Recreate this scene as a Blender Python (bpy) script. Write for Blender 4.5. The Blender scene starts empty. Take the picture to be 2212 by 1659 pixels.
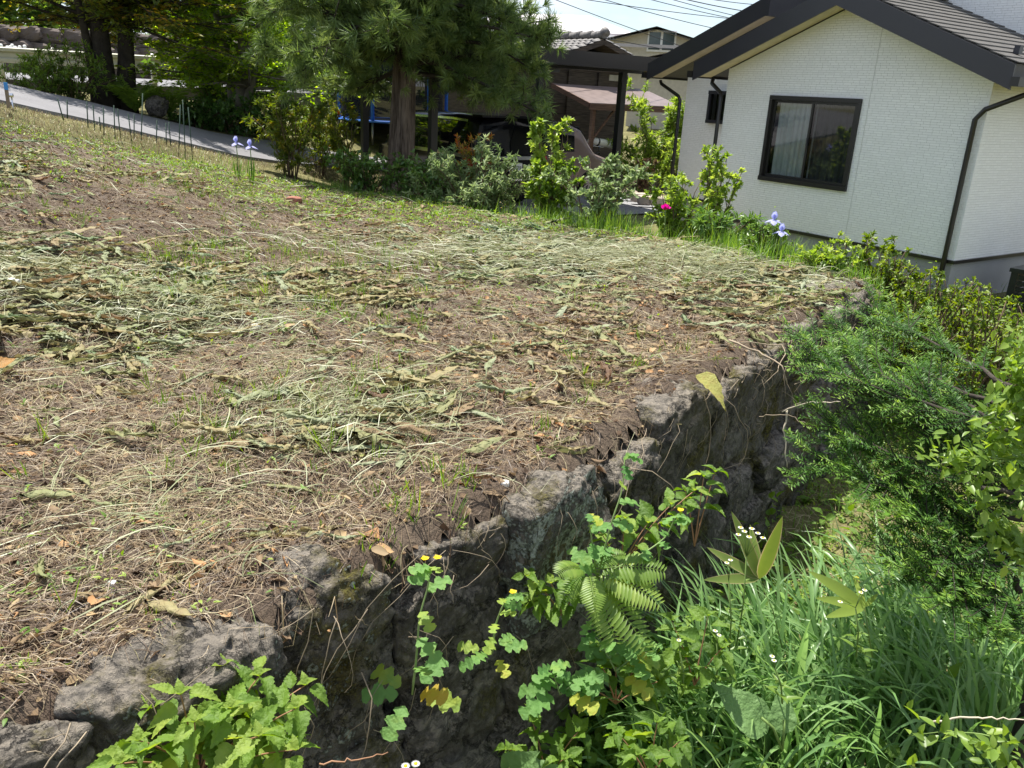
import bpy, math
import numpy as np
from mathutils import Matrix, Vector

scene = bpy.context.scene
C = scene.collection

# ---------------------------------------------------------------- camera
EYE = np.array([0.0, 0.0, 1.55])
IMW, IMH = 2212.0, 1659.0
FPX = 3290 * 2212 / 4032
_n = np.array([-486, -9388, -3290.0]); _n /= np.linalg.norm(_n)
_up = -_n
_f = np.array([0, 0, -1.0]); _yw = _f - _up * (_f @ _up); _yw /= np.linalg.norm(_yw)
RC = np.array([np.cross(_yw, _up), _yw, _up])
cam_d = bpy.data.cameras.new('camera')
cam_d.sensor_width = 36.0
cam_d.lens = FPX / IMW * 36.0
cam_d.clip_start = 0.05
cam_d.clip_end = 3000
cam = bpy.data.objects.new('camera', cam_d); C.objects.link(cam)
m = Matrix.Identity(4)
for i in range(3):
    for j in range(3):
        m[i][j] = RC[i, j]
m.translation = Vector(EYE)
cam.matrix_world = m
scene.camera = cam

# ---------------------------------------------------------------- sky and sun
SUN_AZ = math.atan2(-0.57, 0.82)         # angle from +Y, negative = to the left
SUN_EL = math.radians(69)
w = bpy.data.worlds.new('World'); scene.world = w; w.use_nodes = True
nt = w.node_tree; nt.nodes.clear()
sky = nt.nodes.new('ShaderNodeTexSky'); sky.sky_type = 'NISHITA'; sky.sun_disc = False
sky.dust_density = 0.3; sky.ozone_density = 2.0; sky.sun_elevation = SUN_EL; sky.sun_rotation = SUN_AZ
tc = nt.nodes.new('ShaderNodeTexCoord')
mp = nt.nodes.new('ShaderNodeMapping'); mp.inputs['Scale'].default_value = (1.5, 1.5, 4.5)
nz = nt.nodes.new('ShaderNodeTexNoise'); nz.inputs['Scale'].default_value = 2.6; nz.inputs['Detail'].default_value = 7; nz.inputs['Roughness'].default_value = 0.55
rp = nt.nodes.new('ShaderNodeValToRGB'); rp.color_ramp.elements[0].position = 0.4; rp.color_ramp.elements[1].position = 0.64
rp.color_ramp.elements[0].color = (0.1, 0.1, 0.1, 1); rp.color_ramp.elements[1].color = (1, 1, 1, 1)
mx = nt.nodes.new('ShaderNodeMixRGB'); mx.inputs['Color2'].default_value = (3.45, 3.65, 4.05, 1)
bg = nt.nodes.new('ShaderNodeBackground'); bg.inputs['Strength'].default_value = 0.15
wo = nt.nodes.new('ShaderNodeOutputWorld')
L = nt.links.new
L(tc.outputs['Generated'], mp.inputs['Vector']); L(mp.outputs['Vector'], nz.inputs['Vector']); L(nz.outputs['Fac'], rp.inputs['Fac'])
L(rp.outputs['Color'], mx.inputs['Fac']); dim = nt.nodes.new('ShaderNodeMixRGB'); dim.blend_type = 'MULTIPLY'; dim.inputs['Fac'].default_value = 1; dim.inputs['Color2'].default_value = (0.5, 0.5, 0.5, 1); L(sky.outputs['Color'], dim.inputs['Color1']); L(dim.outputs['Color'], mx.inputs['Color1']); L(mx.outputs['Color'], bg.inputs['Color']); L(bg.outputs['Background'], wo.inputs['Surface'])
sd = bpy.data.lights.new('sun', 'SUN'); sd.energy = 4.8; sd.angle = math.radians(0.6); sd.color = (1.0, 0.96, 0.88)
so = bpy.data.objects.new('sun', sd); C.objects.link(so)
sdir = Vector((math.sin(SUN_AZ) * math.cos(SUN_EL), math.cos(SUN_AZ) * math.cos(SUN_EL), math.sin(SUN_EL)))
so.rotation_euler = sdir.to_track_quat('Z', 'Y').to_euler()
so.location = (-6, 9, 14)
vs = scene.view_settings
vs.view_transform = 'Standard'; vs.look = 'None'; vs.exposure = 1.1; vs.gamma = 1.0
scene.render.engine = 'CYCLES'
scene.cycles.max_bounces = 7; scene.cycles.transparent_max_bounces = 8
scene.cycles.diffuse_bounces = 3; scene.cycles.glossy_bounces = 3; scene.cycles.transmission_bounces = 4
scene.cycles.caustics_reflective = False; scene.cycles.caustics_refractive = False

# ---------------------------------------------------------------- helpers
rng = np.random.default_rng(11)
def ray(x, y):
    d = RC @ np.array([x - IMW / 2, -(y - IMH / 2), -FPX]); return d / np.linalg.norm(d)
def at_z(x, y, z):
    d = ray(x, y); return EYE + d * ((z - EYE[2]) / d[2])
def at_d(x, y, D):
    d = ray(x, y); return EYE + d * (D / math.hypot(d[0], d[1]))

def _h(ix, iy, iz, seed):
    n = (ix.astype(np.int64) * 374761393 + iy.astype(np.int64) * 668265263 + iz.astype(np.int64) * 2147483647 + seed * 1274126177) & 0xffffffff
    n = ((n ^ (n >> 13)) * 1274126177) & 0xffffffff
    n = ((n ^ (n >> 16)) * 2246822519) & 0xffffffff
    return ((n ^ (n >> 15)) & 0xffffff) / float(0xffffff)
def vnoise(p, seed=0):
    p = np.asarray(p, float); i = np.floor(p).astype(np.int64); f = p - i; f = f * f * (3 - 2 * f)
    r = 0
    for a in (0, 1):
        wx = f[:, 0] if a else 1 - f[:, 0]
        for b in (0, 1):
            wy = f[:, 1] if b else 1 - f[:, 1]
            for c in (0, 1):
                wz = f[:, 2] if c else 1 - f[:, 2]
                r = r + wx * wy * wz * _h(i[:, 0] + a, i[:, 1] + b, i[:, 2] + c, seed)
    return r * 2 - 1
def fbm(p, seed=0, oct=4, gain=0.5):
    p = np.asarray(p, float); a = 1.0; s = 0; t = 0
    for o in range(oct):
        s = s + a * vnoise(p * 2 ** o + 17.3 * o, seed + o); t += a; a *= gain
    return s / t
def fbm2(x, y, sc, seed=0, oct=4, gain=0.5):
    p = np.stack([x * sc, y * sc, np.zeros_like(x)], 1); return fbm(p, seed, oct, gain)
def sstep(a, b, x):
    t = np.clip((x - a) / (b - a), 0, 1); return t * t * (3 - 2 * t)
def unit(v):
    v = np.asarray(v, float); return v / np.maximum(np.linalg.norm(v, axis=-1, keepdims=True), 1e-9)

class Geo:
    """collects vertices and faces, built into one mesh"""
    def __init__(s): s.V = []; s.F3 = []; s.F4 = []; s.A = []; s.n = 0
    def add(s, V, F, var=0.5):
        V = np.asarray(V, float); s.V.append(V)
        for f in (F if isinstance(F, (list, tuple)) and len(F) and isinstance(F[0], np.ndarray) else [np.asarray(F)]):
            if len(f) == 0: continue
            (s.F3 if f.shape[1] == 3 else s.F4).append(f + s.n)
        s.A.append(np.broadcast_to(np.asarray(var, float), (len(V),)).copy()); s.n += len(V); return s
    def inst(s, tV, tF, M, O, var):
        """tV (n,3) template; M (N,3,3) columns = axes; O (N,3)"""
        N = len(O)
        if N == 0: return s
        n = len(tV)
        V = np.einsum('nij,kj->nki', M, tV) + O[:, None, :]
        off = (np.arange(N) * n)[:, None, None]
        for f in tF:
            if len(f): (s.F3 if f.shape[1] == 3 else s.F4).append((f[None] + off).reshape(-1, f.shape[1]) + s.n)
        s.V.append(V.reshape(-1, 3)); s.A.append(np.repeat(np.asarray(var, float), n)); s.n += N * n; return s
    def box(s, lo, hi, var=0.5):
        (x0, y0, z0), (x1, y1, z1) = lo, hi
        V = np.array([[x0, y0, z0], [x1, y0, z0], [x1, y1, z0], [x0, y1, z0], [x0, y0, z1], [x1, y0, z1], [x1, y1, z1], [x0, y1, z1]], float)
        return s.add(V, np.array([[0, 3, 2, 1], [4, 5, 6, 7], [0, 1, 5, 4], [1, 2, 6, 5], [2, 3, 7, 6], [3, 0, 4, 7]]), var)
    def bar(s, p, q, wd, th, upv=(0, 0, 1), var=0.5):
        p = np.asarray(p, float); q = np.asarray(q, float); d = unit(q - p); x = unit(np.cross(d, np.asarray(upv, float))); z = np.cross(x, d)
        V = [];
        for e in (p, q):
            for a, b in ((-1, -1), (1, -1), (1, 1), (-1, 1)): V.append(e + x * a * wd / 2 + z * b * th / 2)
        return s.add(np.array(V), np.array([[0, 1, 2, 3], [7, 6, 5, 4], [0, 4, 5, 1], [1, 5, 6, 2], [2, 6, 7, 3], [3, 7, 4, 0]]), var)
    def tube(s, P, r, k=6, var=0.5, caps=True):
        P = np.asarray(P, float); n = len(P); r = np.broadcast_to(np.asarray(r, float), (n,))
        T = np.gradient(P, axis=0); T = unit(T)
        ref = np.array([0.0, 0, 1]) if abs(T[0][2]) < 0.9 else np.array([1.0, 0, 0])
        V = []
        x = unit(np.cross(T[0], ref))
        for i in range(n):
            x = unit(x - T[i] * (x @ T[i])); y = np.cross(T[i], x)
            a = np.arange(k) * 2 * math.pi / k
            V.append(P[i] + r[i] * (np.cos(a)[:, None] * x + np.sin(a)[:, None] * y))
        V = np.concatenate(V)
        i = np.arange(n - 1)[:, None] * k; j = np.arange(k)[None]; j2 = (j + 1) % k
        F = np.stack([i + j, i + j2, i + k + j2, i + k + j], -1).reshape(-1, 4)
        Fs = [F]
        if caps and k >= 3:
            V = np.concatenate([V, P[:1], P[-1:]]); c0 = n * k; jj = np.arange(k)
            Fs.append(np.concatenate([np.stack([jj * 0 + c0, (jj + 1) % k, jj], 1), np.stack([jj * 0 + c0 + 1, (n - 1) * k + jj, (n - 1) * k + (jj + 1) % k], 1)]))
        return s.add(V, Fs, var)
    def mesh(s, name, mat=None, smooth=True, base=None):
        V = np.concatenate(s.V) if s.V else np.zeros((0, 3))
        if base is not None: V = V - np.asarray(base)
        me = bpy.data.meshes.new(name)
        f3 = np.concatenate(s.F3) if s.F3 else np.zeros((0, 3), int); f4 = np.concatenate(s.F4) if s.F4 else np.zeros((0, 4), int)
        me.vertices.add(len(V)); me.vertices.foreach_set('co', V.ravel().astype(np.float32))
        li = np.concatenate([f3.ravel(), f4.ravel()]).astype(np.int32)
        me.loops.add(len(li)); me.loops.foreach_set('vertex_index', li)
        nf = len(f3) + len(f4); me.polygons.add(nf)
        st = np.concatenate([np.arange(len(f3)) * 3, len(f3) * 3 + np.arange(len(f4)) * 4]).astype(np.int32)
        me.polygons.foreach_set('loop_start', st)
        me.polygons.foreach_set('use_smooth', np.full(nf, bool(smooth)))
        at = me.attributes.new('var', 'FLOAT', 'POINT'); at.data.foreach_set('value', np.concatenate(s.A).astype(np.float32))
        me.update(calc_edges=True); me.validate()
        if mat: me.materials.append(mat)
        return me
    def build(s, name, mat, parent=None, base=None, smooth=True):
        return link(name, s.mesh(name, mat, smooth, base), parent)

def link(name, me, parent=None, M=None):
    o = bpy.data.objects.new(name, me); C.objects.link(o)
    if parent is not None: o.parent = parent
    if M is not None: o.matrix_local = M
    return o
def empty(name, loc=(0, 0, 0), rz=0.0):
    o = bpy.data.objects.new(name, None); C.objects.link(o); o.location = loc; o.rotation_euler = (0, 0, rz); o.empty_display_size = 0.1
    return o
def tag(o, label=None, cat=None, group=None, kind=None):
    if label: o['label'] = label
    if cat: o['category'] = cat
    if group: o['group'] = group
    if kind: o['kind'] = kind
    return o
def m4(M3, O):
    m = Matrix.Identity(4)
    for i in range(3):
        for j in range(3): m[i][j] = float(M3[i][j])
        m[i][3] = float(O[i])
    return m
def frames(d, up):
    """N matrices: column y = d, column z close to up"""
    y = unit(d); x = unit(np.cross(y, up)); z = np.cross(x, y); return np.stack([x, y, z], -1)
def rand_unit(n):
    v = rng.normal(size=(n, 3)); return unit(v)

# ---------------------------------------------------------------- materials
MATS = {}
def _mat(name):
    m = bpy.data.materials.new(name); m.use_nodes = True; t = m.node_tree; t.nodes.clear(); MATS[name] = m; return m, t
def N(t, typ, **kw):
    n = t.nodes.new('ShaderNode' + typ)
    for k, v in kw.items():
        if k in n.inputs: n.inputs[k].default_value = v
        else: setattr(n, k, v)
    return n
def ramp(t, stops):
    r = t.nodes.new('ShaderNodeValToRGB'); e = r.color_ramp.elements
    while len(e) < len(stops): e.new(0.5)
    for k, (p, c) in enumerate(stops):
        e[k].position = p; e[k].color = (c[0], c[1], c[2], 1) if len(c) == 3 else c
    return r
def leaf_mat(name, stops, transl=0.35, rough=0.5, spec=0.35, nscale=6.0, bump=0.0, bscale=90.0):
    """leaf: colour by the per-leaf 'var' attribute, some light comes through"""
    m, t = _mat(name); L = t.links.new
    a = N(t, 'Attribute'); a.attribute_name = 'var'
    g = N(t, 'NewGeometry'); nz = N(t, 'TexNoise'); nz.inputs['Scale'].default_value = nscale; nz.inputs['Detail'].default_value = 3
    L(g.outputs['Position'], nz.inputs['Vector'])
    ad = N(t, 'Math', operation='MULTIPLY_ADD'); ad.inputs[1].default_value = 0.35; L(nz.outputs['Fac'], ad.inputs[0])
    sb = N(t, 'Math', operation='SUBTRACT'); sb.inputs[1].default_value = 0.175; L(a.outputs['Fac'], sb.inputs[0]); L(sb.outputs[0], ad.inputs[2])
    r = ramp(t, stops); L(ad.outputs[0], r.inputs['Fac'])
    p = N(t, 'BsdfPrincipled'); L(r.outputs['Color'], p.inputs['Base Color']); p.inputs['Roughness'].default_value = rough; p.inputs['Specular IOR Level'].default_value = spec
    if bump:
        nb_ = N(t, 'TexNoise'); nb_.inputs['Scale'].default_value = bscale; nb_.inputs['Detail'].default_value = 5; L(g.outputs['Position'], nb_.inputs['Vector']); bp = N(t, 'Bump'); bp.inputs['Strength'].default_value = bump; bp.inputs['Distance'].default_value = 0.01; L(nb_.outputs['Fac'], bp.inputs['Height']); L(bp.outputs['Normal'], p.inputs['Normal'])
    tr = N(t, 'BsdfTranslucent')
    hs = N(t, 'HueSaturation'); hs.inputs['Saturation'].default_value = 1.15; hs.inputs['Value'].default_value = 1.5; hs.inputs['Hue'].default_value = 0.485
    L(r.outputs['Color'], hs.inputs['Color']); L(hs.outputs['Color'], tr.inputs['Color'])
    mx = N(t, 'MixShader'); mx.inputs[0].default_value = transl; L(p.outputs[0], mx.inputs[1]); L(tr.outputs[0], mx.inputs[2])
    o = N(t, 'OutputMaterial'); L(mx.outputs[0], o.inputs['Surface']); return m
def plain(name, col, rough=0.6, spec=0.4, metal=0.0, nscale=8.0, namt=0.12, bump=0.0, bscale=60.0, coat=0.0, alpha=None):
    m, t = _mat(name); L = t.links.new
    tc = N(t, 'TexCoord'); nz = N(t, 'TexNoise'); nz.inputs['Scale'].default_value = nscale; nz.inputs['Detail'].default_value = 5
    L(tc.outputs['Object'], nz.inputs['Vector'])
    r = ramp(t, [(0.25, [c * (1 - namt) for c in col]), (0.75, [min(1, c * (1 + namt)) for c in col])]); L(nz.outputs['Fac'], r.inputs['Fac'])
    p = N(t, 'BsdfPrincipled'); L(r.outputs['Color'], p.inputs['Base Color'])
    p.inputs['Roughness'].default_value = rough; p.inputs['Specular IOR Level'].default_value = spec; p.inputs['Metallic'].default_value = metal; p.inputs['Coat Weight'].default_value = coat
    if bump:
        n2 = N(t, 'TexNoise'); n2.inputs['Scale'].default_value = bscale; n2.inputs['Detail'].default_value = 6; L(tc.outputs['Object'], n2.inputs['Vector'])
        b = N(t, 'Bump'); b.inputs['Strength'].default_value = bump; b.inputs['Distance'].default_value = 0.02; L(n2.outputs['Fac'], b.inputs['Height']); L(b.outputs['Normal'], p.inputs['Normal'])
    o = N(t, 'OutputMaterial'); L(p.outputs[0], o.inputs['Surface']); return m
def glass_mat(name, tint=(0.02, 0.025, 0.03), refl=0.25, see=0.75):
    m, t = _mat(name); L = t.links.new
    tr = N(t, 'BsdfTransparent'); tr.inputs['Color'].default_value = (*tint, 1)
    gl = N(t, 'BsdfGlossy'); gl.inputs['Roughness'].default_value = 0.03
    fr = N(t, 'Fresnel'); fr.inputs['IOR'].default_value = 1.38
    ma = N(t, 'Math', operation='MULTIPLY_ADD'); ma.inputs[1].default_value = 1.0; ma.inputs[2].default_value = refl * 0.2; L(fr.outputs[0], ma.inputs[0])
    mx = N(t, 'MixShader'); L(ma.outputs[0], mx.inputs[0]); L(tr.outputs[0], mx.inputs[1]); L(gl.outputs[0], mx.inputs[2])
    o = N(t, 'OutputMaterial'); L(mx.outputs[0], o.inputs['Surface']); return m
def ground_mat(name, stops, scale=1.2, fine=30.0, bump=0.6, rough=0.95, mixfine=0.5):
    m, t = _mat(name); L = t.links.new
    g = N(t, 'NewGeometry')
    a = N(t, 'TexNoise'); a.inputs['Scale'].default_value = scale; a.inputs['Detail'].default_value = 6; a.inputs['Roughness'].default_value = 0.65
    b = N(t, 'TexNoise'); b.inputs['Scale'].default_value = fine; b.inputs['Detail'].default_value = 5; b.inputs['Roughness'].default_value = 0.7
    L(g.outputs['Position'], a.inputs['Vector']); L(g.outputs['Position'], b.inputs['Vector'])
    mx = N(t, 'Mix'); mx.data_type = 'FLOAT'; mx.inputs[0].default_value = mixfine; L(a.outputs['Fac'], mx.inputs[2]); L(b.outputs['Fac'], mx.inputs[3])
    r = ramp(t, stops); L(mx.outputs[0], r.inputs['Fac'])
    p = N(t, 'BsdfPrincipled'); L(r.outputs['Color'], p.inputs['Base Color']); p.inputs['Roughness'].default_value = rough; p.inputs['Specular IOR Level'].default_value = 0.2
    bp = N(t, 'Bump'); bp.inputs['Strength'].default_value = bump; bp.inputs['Distance'].default_value = 0.03; L(b.outputs['Fac'], bp.inputs['Height']); L(bp.outputs['Normal'], p.inputs['Normal'])
    o = N(t, 'OutputMaterial'); L(p.outputs[0], o.inputs['Surface']); return m

ground_mat('soil', [(0.3, (0.055, 0.04, 0.03)), (0.5, (0.115, 0.085, 0.062)), (0.7, (0.2, 0.155, 0.11))], 1.4, 38, 0.9)
ground_mat('garden_soil', [(0.3, (0.05, 0.045, 0.02)), (0.5, (0.13, 0.12, 0.05)), (0.68, (0.28, 0.26, 0.12))], 1.6, 24, 0.8)
ground_mat('concrete', [(0.3, (0.15, 0.147, 0.155)), (0.7, (0.235, 0.23, 0.24))], 0.9, 22, 0.25, mixfine=0.4)
ground_mat('asphalt', [(0.3, (0.2, 0.2, 0.2)), (0.7, (0.36, 0.36, 0.36))], 0.5, 60, 0.2)

# ================================================================ THE LAND
WALL = np.array([(-2.9, -0.55), (-2.0, 0.62), (-1.25, 1.58), (-0.68, 2.2), (-0.24, 2.72), (0.3, 3.3), (0.85, 4.2), (1.5, 5.15), (2.05, 5.88), (2.5, 6.5), (3.42, 7.86)])
BACK = np.array([(3.42, 7.86), (3.0, 8.3), (2.55, 9.2), (2.1, 10.15), (0.8, 10.85), (-0.8, 11.8), (-2.3, 13.0), (-4.05, 13.75), (-5.0, 13.0), (-5.9, 12.2), (-6.7, 11.3), (-8.0, 9.6), (-10.5, 6.6)])
def seg_dist(x, y, P):
    """distance to polyline and side (positive = right of the direction of travel), arc position"""
    best = np.full(x.shape, 1e9); side = np.zeros(x.shape); arc = np.zeros(x.shape); s0 = 0.0
    for a, b in zip(P[:-1], P[1:]):
        d = b - a; l = np.hypot(*d); t = np.clip(((x - a[0]) * d[0] + (y - a[1]) * d[1]) / l ** 2, 0, 1)
        qx = a[0] + t * d[0]; qy = a[1] + t * d[1]; r = np.hypot(x - qx, y - qy)
        sg = np.sign((x - a[0]) * d[1] - (y - a[1]) * d[0]); u = r < best - 1e-9
        best = np.where(u, r, best); side = np.where(u, sg, side); arc = np.where(u, s0 + t * l, arc); s0 += l
    return best, side, arc
def in_poly(x, y, P):
    c = np.zeros(x.shape, bool); j = len(P) - 1
    for i in range(len(P)):
        (xi, yi), (xj, yj) = P[i], P[j]
        c ^= ((yi > y) != (yj > y)) & (x < (xj - xi) * (y - yi) / (yj - yi + 1e-12) + xi); j = i
    return c
TPOLY = np.concatenate([WALL, BACK[1:], [(-10.5, -0.55)]])
def ter_base(x, y):
    t = -x - 0.25 * np.maximum(y - 9, 0) - 2.7
    return 0.25 * np.log1p(np.exp(np.clip(t * 3.0, -30, 30))) / 3.0 - 0.03
def ter_z(x, y, fine=True):
    x = np.asarray(x, float); y = np.asarray(y, float)
    z = ter_base(x, y)
    d, s, a = seg_dist(x, y, BACK); ins = in_poly(x, y, TPOLY)
    dw, sw, aw = seg_dist(x, y, WALL)
    out = np.where(ins | ((sw > 0) & (dw < d)), -np.maximum(d, 0.3), d)
    out = np.where(ins, -d, out)
    left = sstep(-4.5, -3.0, x)                         # the path side drops less
    z = z - (0.35 + 1.0 * left) * sstep(-0.25, 1.5, out)
    z = z + 0.05 * fbm2(x, y, 0.9, 3, 3) + 0.03 * fbm2(x, y, 3.1, 9, 3)
    z = z + 0.07 * np.exp(-((x - 0.6 - 0.1 * y) / 2.2) ** 2 - ((y - 8.2) / 0.7) ** 2)      # windrow
    z = z + 0.06 * np.exp(-((x + 2.9) / 0.8) ** 2 - ((y - 5.4) / 0.5) ** 2)
    z = z + 0.045 * np.exp(-(dw / 0.4) ** 2) - np.where(ins, 0.16 * np.exp(-(dw / 0.085) ** 2), 0.0)
    z = z - np.where((sw > 0) & ~ins & (dw < d), 1.1 * dw, 0)
    if fine: z = z + 0.016 * fbm2(x, y, 11, 5, 3)
    return z

xs = np.arange(-9.6, 4.4, 0.06); ys = np.arange(-0.4, 15.6, 0.06)
X, Y = np.meshgrid(xs, ys); x = X.ravel(); y = Y.ravel()
ins = in_poly(x, y, TPOLY); dB = seg_dist(x, y, BACK)[0]; dW, sW, aW = seg_dist(x, y, WALL)
endd = np.hypot(x - 3.2, y - 7.75) + 0.1 * fbm2(x, y, 3, 8, 2)
keep = (ins & (dW > 0.02) & (endd > 0.55)) | ((~ins) & (dB < 1.65) & ((sW < 0) | (dW > 1.0)) & (y > 7.6) & ~((sW > 0) & (aW < aW.max() - 0.02)))
idx = -np.ones(len(x), int); idx[keep] = np.arange(keep.sum())
nx = len(xs); g = np.arange(len(x)).reshape(len(ys), nx)
q = np.stack([g[:-1, :-1], g[:-1, 1:], g[1:, 1:], g[1:, :-1]], -1).reshape(-1, 4)
q = q[keep[q].all(1)]
z = ter_z(x[keep], y[keep])
G = Geo(); G.add(np.stack([x[keep], y[keep], z], 1), idx[q])
tag(G.build('terrace_ground', MATS['soil']), kind='structure')

# ---- the lower garden and everything beyond, one sheet
CP = np.array([(2, 4.9, -1.5), (1, 3, -1.55), (0.3, 1.5, -1.6), (2.9, 5.3, -1.42), (3, 2.5, -1.55), (4.7, 7, -1.3), (5, 4, -1.45), (5.5, 10.4, -0.78), (4.2, 9.2, -0.95), (3.6, 8.4, -1.1), (3.0, 13.0, -0.78),
    (2.6, 10.6, -0.6), (1.2, 12.0, -0.62), (0, 15, -0.85), (2, 18, -0.87), (-2, 18.3, -0.86), (5, 18, -0.86), (-1.5, 13.2, -0.35), (-2.9, 14.7, -0.25), (-4.2, 15.7, -0.05),
    (-5.3, 14.8, 0.3), (-7, 13.6, 0.7), (-9, 12, 1.0), (-5.5, 18, 0.25), (-3.6, 20, -0.3), (-8, 17.5, 0.75), (-10.5, 17.2, 1.02), (-6.5, 21.5, 0.5), (-9.5, 21.8, 0.9), (-12.5, 20.5, 1.05), (-4, 25, 0.6), (-11, 26, 1.2), (-14.5, 23, 1.2),
    (0, 26, -0.6), (4, 26, -0.7), (8, 20, -0.8), (10, 12, -0.9), (8, 6, -1.3), (7, 1, -1.5), (-5, 30, 1.1), (3, 34, 0.2), (12, 34, 0.3), (-16, 30, 1.4), (-3, -2, -1.6), (3, -3, -1.6), (-7, 5, -1.2), (-3, 8, -1.2), (-5, 10, -0.9)], float)
def _tps(r2): return np.where(r2 > 0, r2 * np.log(np.maximum(r2, 1e-9)), 0)
_n = len(CP); _K = _tps(((CP[:, None, :2] - CP[None, :, :2]) ** 2).sum(-1)) + np.eye(_n) * 0.15
_P = np.concatenate([np.ones((_n, 1)), CP[:, :2]], 1)
_S = np.linalg.solve(np.block([[_K, _P], [_P.T, np.zeros((3, 3))]]), np.concatenate([CP[:, 2], np.zeros(3)]))
def gnd_z(x, y, fine=True):
    x = np.asarray(x, float).ravel(); y = np.asarray(y, float).ravel()
    z = _tps((x[:, None] - CP[None, :, 0]) ** 2 + (y[:, None] - CP[None, :, 1]) ** 2) @ _S[:_n] + _S[_n] + _S[_n + 1] * x + _S[_n + 2] * y
    far = sstep(26, 40, np.hypot(x, y - 8)); z = z * (1 - far) + 1.0 * far
    if fine: z = z + 0.03 * fbm2(x, y, 1.3, 21, 3) * (1 - far)
    return z
def gz(x, y): return float(gnd_z([x], [y])[0])
def tz(x, y): return float(ter_z(np.array([x]), np.array([y]))[0])
def spaced(a, b, fine, grow, lo, hi):
    v = list(np.arange(a, b, fine)); s = fine
    u = v[-1]
    while u < hi: s *= grow; u += s; v.append(u)
    s = fine; u = v[0]
    while u > lo: s *= grow; u -= s; v.insert(0, u)
    return np.array(v)
xs = spaced(-16, 12, 0.16, 1.25, -1500, 1500); ys = spaced(-1, 32, 0.16, 1.25, -600, 2500)
X, Y = np.meshgrid(xs, ys); x = X.ravel(); y = Y.ravel()
g = np.arange(len(x)).reshape(len(ys), len(xs)); q = np.stack([g[:-1, :-1], g[:-1, 1:], g[1:, 1:], g[1:, :-1]], -1).reshape(-1, 4)
G = Geo(); G.add(np.stack([x, y, gnd_z(x, y)], 1), q); tag(G.build('garden_ground', MATS['garden_soil']), kind='structure')

# ---- concrete drive coming down from the left to the carport
def ribbon(near, far, n=60, cross=8, lift=0.0):
    near = np.asarray(near, float); far = np.asarray(far, float); t = np.linspace(0, 1, len(near)); tt = np.linspace(0, 1, n)
    def ip(P):                                        # smooth through the points
        k = np.array([np.interp(tt, t, P[:, i]) for i in range(3)]).T
        for _ in range(6): k[1:-1] = 0.25 * k[:-2] + 0.5 * k[1:-1] + 0.25 * k[2:]
        return k
    a, b = ip(near), ip(far); s = np.linspace(0, 1, cross)
    V = (a[:, None] * (1 - s[None, :, None]) + b[:, None] * s[None, :, None])
    V[..., 2] += lift
    g = np.arange(n * cross).reshape(n, cross); q = np.stack([g[:-1, :-1], g[:-1, 1:], g[1:, 1:], g[1:, :-1]], -1).reshape(-1, 4)
    return V, q
near = [at_d(-180, 172, 13.2), at_d(0, 215, 13.6), at_d(82, 234, 13.9), at_d(175, 254, 14.2), at_d(273, 277, 14.6), at_d(355, 297, 15.0), at_d(436, 316, 15.4), at_d(518, 336, 15.9), at_d(640, 352, 16.8), at_d(800, 362, 18.2), at_d(900, 372, 19.8)]
far = [at_d(-180, 134, 16.2), at_d(0, 177, 16.6), at_d(82, 196, 16.9), at_d(191, 218, 17.3), at_d(273, 239, 17.6), at_d(382, 265, 18.2), at_d(464, 286, 18.8), at_d(570, 301, 19.6), at_d(690, 322, 21), at_d(830, 338, 22.5), at_d(960, 352, 24)]
V, q = ribbon(near, far, 90, 10)
PATHV = V
edge = V.copy()
G = Geo(); Vp = V.reshape(-1, 3).copy(); Vp[:, 2] += 0.012 * fbm2(Vp[:, 0], Vp[:, 1], 0.8, 4, 3)
G.add(Vp, q)
# thickness down both edges
for row, sgn in ((Vp.reshape(V.shape)[:, 0], 1), (Vp.reshape(V.shape)[:, -1], -1)):
    lo = row.copy(); lo[:, 2] -= 0.35; n = len(row); k = np.arange(n - 1)
    G.add(np.concatenate([row, lo]), np.stack([k, k + 1, n + k + 1, n + k], 1) if sgn < 0 else np.stack([k, n + k, n + k + 1, k + 1], 1))
tag(G.build('driveway', MATS['concrete']), kind='structure')

# ---- ground under the drive: raise the sheet close to it (a verge of soil both sides)
def verge(name, inner, outdir, width, drop, mat):
    n = len(inner); s = np.linspace(0, 1, 7)
    V = inner[:, None] + outdir[:, None] * (s[None, :, None] * width)
    V[..., 2] -= 0.05 + drop * s[None] ** 1.5
    V[..., 2] += 0.03 * fbm2(V[..., 0].ravel(), V[..., 1].ravel(), 2.2, 31, 3).reshape(V.shape[:2]) * (s[None] > 0)
    g = np.arange(n * 7).reshape(n, 7); q = np.stack([g[:-1, :-1], g[:-1, 1:], g[1:, 1:], g[1:, :-1]], -1).reshape(-1, 4)
    G = Geo(); G.add(V.reshape(-1, 3), q); return tag(G.build(name, mat), kind='structure')
crs = unit((PATHV[:, -1] - PATHV[:, 0]) * [1, 1, 0])
verge('verge', PATHV[:, 0], -crs, 1.4, 0.5, MATS['garden_soil'])
verge('bank', PATHV[:, -1], crs, 5.0, 0.1, MATS['garden_soil'])

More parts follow.
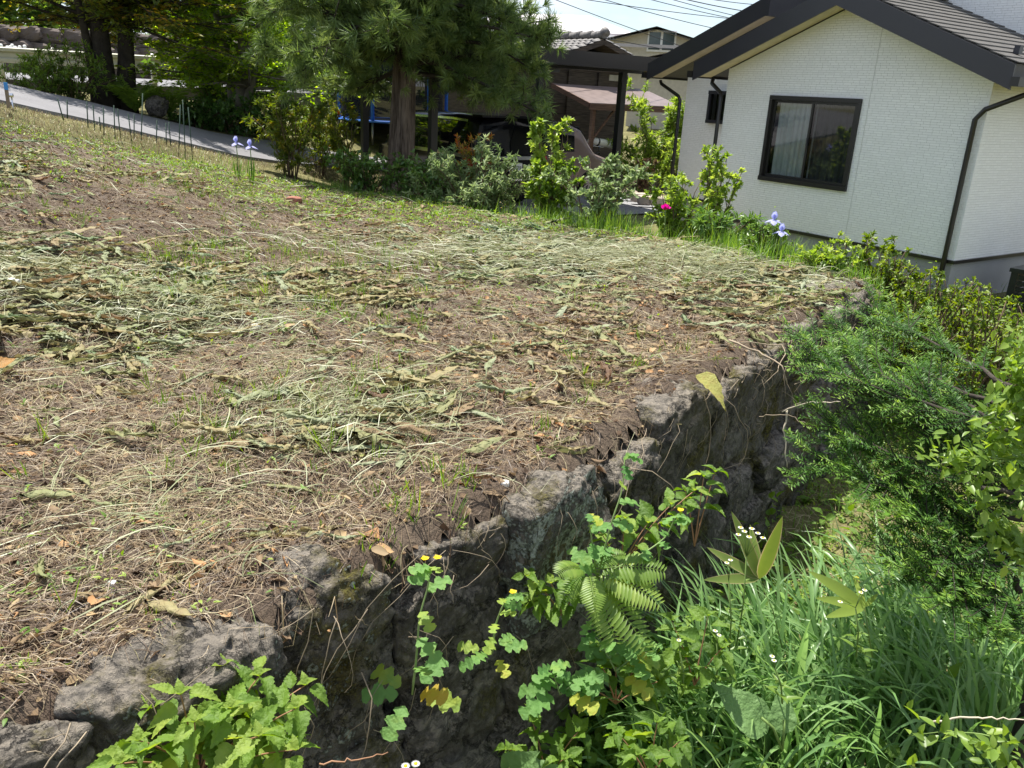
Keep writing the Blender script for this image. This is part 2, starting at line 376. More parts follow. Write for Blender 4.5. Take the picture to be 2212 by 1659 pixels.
# ---- upper road with its edge
RA = [at_d(x_, 140 + 0.0518 * x_ + 0 * x_, 24.6) for x_ in (-250, -100, 50, 200, 350, 500, 650, 800)]
rn = np.array(RA); rn[:, 2] = 1.17
away = unit(rn * [1, 1, 0])
rf = rn + away * 4.6; rf[:, 2] = 1.36
V, q = ribbon(rn, rf, 30, 4)
G = Geo(); G.add(V.reshape(-1, 3), q); tag(G.build('road', MATS['concrete']), kind='structure')
lo = rn.copy(); lo[:, 2] = 0.55
G = Geo()
top = rn + away * 0.16 + [0, 0, 0.004]; n = len(rn); k = np.arange(n - 1)
tp = rn.copy() ; tp[:, 2] += 0.06; tb = rn + away * 0.18; tb[:, 2] += 0.06
G.add(np.concatenate([lo, tp, tb, tb - [0, 0, 0.2]]), np.concatenate([np.stack([k + a * n, k + 1 + a * n, k + 1 + (a + 1) * n, k + (a + 1) * n], 1) for a in (0, 1, 2)]))
plain('old_concrete', (0.13, 0.12, 0.105), 0.9, 0.2, 0, 3, 0.35, 0.4, 30)
tag(G.build('road_edge_wall', MATS['old_concrete'], smooth=False), 'low dark concrete kerb wall holding up the upper road', 'wall')

# ================================================================ DRY STONE RETAINING WALL
def rock_mat():
    m, t = _mat('rock'); L = t.links.new
    g = N(t, 'NewGeometry'); a = N(t, 'Attribute'); a.attribute_name = 'var'
    def noise(sc, det=6, ro=0.6):
        n = N(t, 'TexNoise'); n.inputs['Scale'].default_value = sc; n.inputs['Detail'].default_value = det; n.inputs['Roughness'].default_value = ro; L(g.outputs['Position'], n.inputs['Vector']); return n
    n1 = noise(3.5); n2 = noise(28, 8, 0.7); n3 = noise(9, 8, 0.75); n4 = noise(2.2, 4); n5 = noise(70, 4)
    r1 = ramp(t, [(0.3, (0.03, 0.027, 0.023)), (0.5, (0.11, 0.1, 0.088)), (0.72, (0.27, 0.25, 0.225))])
    mx0 = N(t, 'Mix'); mx0.data_type = 'FLOAT'; mx0.inputs[0].default_value = 0.5; L(n1.outputs['Fac'], mx0.inputs[2]); L(n2.outputs['Fac'], mx0.inputs[3]); L(mx0.outputs[0], r1.inputs['Fac'])
    # dust on upward faces; their sunlit paleness is put into this colour too
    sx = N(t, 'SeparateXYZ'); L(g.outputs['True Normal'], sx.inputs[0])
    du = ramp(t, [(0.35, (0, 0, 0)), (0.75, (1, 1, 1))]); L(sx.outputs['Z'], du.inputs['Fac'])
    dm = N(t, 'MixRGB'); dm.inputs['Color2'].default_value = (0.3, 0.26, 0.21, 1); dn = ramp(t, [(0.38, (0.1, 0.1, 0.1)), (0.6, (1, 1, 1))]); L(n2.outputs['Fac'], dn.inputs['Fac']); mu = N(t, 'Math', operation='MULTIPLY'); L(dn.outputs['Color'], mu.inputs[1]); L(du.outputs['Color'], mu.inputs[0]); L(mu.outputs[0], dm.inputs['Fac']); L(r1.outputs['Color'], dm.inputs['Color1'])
    # moss
    ms = ramp(t, [(0.5, (0, 0, 0)), (0.6, (1, 1, 1))]); mm = N(t, 'Mix'); mm.data_type = 'FLOAT'; mm.inputs[0].default_value = 0.45; L(n4.outputs['Fac'], mm.inputs[2]); L(n3.outputs['Fac'], mm.inputs[3]); L(mm.outputs[0], ms.inputs['Fac'])
    mc = ramp(t, [(0.35, (0.035, 0.03, 0.008)), (0.55, (0.1, 0.085, 0.02)), (0.7, (0.17, 0.16, 0.035))]); L(n5.outputs['Fac'], mc.inputs['Fac'])
    m1 = N(t, 'MixRGB'); L(ms.outputs['Color'], m1.inputs['Fac']); L(dm.outputs['Color'], m1.inputs['Color1']); L(mc.outputs['Color'], m1.inputs['Color2'])
    # lichen crusts: only where the stone's own amount is high
    v = N(t, 'TexVoronoi'); v.inputs['Scale'].default_value = 60; v.inputs['Randomness'].default_value = 1
    ds = N(t, 'VectorMath', operation='ADD'); sc = N(t, 'VectorMath', operation='SCALE'); sc.inputs['Scale'].default_value = 0.03; L(n2.outputs['Color'], sc.inputs[0]); L(g.outputs['Position'], ds.inputs[0]); L(sc.outputs[0], ds.inputs[1]); L(ds.outputs[0], v.inputs['Vector'])
    la = N(t, 'Math', operation='ADD'); L(n3.outputs['Fac'], la.inputs[0]); lb = N(t, 'Math', operation='MULTIPLY_ADD'); lb.inputs[1].default_value = 0.5; lb.inputs[2].default_value = -0.28; L(a.outputs['Fac'], lb.inputs[0]); L(lb.outputs[0], la.inputs[1])
    lt_ = N(t, 'Math', operation='MULTIPLY_ADD'); lt_.inputs[1].default_value = -0.25; L(du.outputs['Color'], lt_.inputs[0]); L(la.outputs[0], lt_.inputs[2])
    lc = N(t, 'Math', operation='MULTIPLY_ADD'); lc.inputs[1].default_value = -0.18; L(v.outputs['Distance'], lc.inputs[0]); L(lt_.outputs[0], lc.inputs[2])
    lr = ramp(t, [(0.5, (0, 0, 0)), (0.56, (1, 1, 1))]); L(lc.outputs[0], lr.inputs['Fac'])
    lcol = ramp(t, [(0.35, (0.17, 0.19, 0.15)), (0.6, (0.42, 0.45, 0.4))]); L(n5.outputs['Fac'], lcol.inputs['Fac'])
    m2 = N(t, 'MixRGB'); L(lr.outputs['Color'], m2.inputs['Fac']); L(m1.outputs['Color'], m2.inputs['Color1']); L(lcol.outputs['Color'], m2.inputs['Color2'])
    vc = N(t, 'TexVoronoi'); vc.feature = 'DISTANCE_TO_EDGE'; vc.inputs['Scale'].default_value = 3.2; dc = N(t, 'VectorMath', operation='ADD'); s2 = N(t, 'VectorMath', operation='SCALE'); s2.inputs['Scale'].default_value = 0.35; L(n3.outputs['Color'], s2.inputs[0]); L(g.outputs['Position'], dc.inputs[0]); L(s2.outputs[0], dc.inputs[1]); L(dc.outputs[0], vc.inputs['Vector'])
    cr = ramp(t, [(0.0, (0.12, 0.12, 0.12)), (0.022, (1, 1, 1))]); L(vc.outputs['Distance'], cr.inputs['Fac'])
    mc2 = N(t, 'MixRGB'); mc2.blend_type = 'MULTIPLY'; mc2.inputs['Fac'].default_value = 0.8; L(m2.outputs['Color'], mc2.inputs['Color1']); L(cr.outputs['Color'], mc2.inputs['Color2']); m2 = mc2
    p = N(t, 'BsdfPrincipled'); p.inputs['Roughness'].default_value = 0.92; p.inputs['Specular IOR Level'].default_value = 0.25; L(m2.outputs['Color'], p.inputs['Base Color'])
    h1 = N(t, 'Math', operation='MULTIPLY_ADD'); h1.inputs[1].default_value = 0.35; L(n5.outputs['Fac'], h1.inputs[0]); L(n2.outputs['Fac'], h1.inputs[2])
    h2 = N(t, 'Math', operation='MULTIPLY_ADD'); h2.inputs[1].default_value = 0.5; L(lr.outputs['Color'], h2.inputs[0]); L(h1.outputs[0], h2.inputs[2])
    h3 = N(t, 'Math', operation='MULTIPLY_ADD'); h3.inputs[1].default_value = 0.6; L(cr.outputs['Color'], h3.inputs[0]); L(h2.outputs[0], h3.inputs[2])
    b = N(t, 'Bump'); b.inputs['Strength'].default_value = 1.0; b.inputs['Distance'].default_value = 0.045; L(h3.outputs[0], b.inputs['Height']); L(b.outputs['Normal'], p.inputs['Normal'])
    o = N(t, 'OutputMaterial'); L(p.outputs[0], o.inputs['Surface'])
rock_mat()
_cs = {}
def cube_sphere(n):
    if n in _cs: return _cs[n]
    u = np.linspace(-1, 1, n + 1); A, B = np.meshgrid(u, u); A = A.ravel(); B = B.ravel(); O = np.ones_like(A)
    P = np.concatenate([np.stack(t, 1) for t in ((O, A, B), (-O, B, A), (B, O, A), (A, -O, B), (A, B, O), (B, A, -O))])
    g = np.arange((n + 1) ** 2).reshape(n + 1, n + 1); q = np.stack([g[:-1, :-1], g[:-1, 1:], g[1:, 1:], g[1:, :-1]], -1).reshape(-1, 4)
    F = np.concatenate([q + k * (n + 1) ** 2 for k in range(6)])
    r = np.round(P * 1e5).astype(np.int64); _, i, inv = np.unique(r, axis=0, return_index=True, return_inverse=True)
    _cs[n] = (P[i], inv.ravel()[F]); return _cs[n]
def rock(size, seed, n=14, amp=0.05, boxy=6.0, cuts=9, cutr=(0.8, 1.02)):
    """angular rough stone in local axes, size = full extents"""
    r = np.random.default_rng(seed); P, F = cube_sphere(n)
    p = P / (np.abs(P) ** boxy).sum(1, keepdims=True) ** (1 / boxy)
    for _ in range(cuts):
        nn = unit(r.normal(size=3)); o = r.uniform(*cutr) * (np.abs(nn).sum() ** 0.55)
        p = p - nn * np.maximum(0, p @ nn - o)[:, None]
    p = p * np.asarray(size) / 2
    nr = unit(p / np.asarray(size))
    rid = 1 - np.abs(fbm(p * 4.2 + 9, seed + 3, 3)) * 2.2
    ter = 1.2 * np.abs(fbm(p * np.array([2.2, 2.2, 5.5]), seed + 7, 3)) - 0.3                      # broken ledges
    p = p + nr * (amp * 1.3 * fbm(p * 3.3, seed, 3) - amp * 0.7 * np.maximum(rid - 0.55, 0) + amp * 1.2 * ter + amp * 0.6 * fbm(p * 13, seed + 9, 3) + amp * 0.38 * fbm(p * 34, seed + 11, 3) - amp * 0.5 * np.maximum(0, fbm(p * 20, seed + 15, 2) - .25))[:, None]
    return p, F
wlen = np.concatenate([[0], np.cumsum(np.hypot(*np.diff(WALL, axis=0).T))])
def wall_pt(s):
    p = np.array([np.interp(s, wlen, WALL[:, 0]), np.interp(s, wlen, WALL[:, 1])]); a = np.array([np.interp(s - .3, wlen, WALL[:, 0]), np.interp(s - .3, wlen, WALL[:, 1])]); b = np.array([np.interp(s + .3, wlen, WALL[:, 0]), np.interp(s + .3, wlen, WALL[:, 1])])
    t = unit(b - a); return p, t, np.array([t[1], -t[0]])      # outward normal (to the garden)
rw = empty('retaining_wall', (0, 0, -1.5))
tag(rw, 'rough dry stone retaining wall holding up the mown plot, mossy and lichen covered', 'wall')
r = np.random.default_rng(5)
def put_stone(s, z0, z1, wd, dep, out, seed, n, lich, tilt=0.0):
    p, t, o = wall_pt(s)
    V, F = rock((wd, dep, z1 - z0), seed, n, 0.055 if n < 20 else 0.05, 9.0, 7, (0.86, 1.05))
    ca, sa = math.cos(tilt), math.sin(tilt); V = V @ np.array([[ca, 0, -sa], [0, 1, 0], [sa, 0, ca]]).T
    M = np.array([[t[0], -o[0], 0], [t[1], -o[1], 0], [0, 0, 1.0]])
    c = np.array([p[0] + o[0] * (out - dep / 2), p[1] + o[1] * (out - dep / 2), (z0 + z1) / 2])
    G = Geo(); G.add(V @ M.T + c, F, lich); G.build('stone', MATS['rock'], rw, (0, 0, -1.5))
s = 1.0; k = 0
tops = []
while s < wlen[-1] - 0.1:
    near = s < 6.0
    wd = r.uniform(0.42, 0.78) if s < 7 else r.uniform(0.5, 0.95)
    if s + wd > wlen[-1] - 0.35: wd = wlen[-1] - s + 0.05
    hh = r.uniform(0.55, 0.9); zt = r.uniform(-0.06, 0.005) - (0.03 if s < 5.4 else 0.0)
    lich = r.choice([0.5, 0.65, 0.75, 0.85]) if s < 4.8 else r.uniform(0.0, 0.4)
    put_stone(s + wd / 2, zt - hh, zt, wd * 1.03, r.uniform(0.34, 0.46), r.uniform(-0.02, 0.1), 100 + k, 44 if s < 4.6 else (26 if near else 16), lich, r.uniform(-0.04, 0.04))
    tops.append((s, wd, zt - hh)); s += wd; k += 1
# lower courses
for course in range(2):
    s = 0.7 + 0.3 * course
    while s < wlen[-1] - 0.1:
        wd = r.uniform(0.4, 0.85)
        ztop = min([b for (a, ww, b) in tops if a < s + wd and a + ww > s] or [-0.6]) if course == 0 else -1.05 + r.uniform(-0.08, 0.08)
        ztop = ztop + 0.1 if course == 0 else ztop
        zb = (-1.1 + r.uniform(-0.1, 0.05)) if course == 0 else -1.75
        if ztop - zb > 0.18:
            put_stone(s + wd / 2, zb, ztop + 0.03, wd * 1.05, 0.5, 0.03 + 0.07 * (course + 1) + r.uniform(-0.05, 0.05), 300 + k, 36 if s < 4.6 else (20 if s < 5.5 else 14), r.uniform(0, 0.5), r.uniform(-0.1, 0.1))
        s += wd; k += 1
# earth packed behind the stones
G = Geo(); S = np.linspace(0.5, wlen[-1] - 0.25, 60); P = []
for s in S:
    p, t, o = wall_pt(s); P.append([p[0] - o[0] * 0.22, p[1] - o[1] * 0.22])
P = np.array(P); n = len(P); k = np.arange(n - 1)
G.add(np.concatenate([np.c_[P, np.full(n, -0.06)], np.c_[P, np.full(n, -1.9)]]), np.stack([k, n + k, n + k + 1, k + 1], 1)); G.build('packed_earth', MATS['soil'], rw, (0, 0, -1.5))
V, F = rock((1.05, .75, .5), 777, 22, .05, 7, 6, (.85, 1.05)); pe, te, oe = wall_pt(wlen[-1] - .02)
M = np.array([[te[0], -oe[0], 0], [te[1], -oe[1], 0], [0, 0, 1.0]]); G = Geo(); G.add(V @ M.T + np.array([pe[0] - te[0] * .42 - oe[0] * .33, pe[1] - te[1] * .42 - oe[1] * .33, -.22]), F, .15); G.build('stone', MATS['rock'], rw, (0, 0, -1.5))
# end face stones, round the far corner
pe, te, oe = wall_pt(wlen[-1])
for kk, (dx, z0, z1, wd) in enumerate([(0.32, -0.62, 0.0, 0.62), (0.9, -0.5, -0.02, 0.6), (0.35, -1.2, -0.6, 0.75), (1.0, -1.1, -0.5, 0.65)]):
    V, F = rock((0.45, wd, z1 - z0), 700 + kk, 16, 0.05)
    M = np.array([[te[0], -oe[0], 0], [te[1], -oe[1], 0], [0, 0, 1.0]]); c = np.array([pe[0] - te[0] * 0.15 - oe[0] * dx, pe[1] - te[1] * 0.15 - oe[1] * dx, (z0 + z1) / 2])
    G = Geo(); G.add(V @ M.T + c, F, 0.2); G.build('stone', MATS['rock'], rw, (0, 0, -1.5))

# ================================================================ MOWN LITTER ON THE PLOT
leaf_mat('straw', [(0.0, (0.07, 0.045, 0.03)), (0.3, (0.19, 0.135, 0.085)), (0.6, (0.34, 0.27, 0.165)), (0.82, (0.4, 0.35, 0.2)), (1.0, (0.24, 0.29, 0.12))], 0.15, 0.5, 0.4)
leaf_mat('hay_green', [(0.0, (0.12, 0.115, 0.055)), (0.5, (0.24, 0.26, 0.135)), (1.0, (0.42, 0.42, 0.27))], 0.2, 0.45, 0.45)
leaf_mat('wilted', [(0.0, (0.09, 0.045, 0.025)), (0.2, (0.2, 0.13, 0.07)), (0.42, (0.29, 0.25, 0.12)), (0.65, (0.2, 0.22, 0.095)), (0.85, (0.28, 0.31, 0.2)), (1.0, (0.12, 0.18, 0.07))], 0.2, 0.6, 0.3, 22, 0.9, 70)
leaf_mat('dead_leaf', [(0.0, (0.045, 0.03, 0.02)), (0.35, (0.12, 0.075, 0.045)), (0.6, (0.24, 0.17, 0.1)), (0.85, (0.36, 0.27, 0.15)), (1.0, (0.4, 0.22, 0.1))], 0.15, 0.7, 0.2)
leaf_mat('weed', [(0.0, (0.06, 0.12, 0.02)), (0.5, (0.13, 0.24, 0.035)), (1.0, (0.28, 0.38, 0.06))], 0.4, 0.5, 0.35)
def on_plot(n, power=1.1, x0=-7.5, x1=3.6, y0=0.3, y1=14.5, keepf=None):
    out = []
    tot = 0
    while tot < n:
        x = rng.uniform(x0, x1, n * 3); y = rng.uniform(y0, y1, n * 3); D = np.hypot(x, y)
        ok = in_poly(x, y, TPOLY) & (rng.random(n * 3) < np.minimum(1, (2.2 / D) ** power)) & (np.abs(np.arctan2(x, y) + 0.02) < 0.68)
        ok &= (seg_dist(x, y, WALL)[0] > 0.17) & (np.hypot(x - 3.2, y - 7.75) > 0.55) | (rng.random(n * 3) < 0.22)
        if keepf is not None: ok &= rng.random(n * 3) < keepf(x, y)
        out.append(np.stack([x[ok], y[ok]], 1)); tot += ok.sum()
    return np.concatenate(out)[:n]
def blades(P, length, width, ang, lift, curl, var, mat, name, base_z, nseg=4, rise=0.0):
    """flat curved blades lying on the plot; P (n,2)"""
    n = len(P); t = np.linspace(0, 1, nseg + 1)
    a = ang[:, None] + curl[:, None] * (t[None] - 0.5)
    dx = np.cos(a); dy = np.sin(a); st = length[:, None] / nseg
    x = P[:, 0:1] + np.cumsum(dx * st, 1) - dx[:, :1] * st; y = P[:, 1:2] + np.cumsum(dy * st, 1) - dy[:, :1] * st
    z = base_z(x.ravel(), y.ravel()).reshape(x.shape) + 0.006 + lift[:, None] * (0.4 + 0.6 * np.sin(t[None] * math.pi * rng.uniform(0.6, 1.6, (n, 1)) + rng.uniform(0, 1, (n, 1)))) + rise * t[None]
    wv = (width[:, None] / 2) * (1 - 0.55 * np.abs(2 * t[None] - 1) ** 2)
    tw = rng.uniform(-0.8, 0.8, (n, 1))
    px = -dy * wv * np.cos(tw); py = dx * wv * np.cos(tw); pz = wv * np.sin(tw)
    dw_, sw_, _a = seg_dist(x[:, -1], y[:, -1], WALL); dw0, sw0, _a = seg_dist(x[:, 0], y[:, 0], WALL)
    if base_z is ter_z: okb = ~(((sw_ > 0) & (dw_ > 0.06)) | ((sw0 > 0) & (dw0 > 0.06))) | (rng.random(n) < 0.07)
    else: okb = np.ones(n, bool)
    V = np.stack([np.stack([x - px, y - py, z - pz], -1), np.stack([x + px, y + py, z + pz], -1)], 2)[okb]
    n = len(V); var = var[okb]
    V = V.reshape(n, -1, 3); m = V.shape[1]
    k = np.arange(nseg) * 2; f = np.stack([k, k + 1, k + 3, k + 2], 1)
    F = (f[None] + (np.arange(n) * m)[:, None, None]).reshape(-1, 4)
    G = Geo(); G.add(V.reshape(-1, 3), F, np.repeat(var, m)); return G
clump = lambda x, y, sc, sd: fbm2(x, y, sc, sd, 3)
# fine straw everywhere
n = 85000
P = on_plot(n, 1.15); cl = clump(P[:, 0], P[:, 1], 1.3, 41)
flow = 3.0 * clump(P[:, 0], P[:, 1], 0.7, 44)
G = blades(P, rng.gamma(2.5, 0.036, n) + 0.035, rng.uniform(0.0012, 0.0032, n), np.where(rng.random(n) < 0.3, flow + rng.normal(0, 0.5, n), rng.uniform(0, 6.28, n)), rng.gamma(2, 0.008, n), rng.normal(0, 0.7, n), np.clip(0.36 + 0.4 * cl + rng.normal(0, 0.26, n), 0, 1), None, '', ter_z, 4)
tag(G.build('cut_straw', MATS['straw']), 'thin dry mown straw scattered all over the plot', 'straw', kind='stuff')
# thicker grey green hay in windrows
def wind(x, y):
    a = np.exp(-((x - 0.6 - 0.1 * y) / 2.3) ** 2 - ((y - 8.3) / 0.75) ** 2) + 0.7 * np.exp(-((x + 2.8) / 1.0) ** 2 - ((y - 5.5) / 0.6) ** 2) + 0.4 * np.exp(-((x + 0.9) / 0.45) ** 2 - ((y - 3.8) / 0.45) ** 2) + 0.1 * np.exp(-((x + 1.5) / 0.4) ** 2 - ((y - 2.7) / 0.4) ** 2)
    return np.clip(a * (0.6 + 0.8 * clump(x, y, 1.7, 58)) + 0.005, 0, 1)
n = 9000
P = on_plot(n, 0.35, keepf=wind)
ang = np.where(P[:, 1] > 6.8, 0.1 + rng.normal(0, 0.45, n), rng.normal(0.9, 0.6, n))
G = blades(P, rng.uniform(0.15, 0.5, n), rng.uniform(0.0025, 0.007, n), ang, rng.gamma(2, 0.022, n), rng.normal(0, 0.9, n), np.clip(rng.normal(0.55, 0.25, n), 0, 1), None, '', ter_z, 5)
tag(G.build('mown_hay', MATS['hay_green']), 'grey green mown grass lying in windrows on the plot', 'hay', kind='stuff')
# crumbs of dead leaf
tV = np.array([[-0.5, -0.3, 0], [0.1, -0.5, 0.25], [0.5, 0.1, -0.1], [0.0, 0.5, 0.3], [-0.45, 0.25, 0.0]]); tF = [np.array([[0, 1, 2], [0, 2, 3], [0, 3, 4]])]
n = 34000; P = on_plot(n, 1.0)
O = np.c_[P, ter_z(P[:, 0], P[:, 1]) + 0.006]; M = frames(np.c_[rng.normal(size=(n, 2)), rng.normal(0, 0.3, n)], np.tile([0, 0, 1.0], (n, 1)) + rng.normal(0, 0.35, (n, 3))) * (rng.gamma(2.2, 0.007, n) + 0.006)[:, None, None]
G = Geo(); G.inst(tV, tF, M, O, np.clip(rng.normal(0.45, 0.25, n) + 0.2 * clump(P[:, 0], P[:, 1], 0.9, 48), 0, 1)); tag(G.build('leaf_crumbs', MATS['dead_leaf'], smooth=False), 'brown crumbs of dead leaves on the bare soil', 'leaf litter', kind='stuff')
# wilted dock leaves
def dock(seed, nl=11, nw=6, L_=0.34, W_=0.085, stem=0.12):
    r = np.random.default_rng(seed); t = np.linspace(0, 1, nl); wv = np.linspace(-1, 1, nw)
    wid = W_ * np.sin(np.pi * np.clip(t, 0.02, 0.985) ** 0.75) ** 0.8
    cy = t * L_; cx = 0.05 * np.sin(t * r.uniform(1, 4) + r.uniform(0, 6)); cz = 0.03 * np.sin(t * r.uniform(2, 6) + r.uniform(0, 6)) + 0.02
    curl = r.uniform(0.8, 2.6) * np.sign(r.normal()); V = []
    for i in range(nl):
        a = wv * curl; rr = wid[i] / max(abs(curl), 0.3)
        ex = rr * np.sin(a); ez = rr * (1 - np.cos(a)) * np.sign(curl)
        k_ = L_ / 0.34; ez = ez + k_ * (0.018 * np.sin(wv * 5 + t[i] * 17 + seed) * np.abs(wv) + 0.012 * r.normal(size=nw))
        V.append(np.stack([cx[i] * k_ + ex + 0.006 * k_ * r.normal(size=nw), cy[i] + 0.012 * k_ * r.normal(size=nw), cz[i] * k_ + ez], 1))
    V = np.concatenate(V); V[:, 2] *= 0.55; V[:, 2] -= V[:, 2].min() - 0.004
    g = np.arange(nl * nw).reshape(nl, nw); q = np.stack([g[:-1, :-1], g[:-1, 1:], g[1:, 1:], g[1:, :-1]], -1).reshape(-1, 4)
    S = Geo(); S.add(V, q, 0)
    st = np.array([[cx[0], 0.01, V[: nw, 2].mean()], [cx[0] + 0.01, -stem * 0.5, 0.015], [cx[0] - 0.02, -stem, 0.006]])
    S.tube(st, [0.0045, 0.004, 0.003], 4, 0)
    return np.concatenate(S.V), [np.concatenate(S.F4)] + ([np.concatenate(S.F3)] if S.F3 else [])
DOCK = [dock(900 + i, L_=rr_, W_=ww_) for i, (rr_, ww_) in enumerate([(0.34, 0.045), (0.4, 0.04), (0.28, 0.05), (0.36, 0.055), (0.24, 0.04), (0.42, 0.045), (0.3, 0.035), (0.33, 0.06)])]
def dockdens(x, y):
    b = np.exp(-((y - 7.2) / 2.5) ** 2) * 0.8 + 2.0 * np.exp(-((x + 2.75) / 0.7) ** 2 - ((y - 5.1) / 0.45) ** 2) + 1.4 * np.exp(-((x + 0.75) / 0.3) ** 2 - ((y - 3.75) / 0.4) ** 2)
    return np.clip(b * np.clip(0.55 + 2.4 * clump(x, y, 0.75, 52), 0.03, 1.2) + 0.02, 0, 1)
n = 3000; P = on_plot(n, 0.35, keepf=dockdens)
ang = rng.normal(0.0, 0.75, n) + np.where(rng.random(n) < 0.3, math.pi, 0)
Dd = np.hypot(P[:, 0], P[:, 1]); sc = rng.uniform(0.35, 0.95, n)
d3 = np.c_[np.cos(ang), np.sin(ang), rng.normal(0, 0.1, n)]
upv = np.tile([0, 0, 1.0], (n, 1)) + rng.normal(0, 0.14, (n, 3))
M = frames(d3, upv) * sc[:, None, None]; O = np.c_[P, ter_z(P[:, 0], P[:, 1]) + rng.gamma(1.5, 0.008, n) - 0.006]
var = np.clip(rng.normal(0.62, 0.2, n) + 0.25 * clump(P[:, 0], P[:, 1], 0.6, 55), 0, 1); kind = rng.integers(0, 8, n)
order = np.argsort(Dd / sc); own = order[:280]; rest = order[280:]
G = Geo()
for j in range(8):
    i = rest[kind[rest] == j]; G.inst(DOCK[j][0], DOCK[j][1], M[i], O[i], var[i])
tag(G.build('wilted_leaves', MATS['wilted']), 'many more curled wilted dock leaves further back on the plot', 'leaf litter', kind='stuff')
vb = {}
for i in own:
    key = (kind[i], int(var[i] * 5))
    if key not in vb:
        g_ = Geo(); g_.add(DOCK[key[0]][0], DOCK[key[0]][1], (key[1] + 0.5) / 6); vb[key] = g_.mesh('wilted_leaf', MATS['wilted'])
    o = link('wilted_leaf', vb[key], None, m4(M[i], O[i]))
    tag(o, 'curled wilted dock leaf lying among the mown litter of the plot', 'leaf', 'wilted dock leaves on the plot')
# small dead leaves, tan and rust
SML = [dock(950 + i, 5, 4, 0.07, 0.028, 0.02) for i in range(5)]
n = 2400; P = on_plot(n, 0.6, keepf=lambda x, y: np.clip(0.1 + 1.3 * clump(x, y, 0.7, 61), 0.02, 1)); kind = rng.integers(0, 5, n)
M = frames(np.c_[rng.normal(size=(n, 2)), rng.normal(0, 0.2, n)], np.tile([0, 0, 1.0], (n, 1)) + rng.normal(0, 0.3, (n, 3))) * rng.uniform(0.35, 1.1, n)[:, None, None]; O = np.c_[P, ter_z(P[:, 0], P[:, 1]) + rng.gamma(1.5, 0.006, n)]
G = Geo(); v_ = np.clip(rng.normal(0.62, 0.22, n), 0, 1)
for j in range(5): i = kind == j; G.inst(SML[j][0], SML[j][1], M[i], O[i], v_[i])
tag(G.build('dead_leaves', MATS['dead_leaf']), 'small tan and rust coloured dead leaves on the plot', 'leaf litter', kind='stuff')
# low green weeds
def oval(n=4, l=1.0, w=0.45, fold=0.15, droop=0.25, rows=2):
    t = np.linspace(0, 1, n + 1); wd = w * np.sin(np.pi * np.clip(t * 0.97 + 0.015, 0, 1) ** 0.8) / 2
    V = np.concatenate([np.stack([s * wd, t * l, np.abs(s) * fold * wd * 2 - droop * t ** 2], 1) for s in (-1, 0, 1)]); k = np.arange(n); m_ = n + 1
    return V, [np.concatenate([np.stack([k, m_ + k, m_ + k + 1, k + 1], 1), np.stack([m_ + k, 2 * m_ + k, 2 * m_ + k + 1, m_ + k + 1], 1)])]
OV = oval()
def weeddens(x, y):
    d = seg_dist(x, y, BACK)[0]; dw = seg_dist(x, y, WALL)[0]
    return np.clip(0.04 + 1.0 * np.exp(-(d / 0.9) ** 2) + 0.45 * np.clip(clump(x, y, 0.55, 71) * 2 - 0.1, 0, 1) + 0.5 * sstep(9.5, 12, y) + 0.08 * np.exp(-((dw - 0.6) / 0.5) ** 2) * (y < 3.5), 0, 1)
n0 = 4600; P0_ = on_plot(n0, 0.3, keepf=weeddens)
k_ = rng.integers(3, 8, n0); P = np.repeat(P0_, k_, 0) + rng.normal(0, 0.022, (k_.sum(), 2)); n = len(P); hgt = np.repeat(rng.gamma(2, 0.012, n0), k_)
d3 = np.c_[rng.normal(size=(n, 2)), rng.uniform(0.1, 1.2, n)]
M = frames(d3, np.tile([0, 0, 1.0], (n, 1))) * (rng.uniform(0.012, 0.034, n) * np.clip(.6 + np.hypot(P[:, 0], P[:, 1]) / 9, .8, 1.7))[:, None, None]; O = np.c_[P, ter_z(P[:, 0], P[:, 1]) + hgt * rng.random(n)]
G = Geo(); G.inst(OV[0], OV[1], M, O, np.clip(np.repeat(rng.normal(0.6, 0.22, n0), k_) + rng.normal(0, 0.1, n), 0, 1)); tag(G.build('low_weeds', MATS['weed']), 'low bright green weeds sprouting through the mown litter', 'weeds', kind='stuff')
# standing stubble and grass tufts
n0 = 1300; P0_ = on_plot(n0, 0.8, keepf=lambda x, y: np.clip(0.15 + clump(x, y, 0.8, 77) * 1.6, 0.03, 1)); k_ = rng.integers(4, 12, n0)
P = np.repeat(P0_, k_, 0) + rng.normal(0, 0.02, (k_.sum(), 2)); n = len(P); hh = np.repeat(rng.gamma(2.5, 0.022, n0), k_) * rng.uniform(0.5, 1.3, n) + 0.02
bl = oval(3, 1.0, 0.05, 0.1, 0.12)
M = frames(np.c_[rng.normal(0, 0.35, (n, 2)), np.ones(n)], rng.normal(size=(n, 3))) * np.stack([np.full(n, 1.2) * hh ** 0 * 0.09, hh, hh], 1)[:, None, :]
G = Geo(); G.inst(bl[0], bl[1], M, np.c_[P, ter_z(P[:, 0], P[:, 1]) - 0.003], np.clip(rng.normal(0.5, 0.25, n), 0, 1)); tag(G.build('grass_stubble', MATS['weed']), 'short stubble and regrowing grass tufts on the plot', 'grass', kind='stuff')

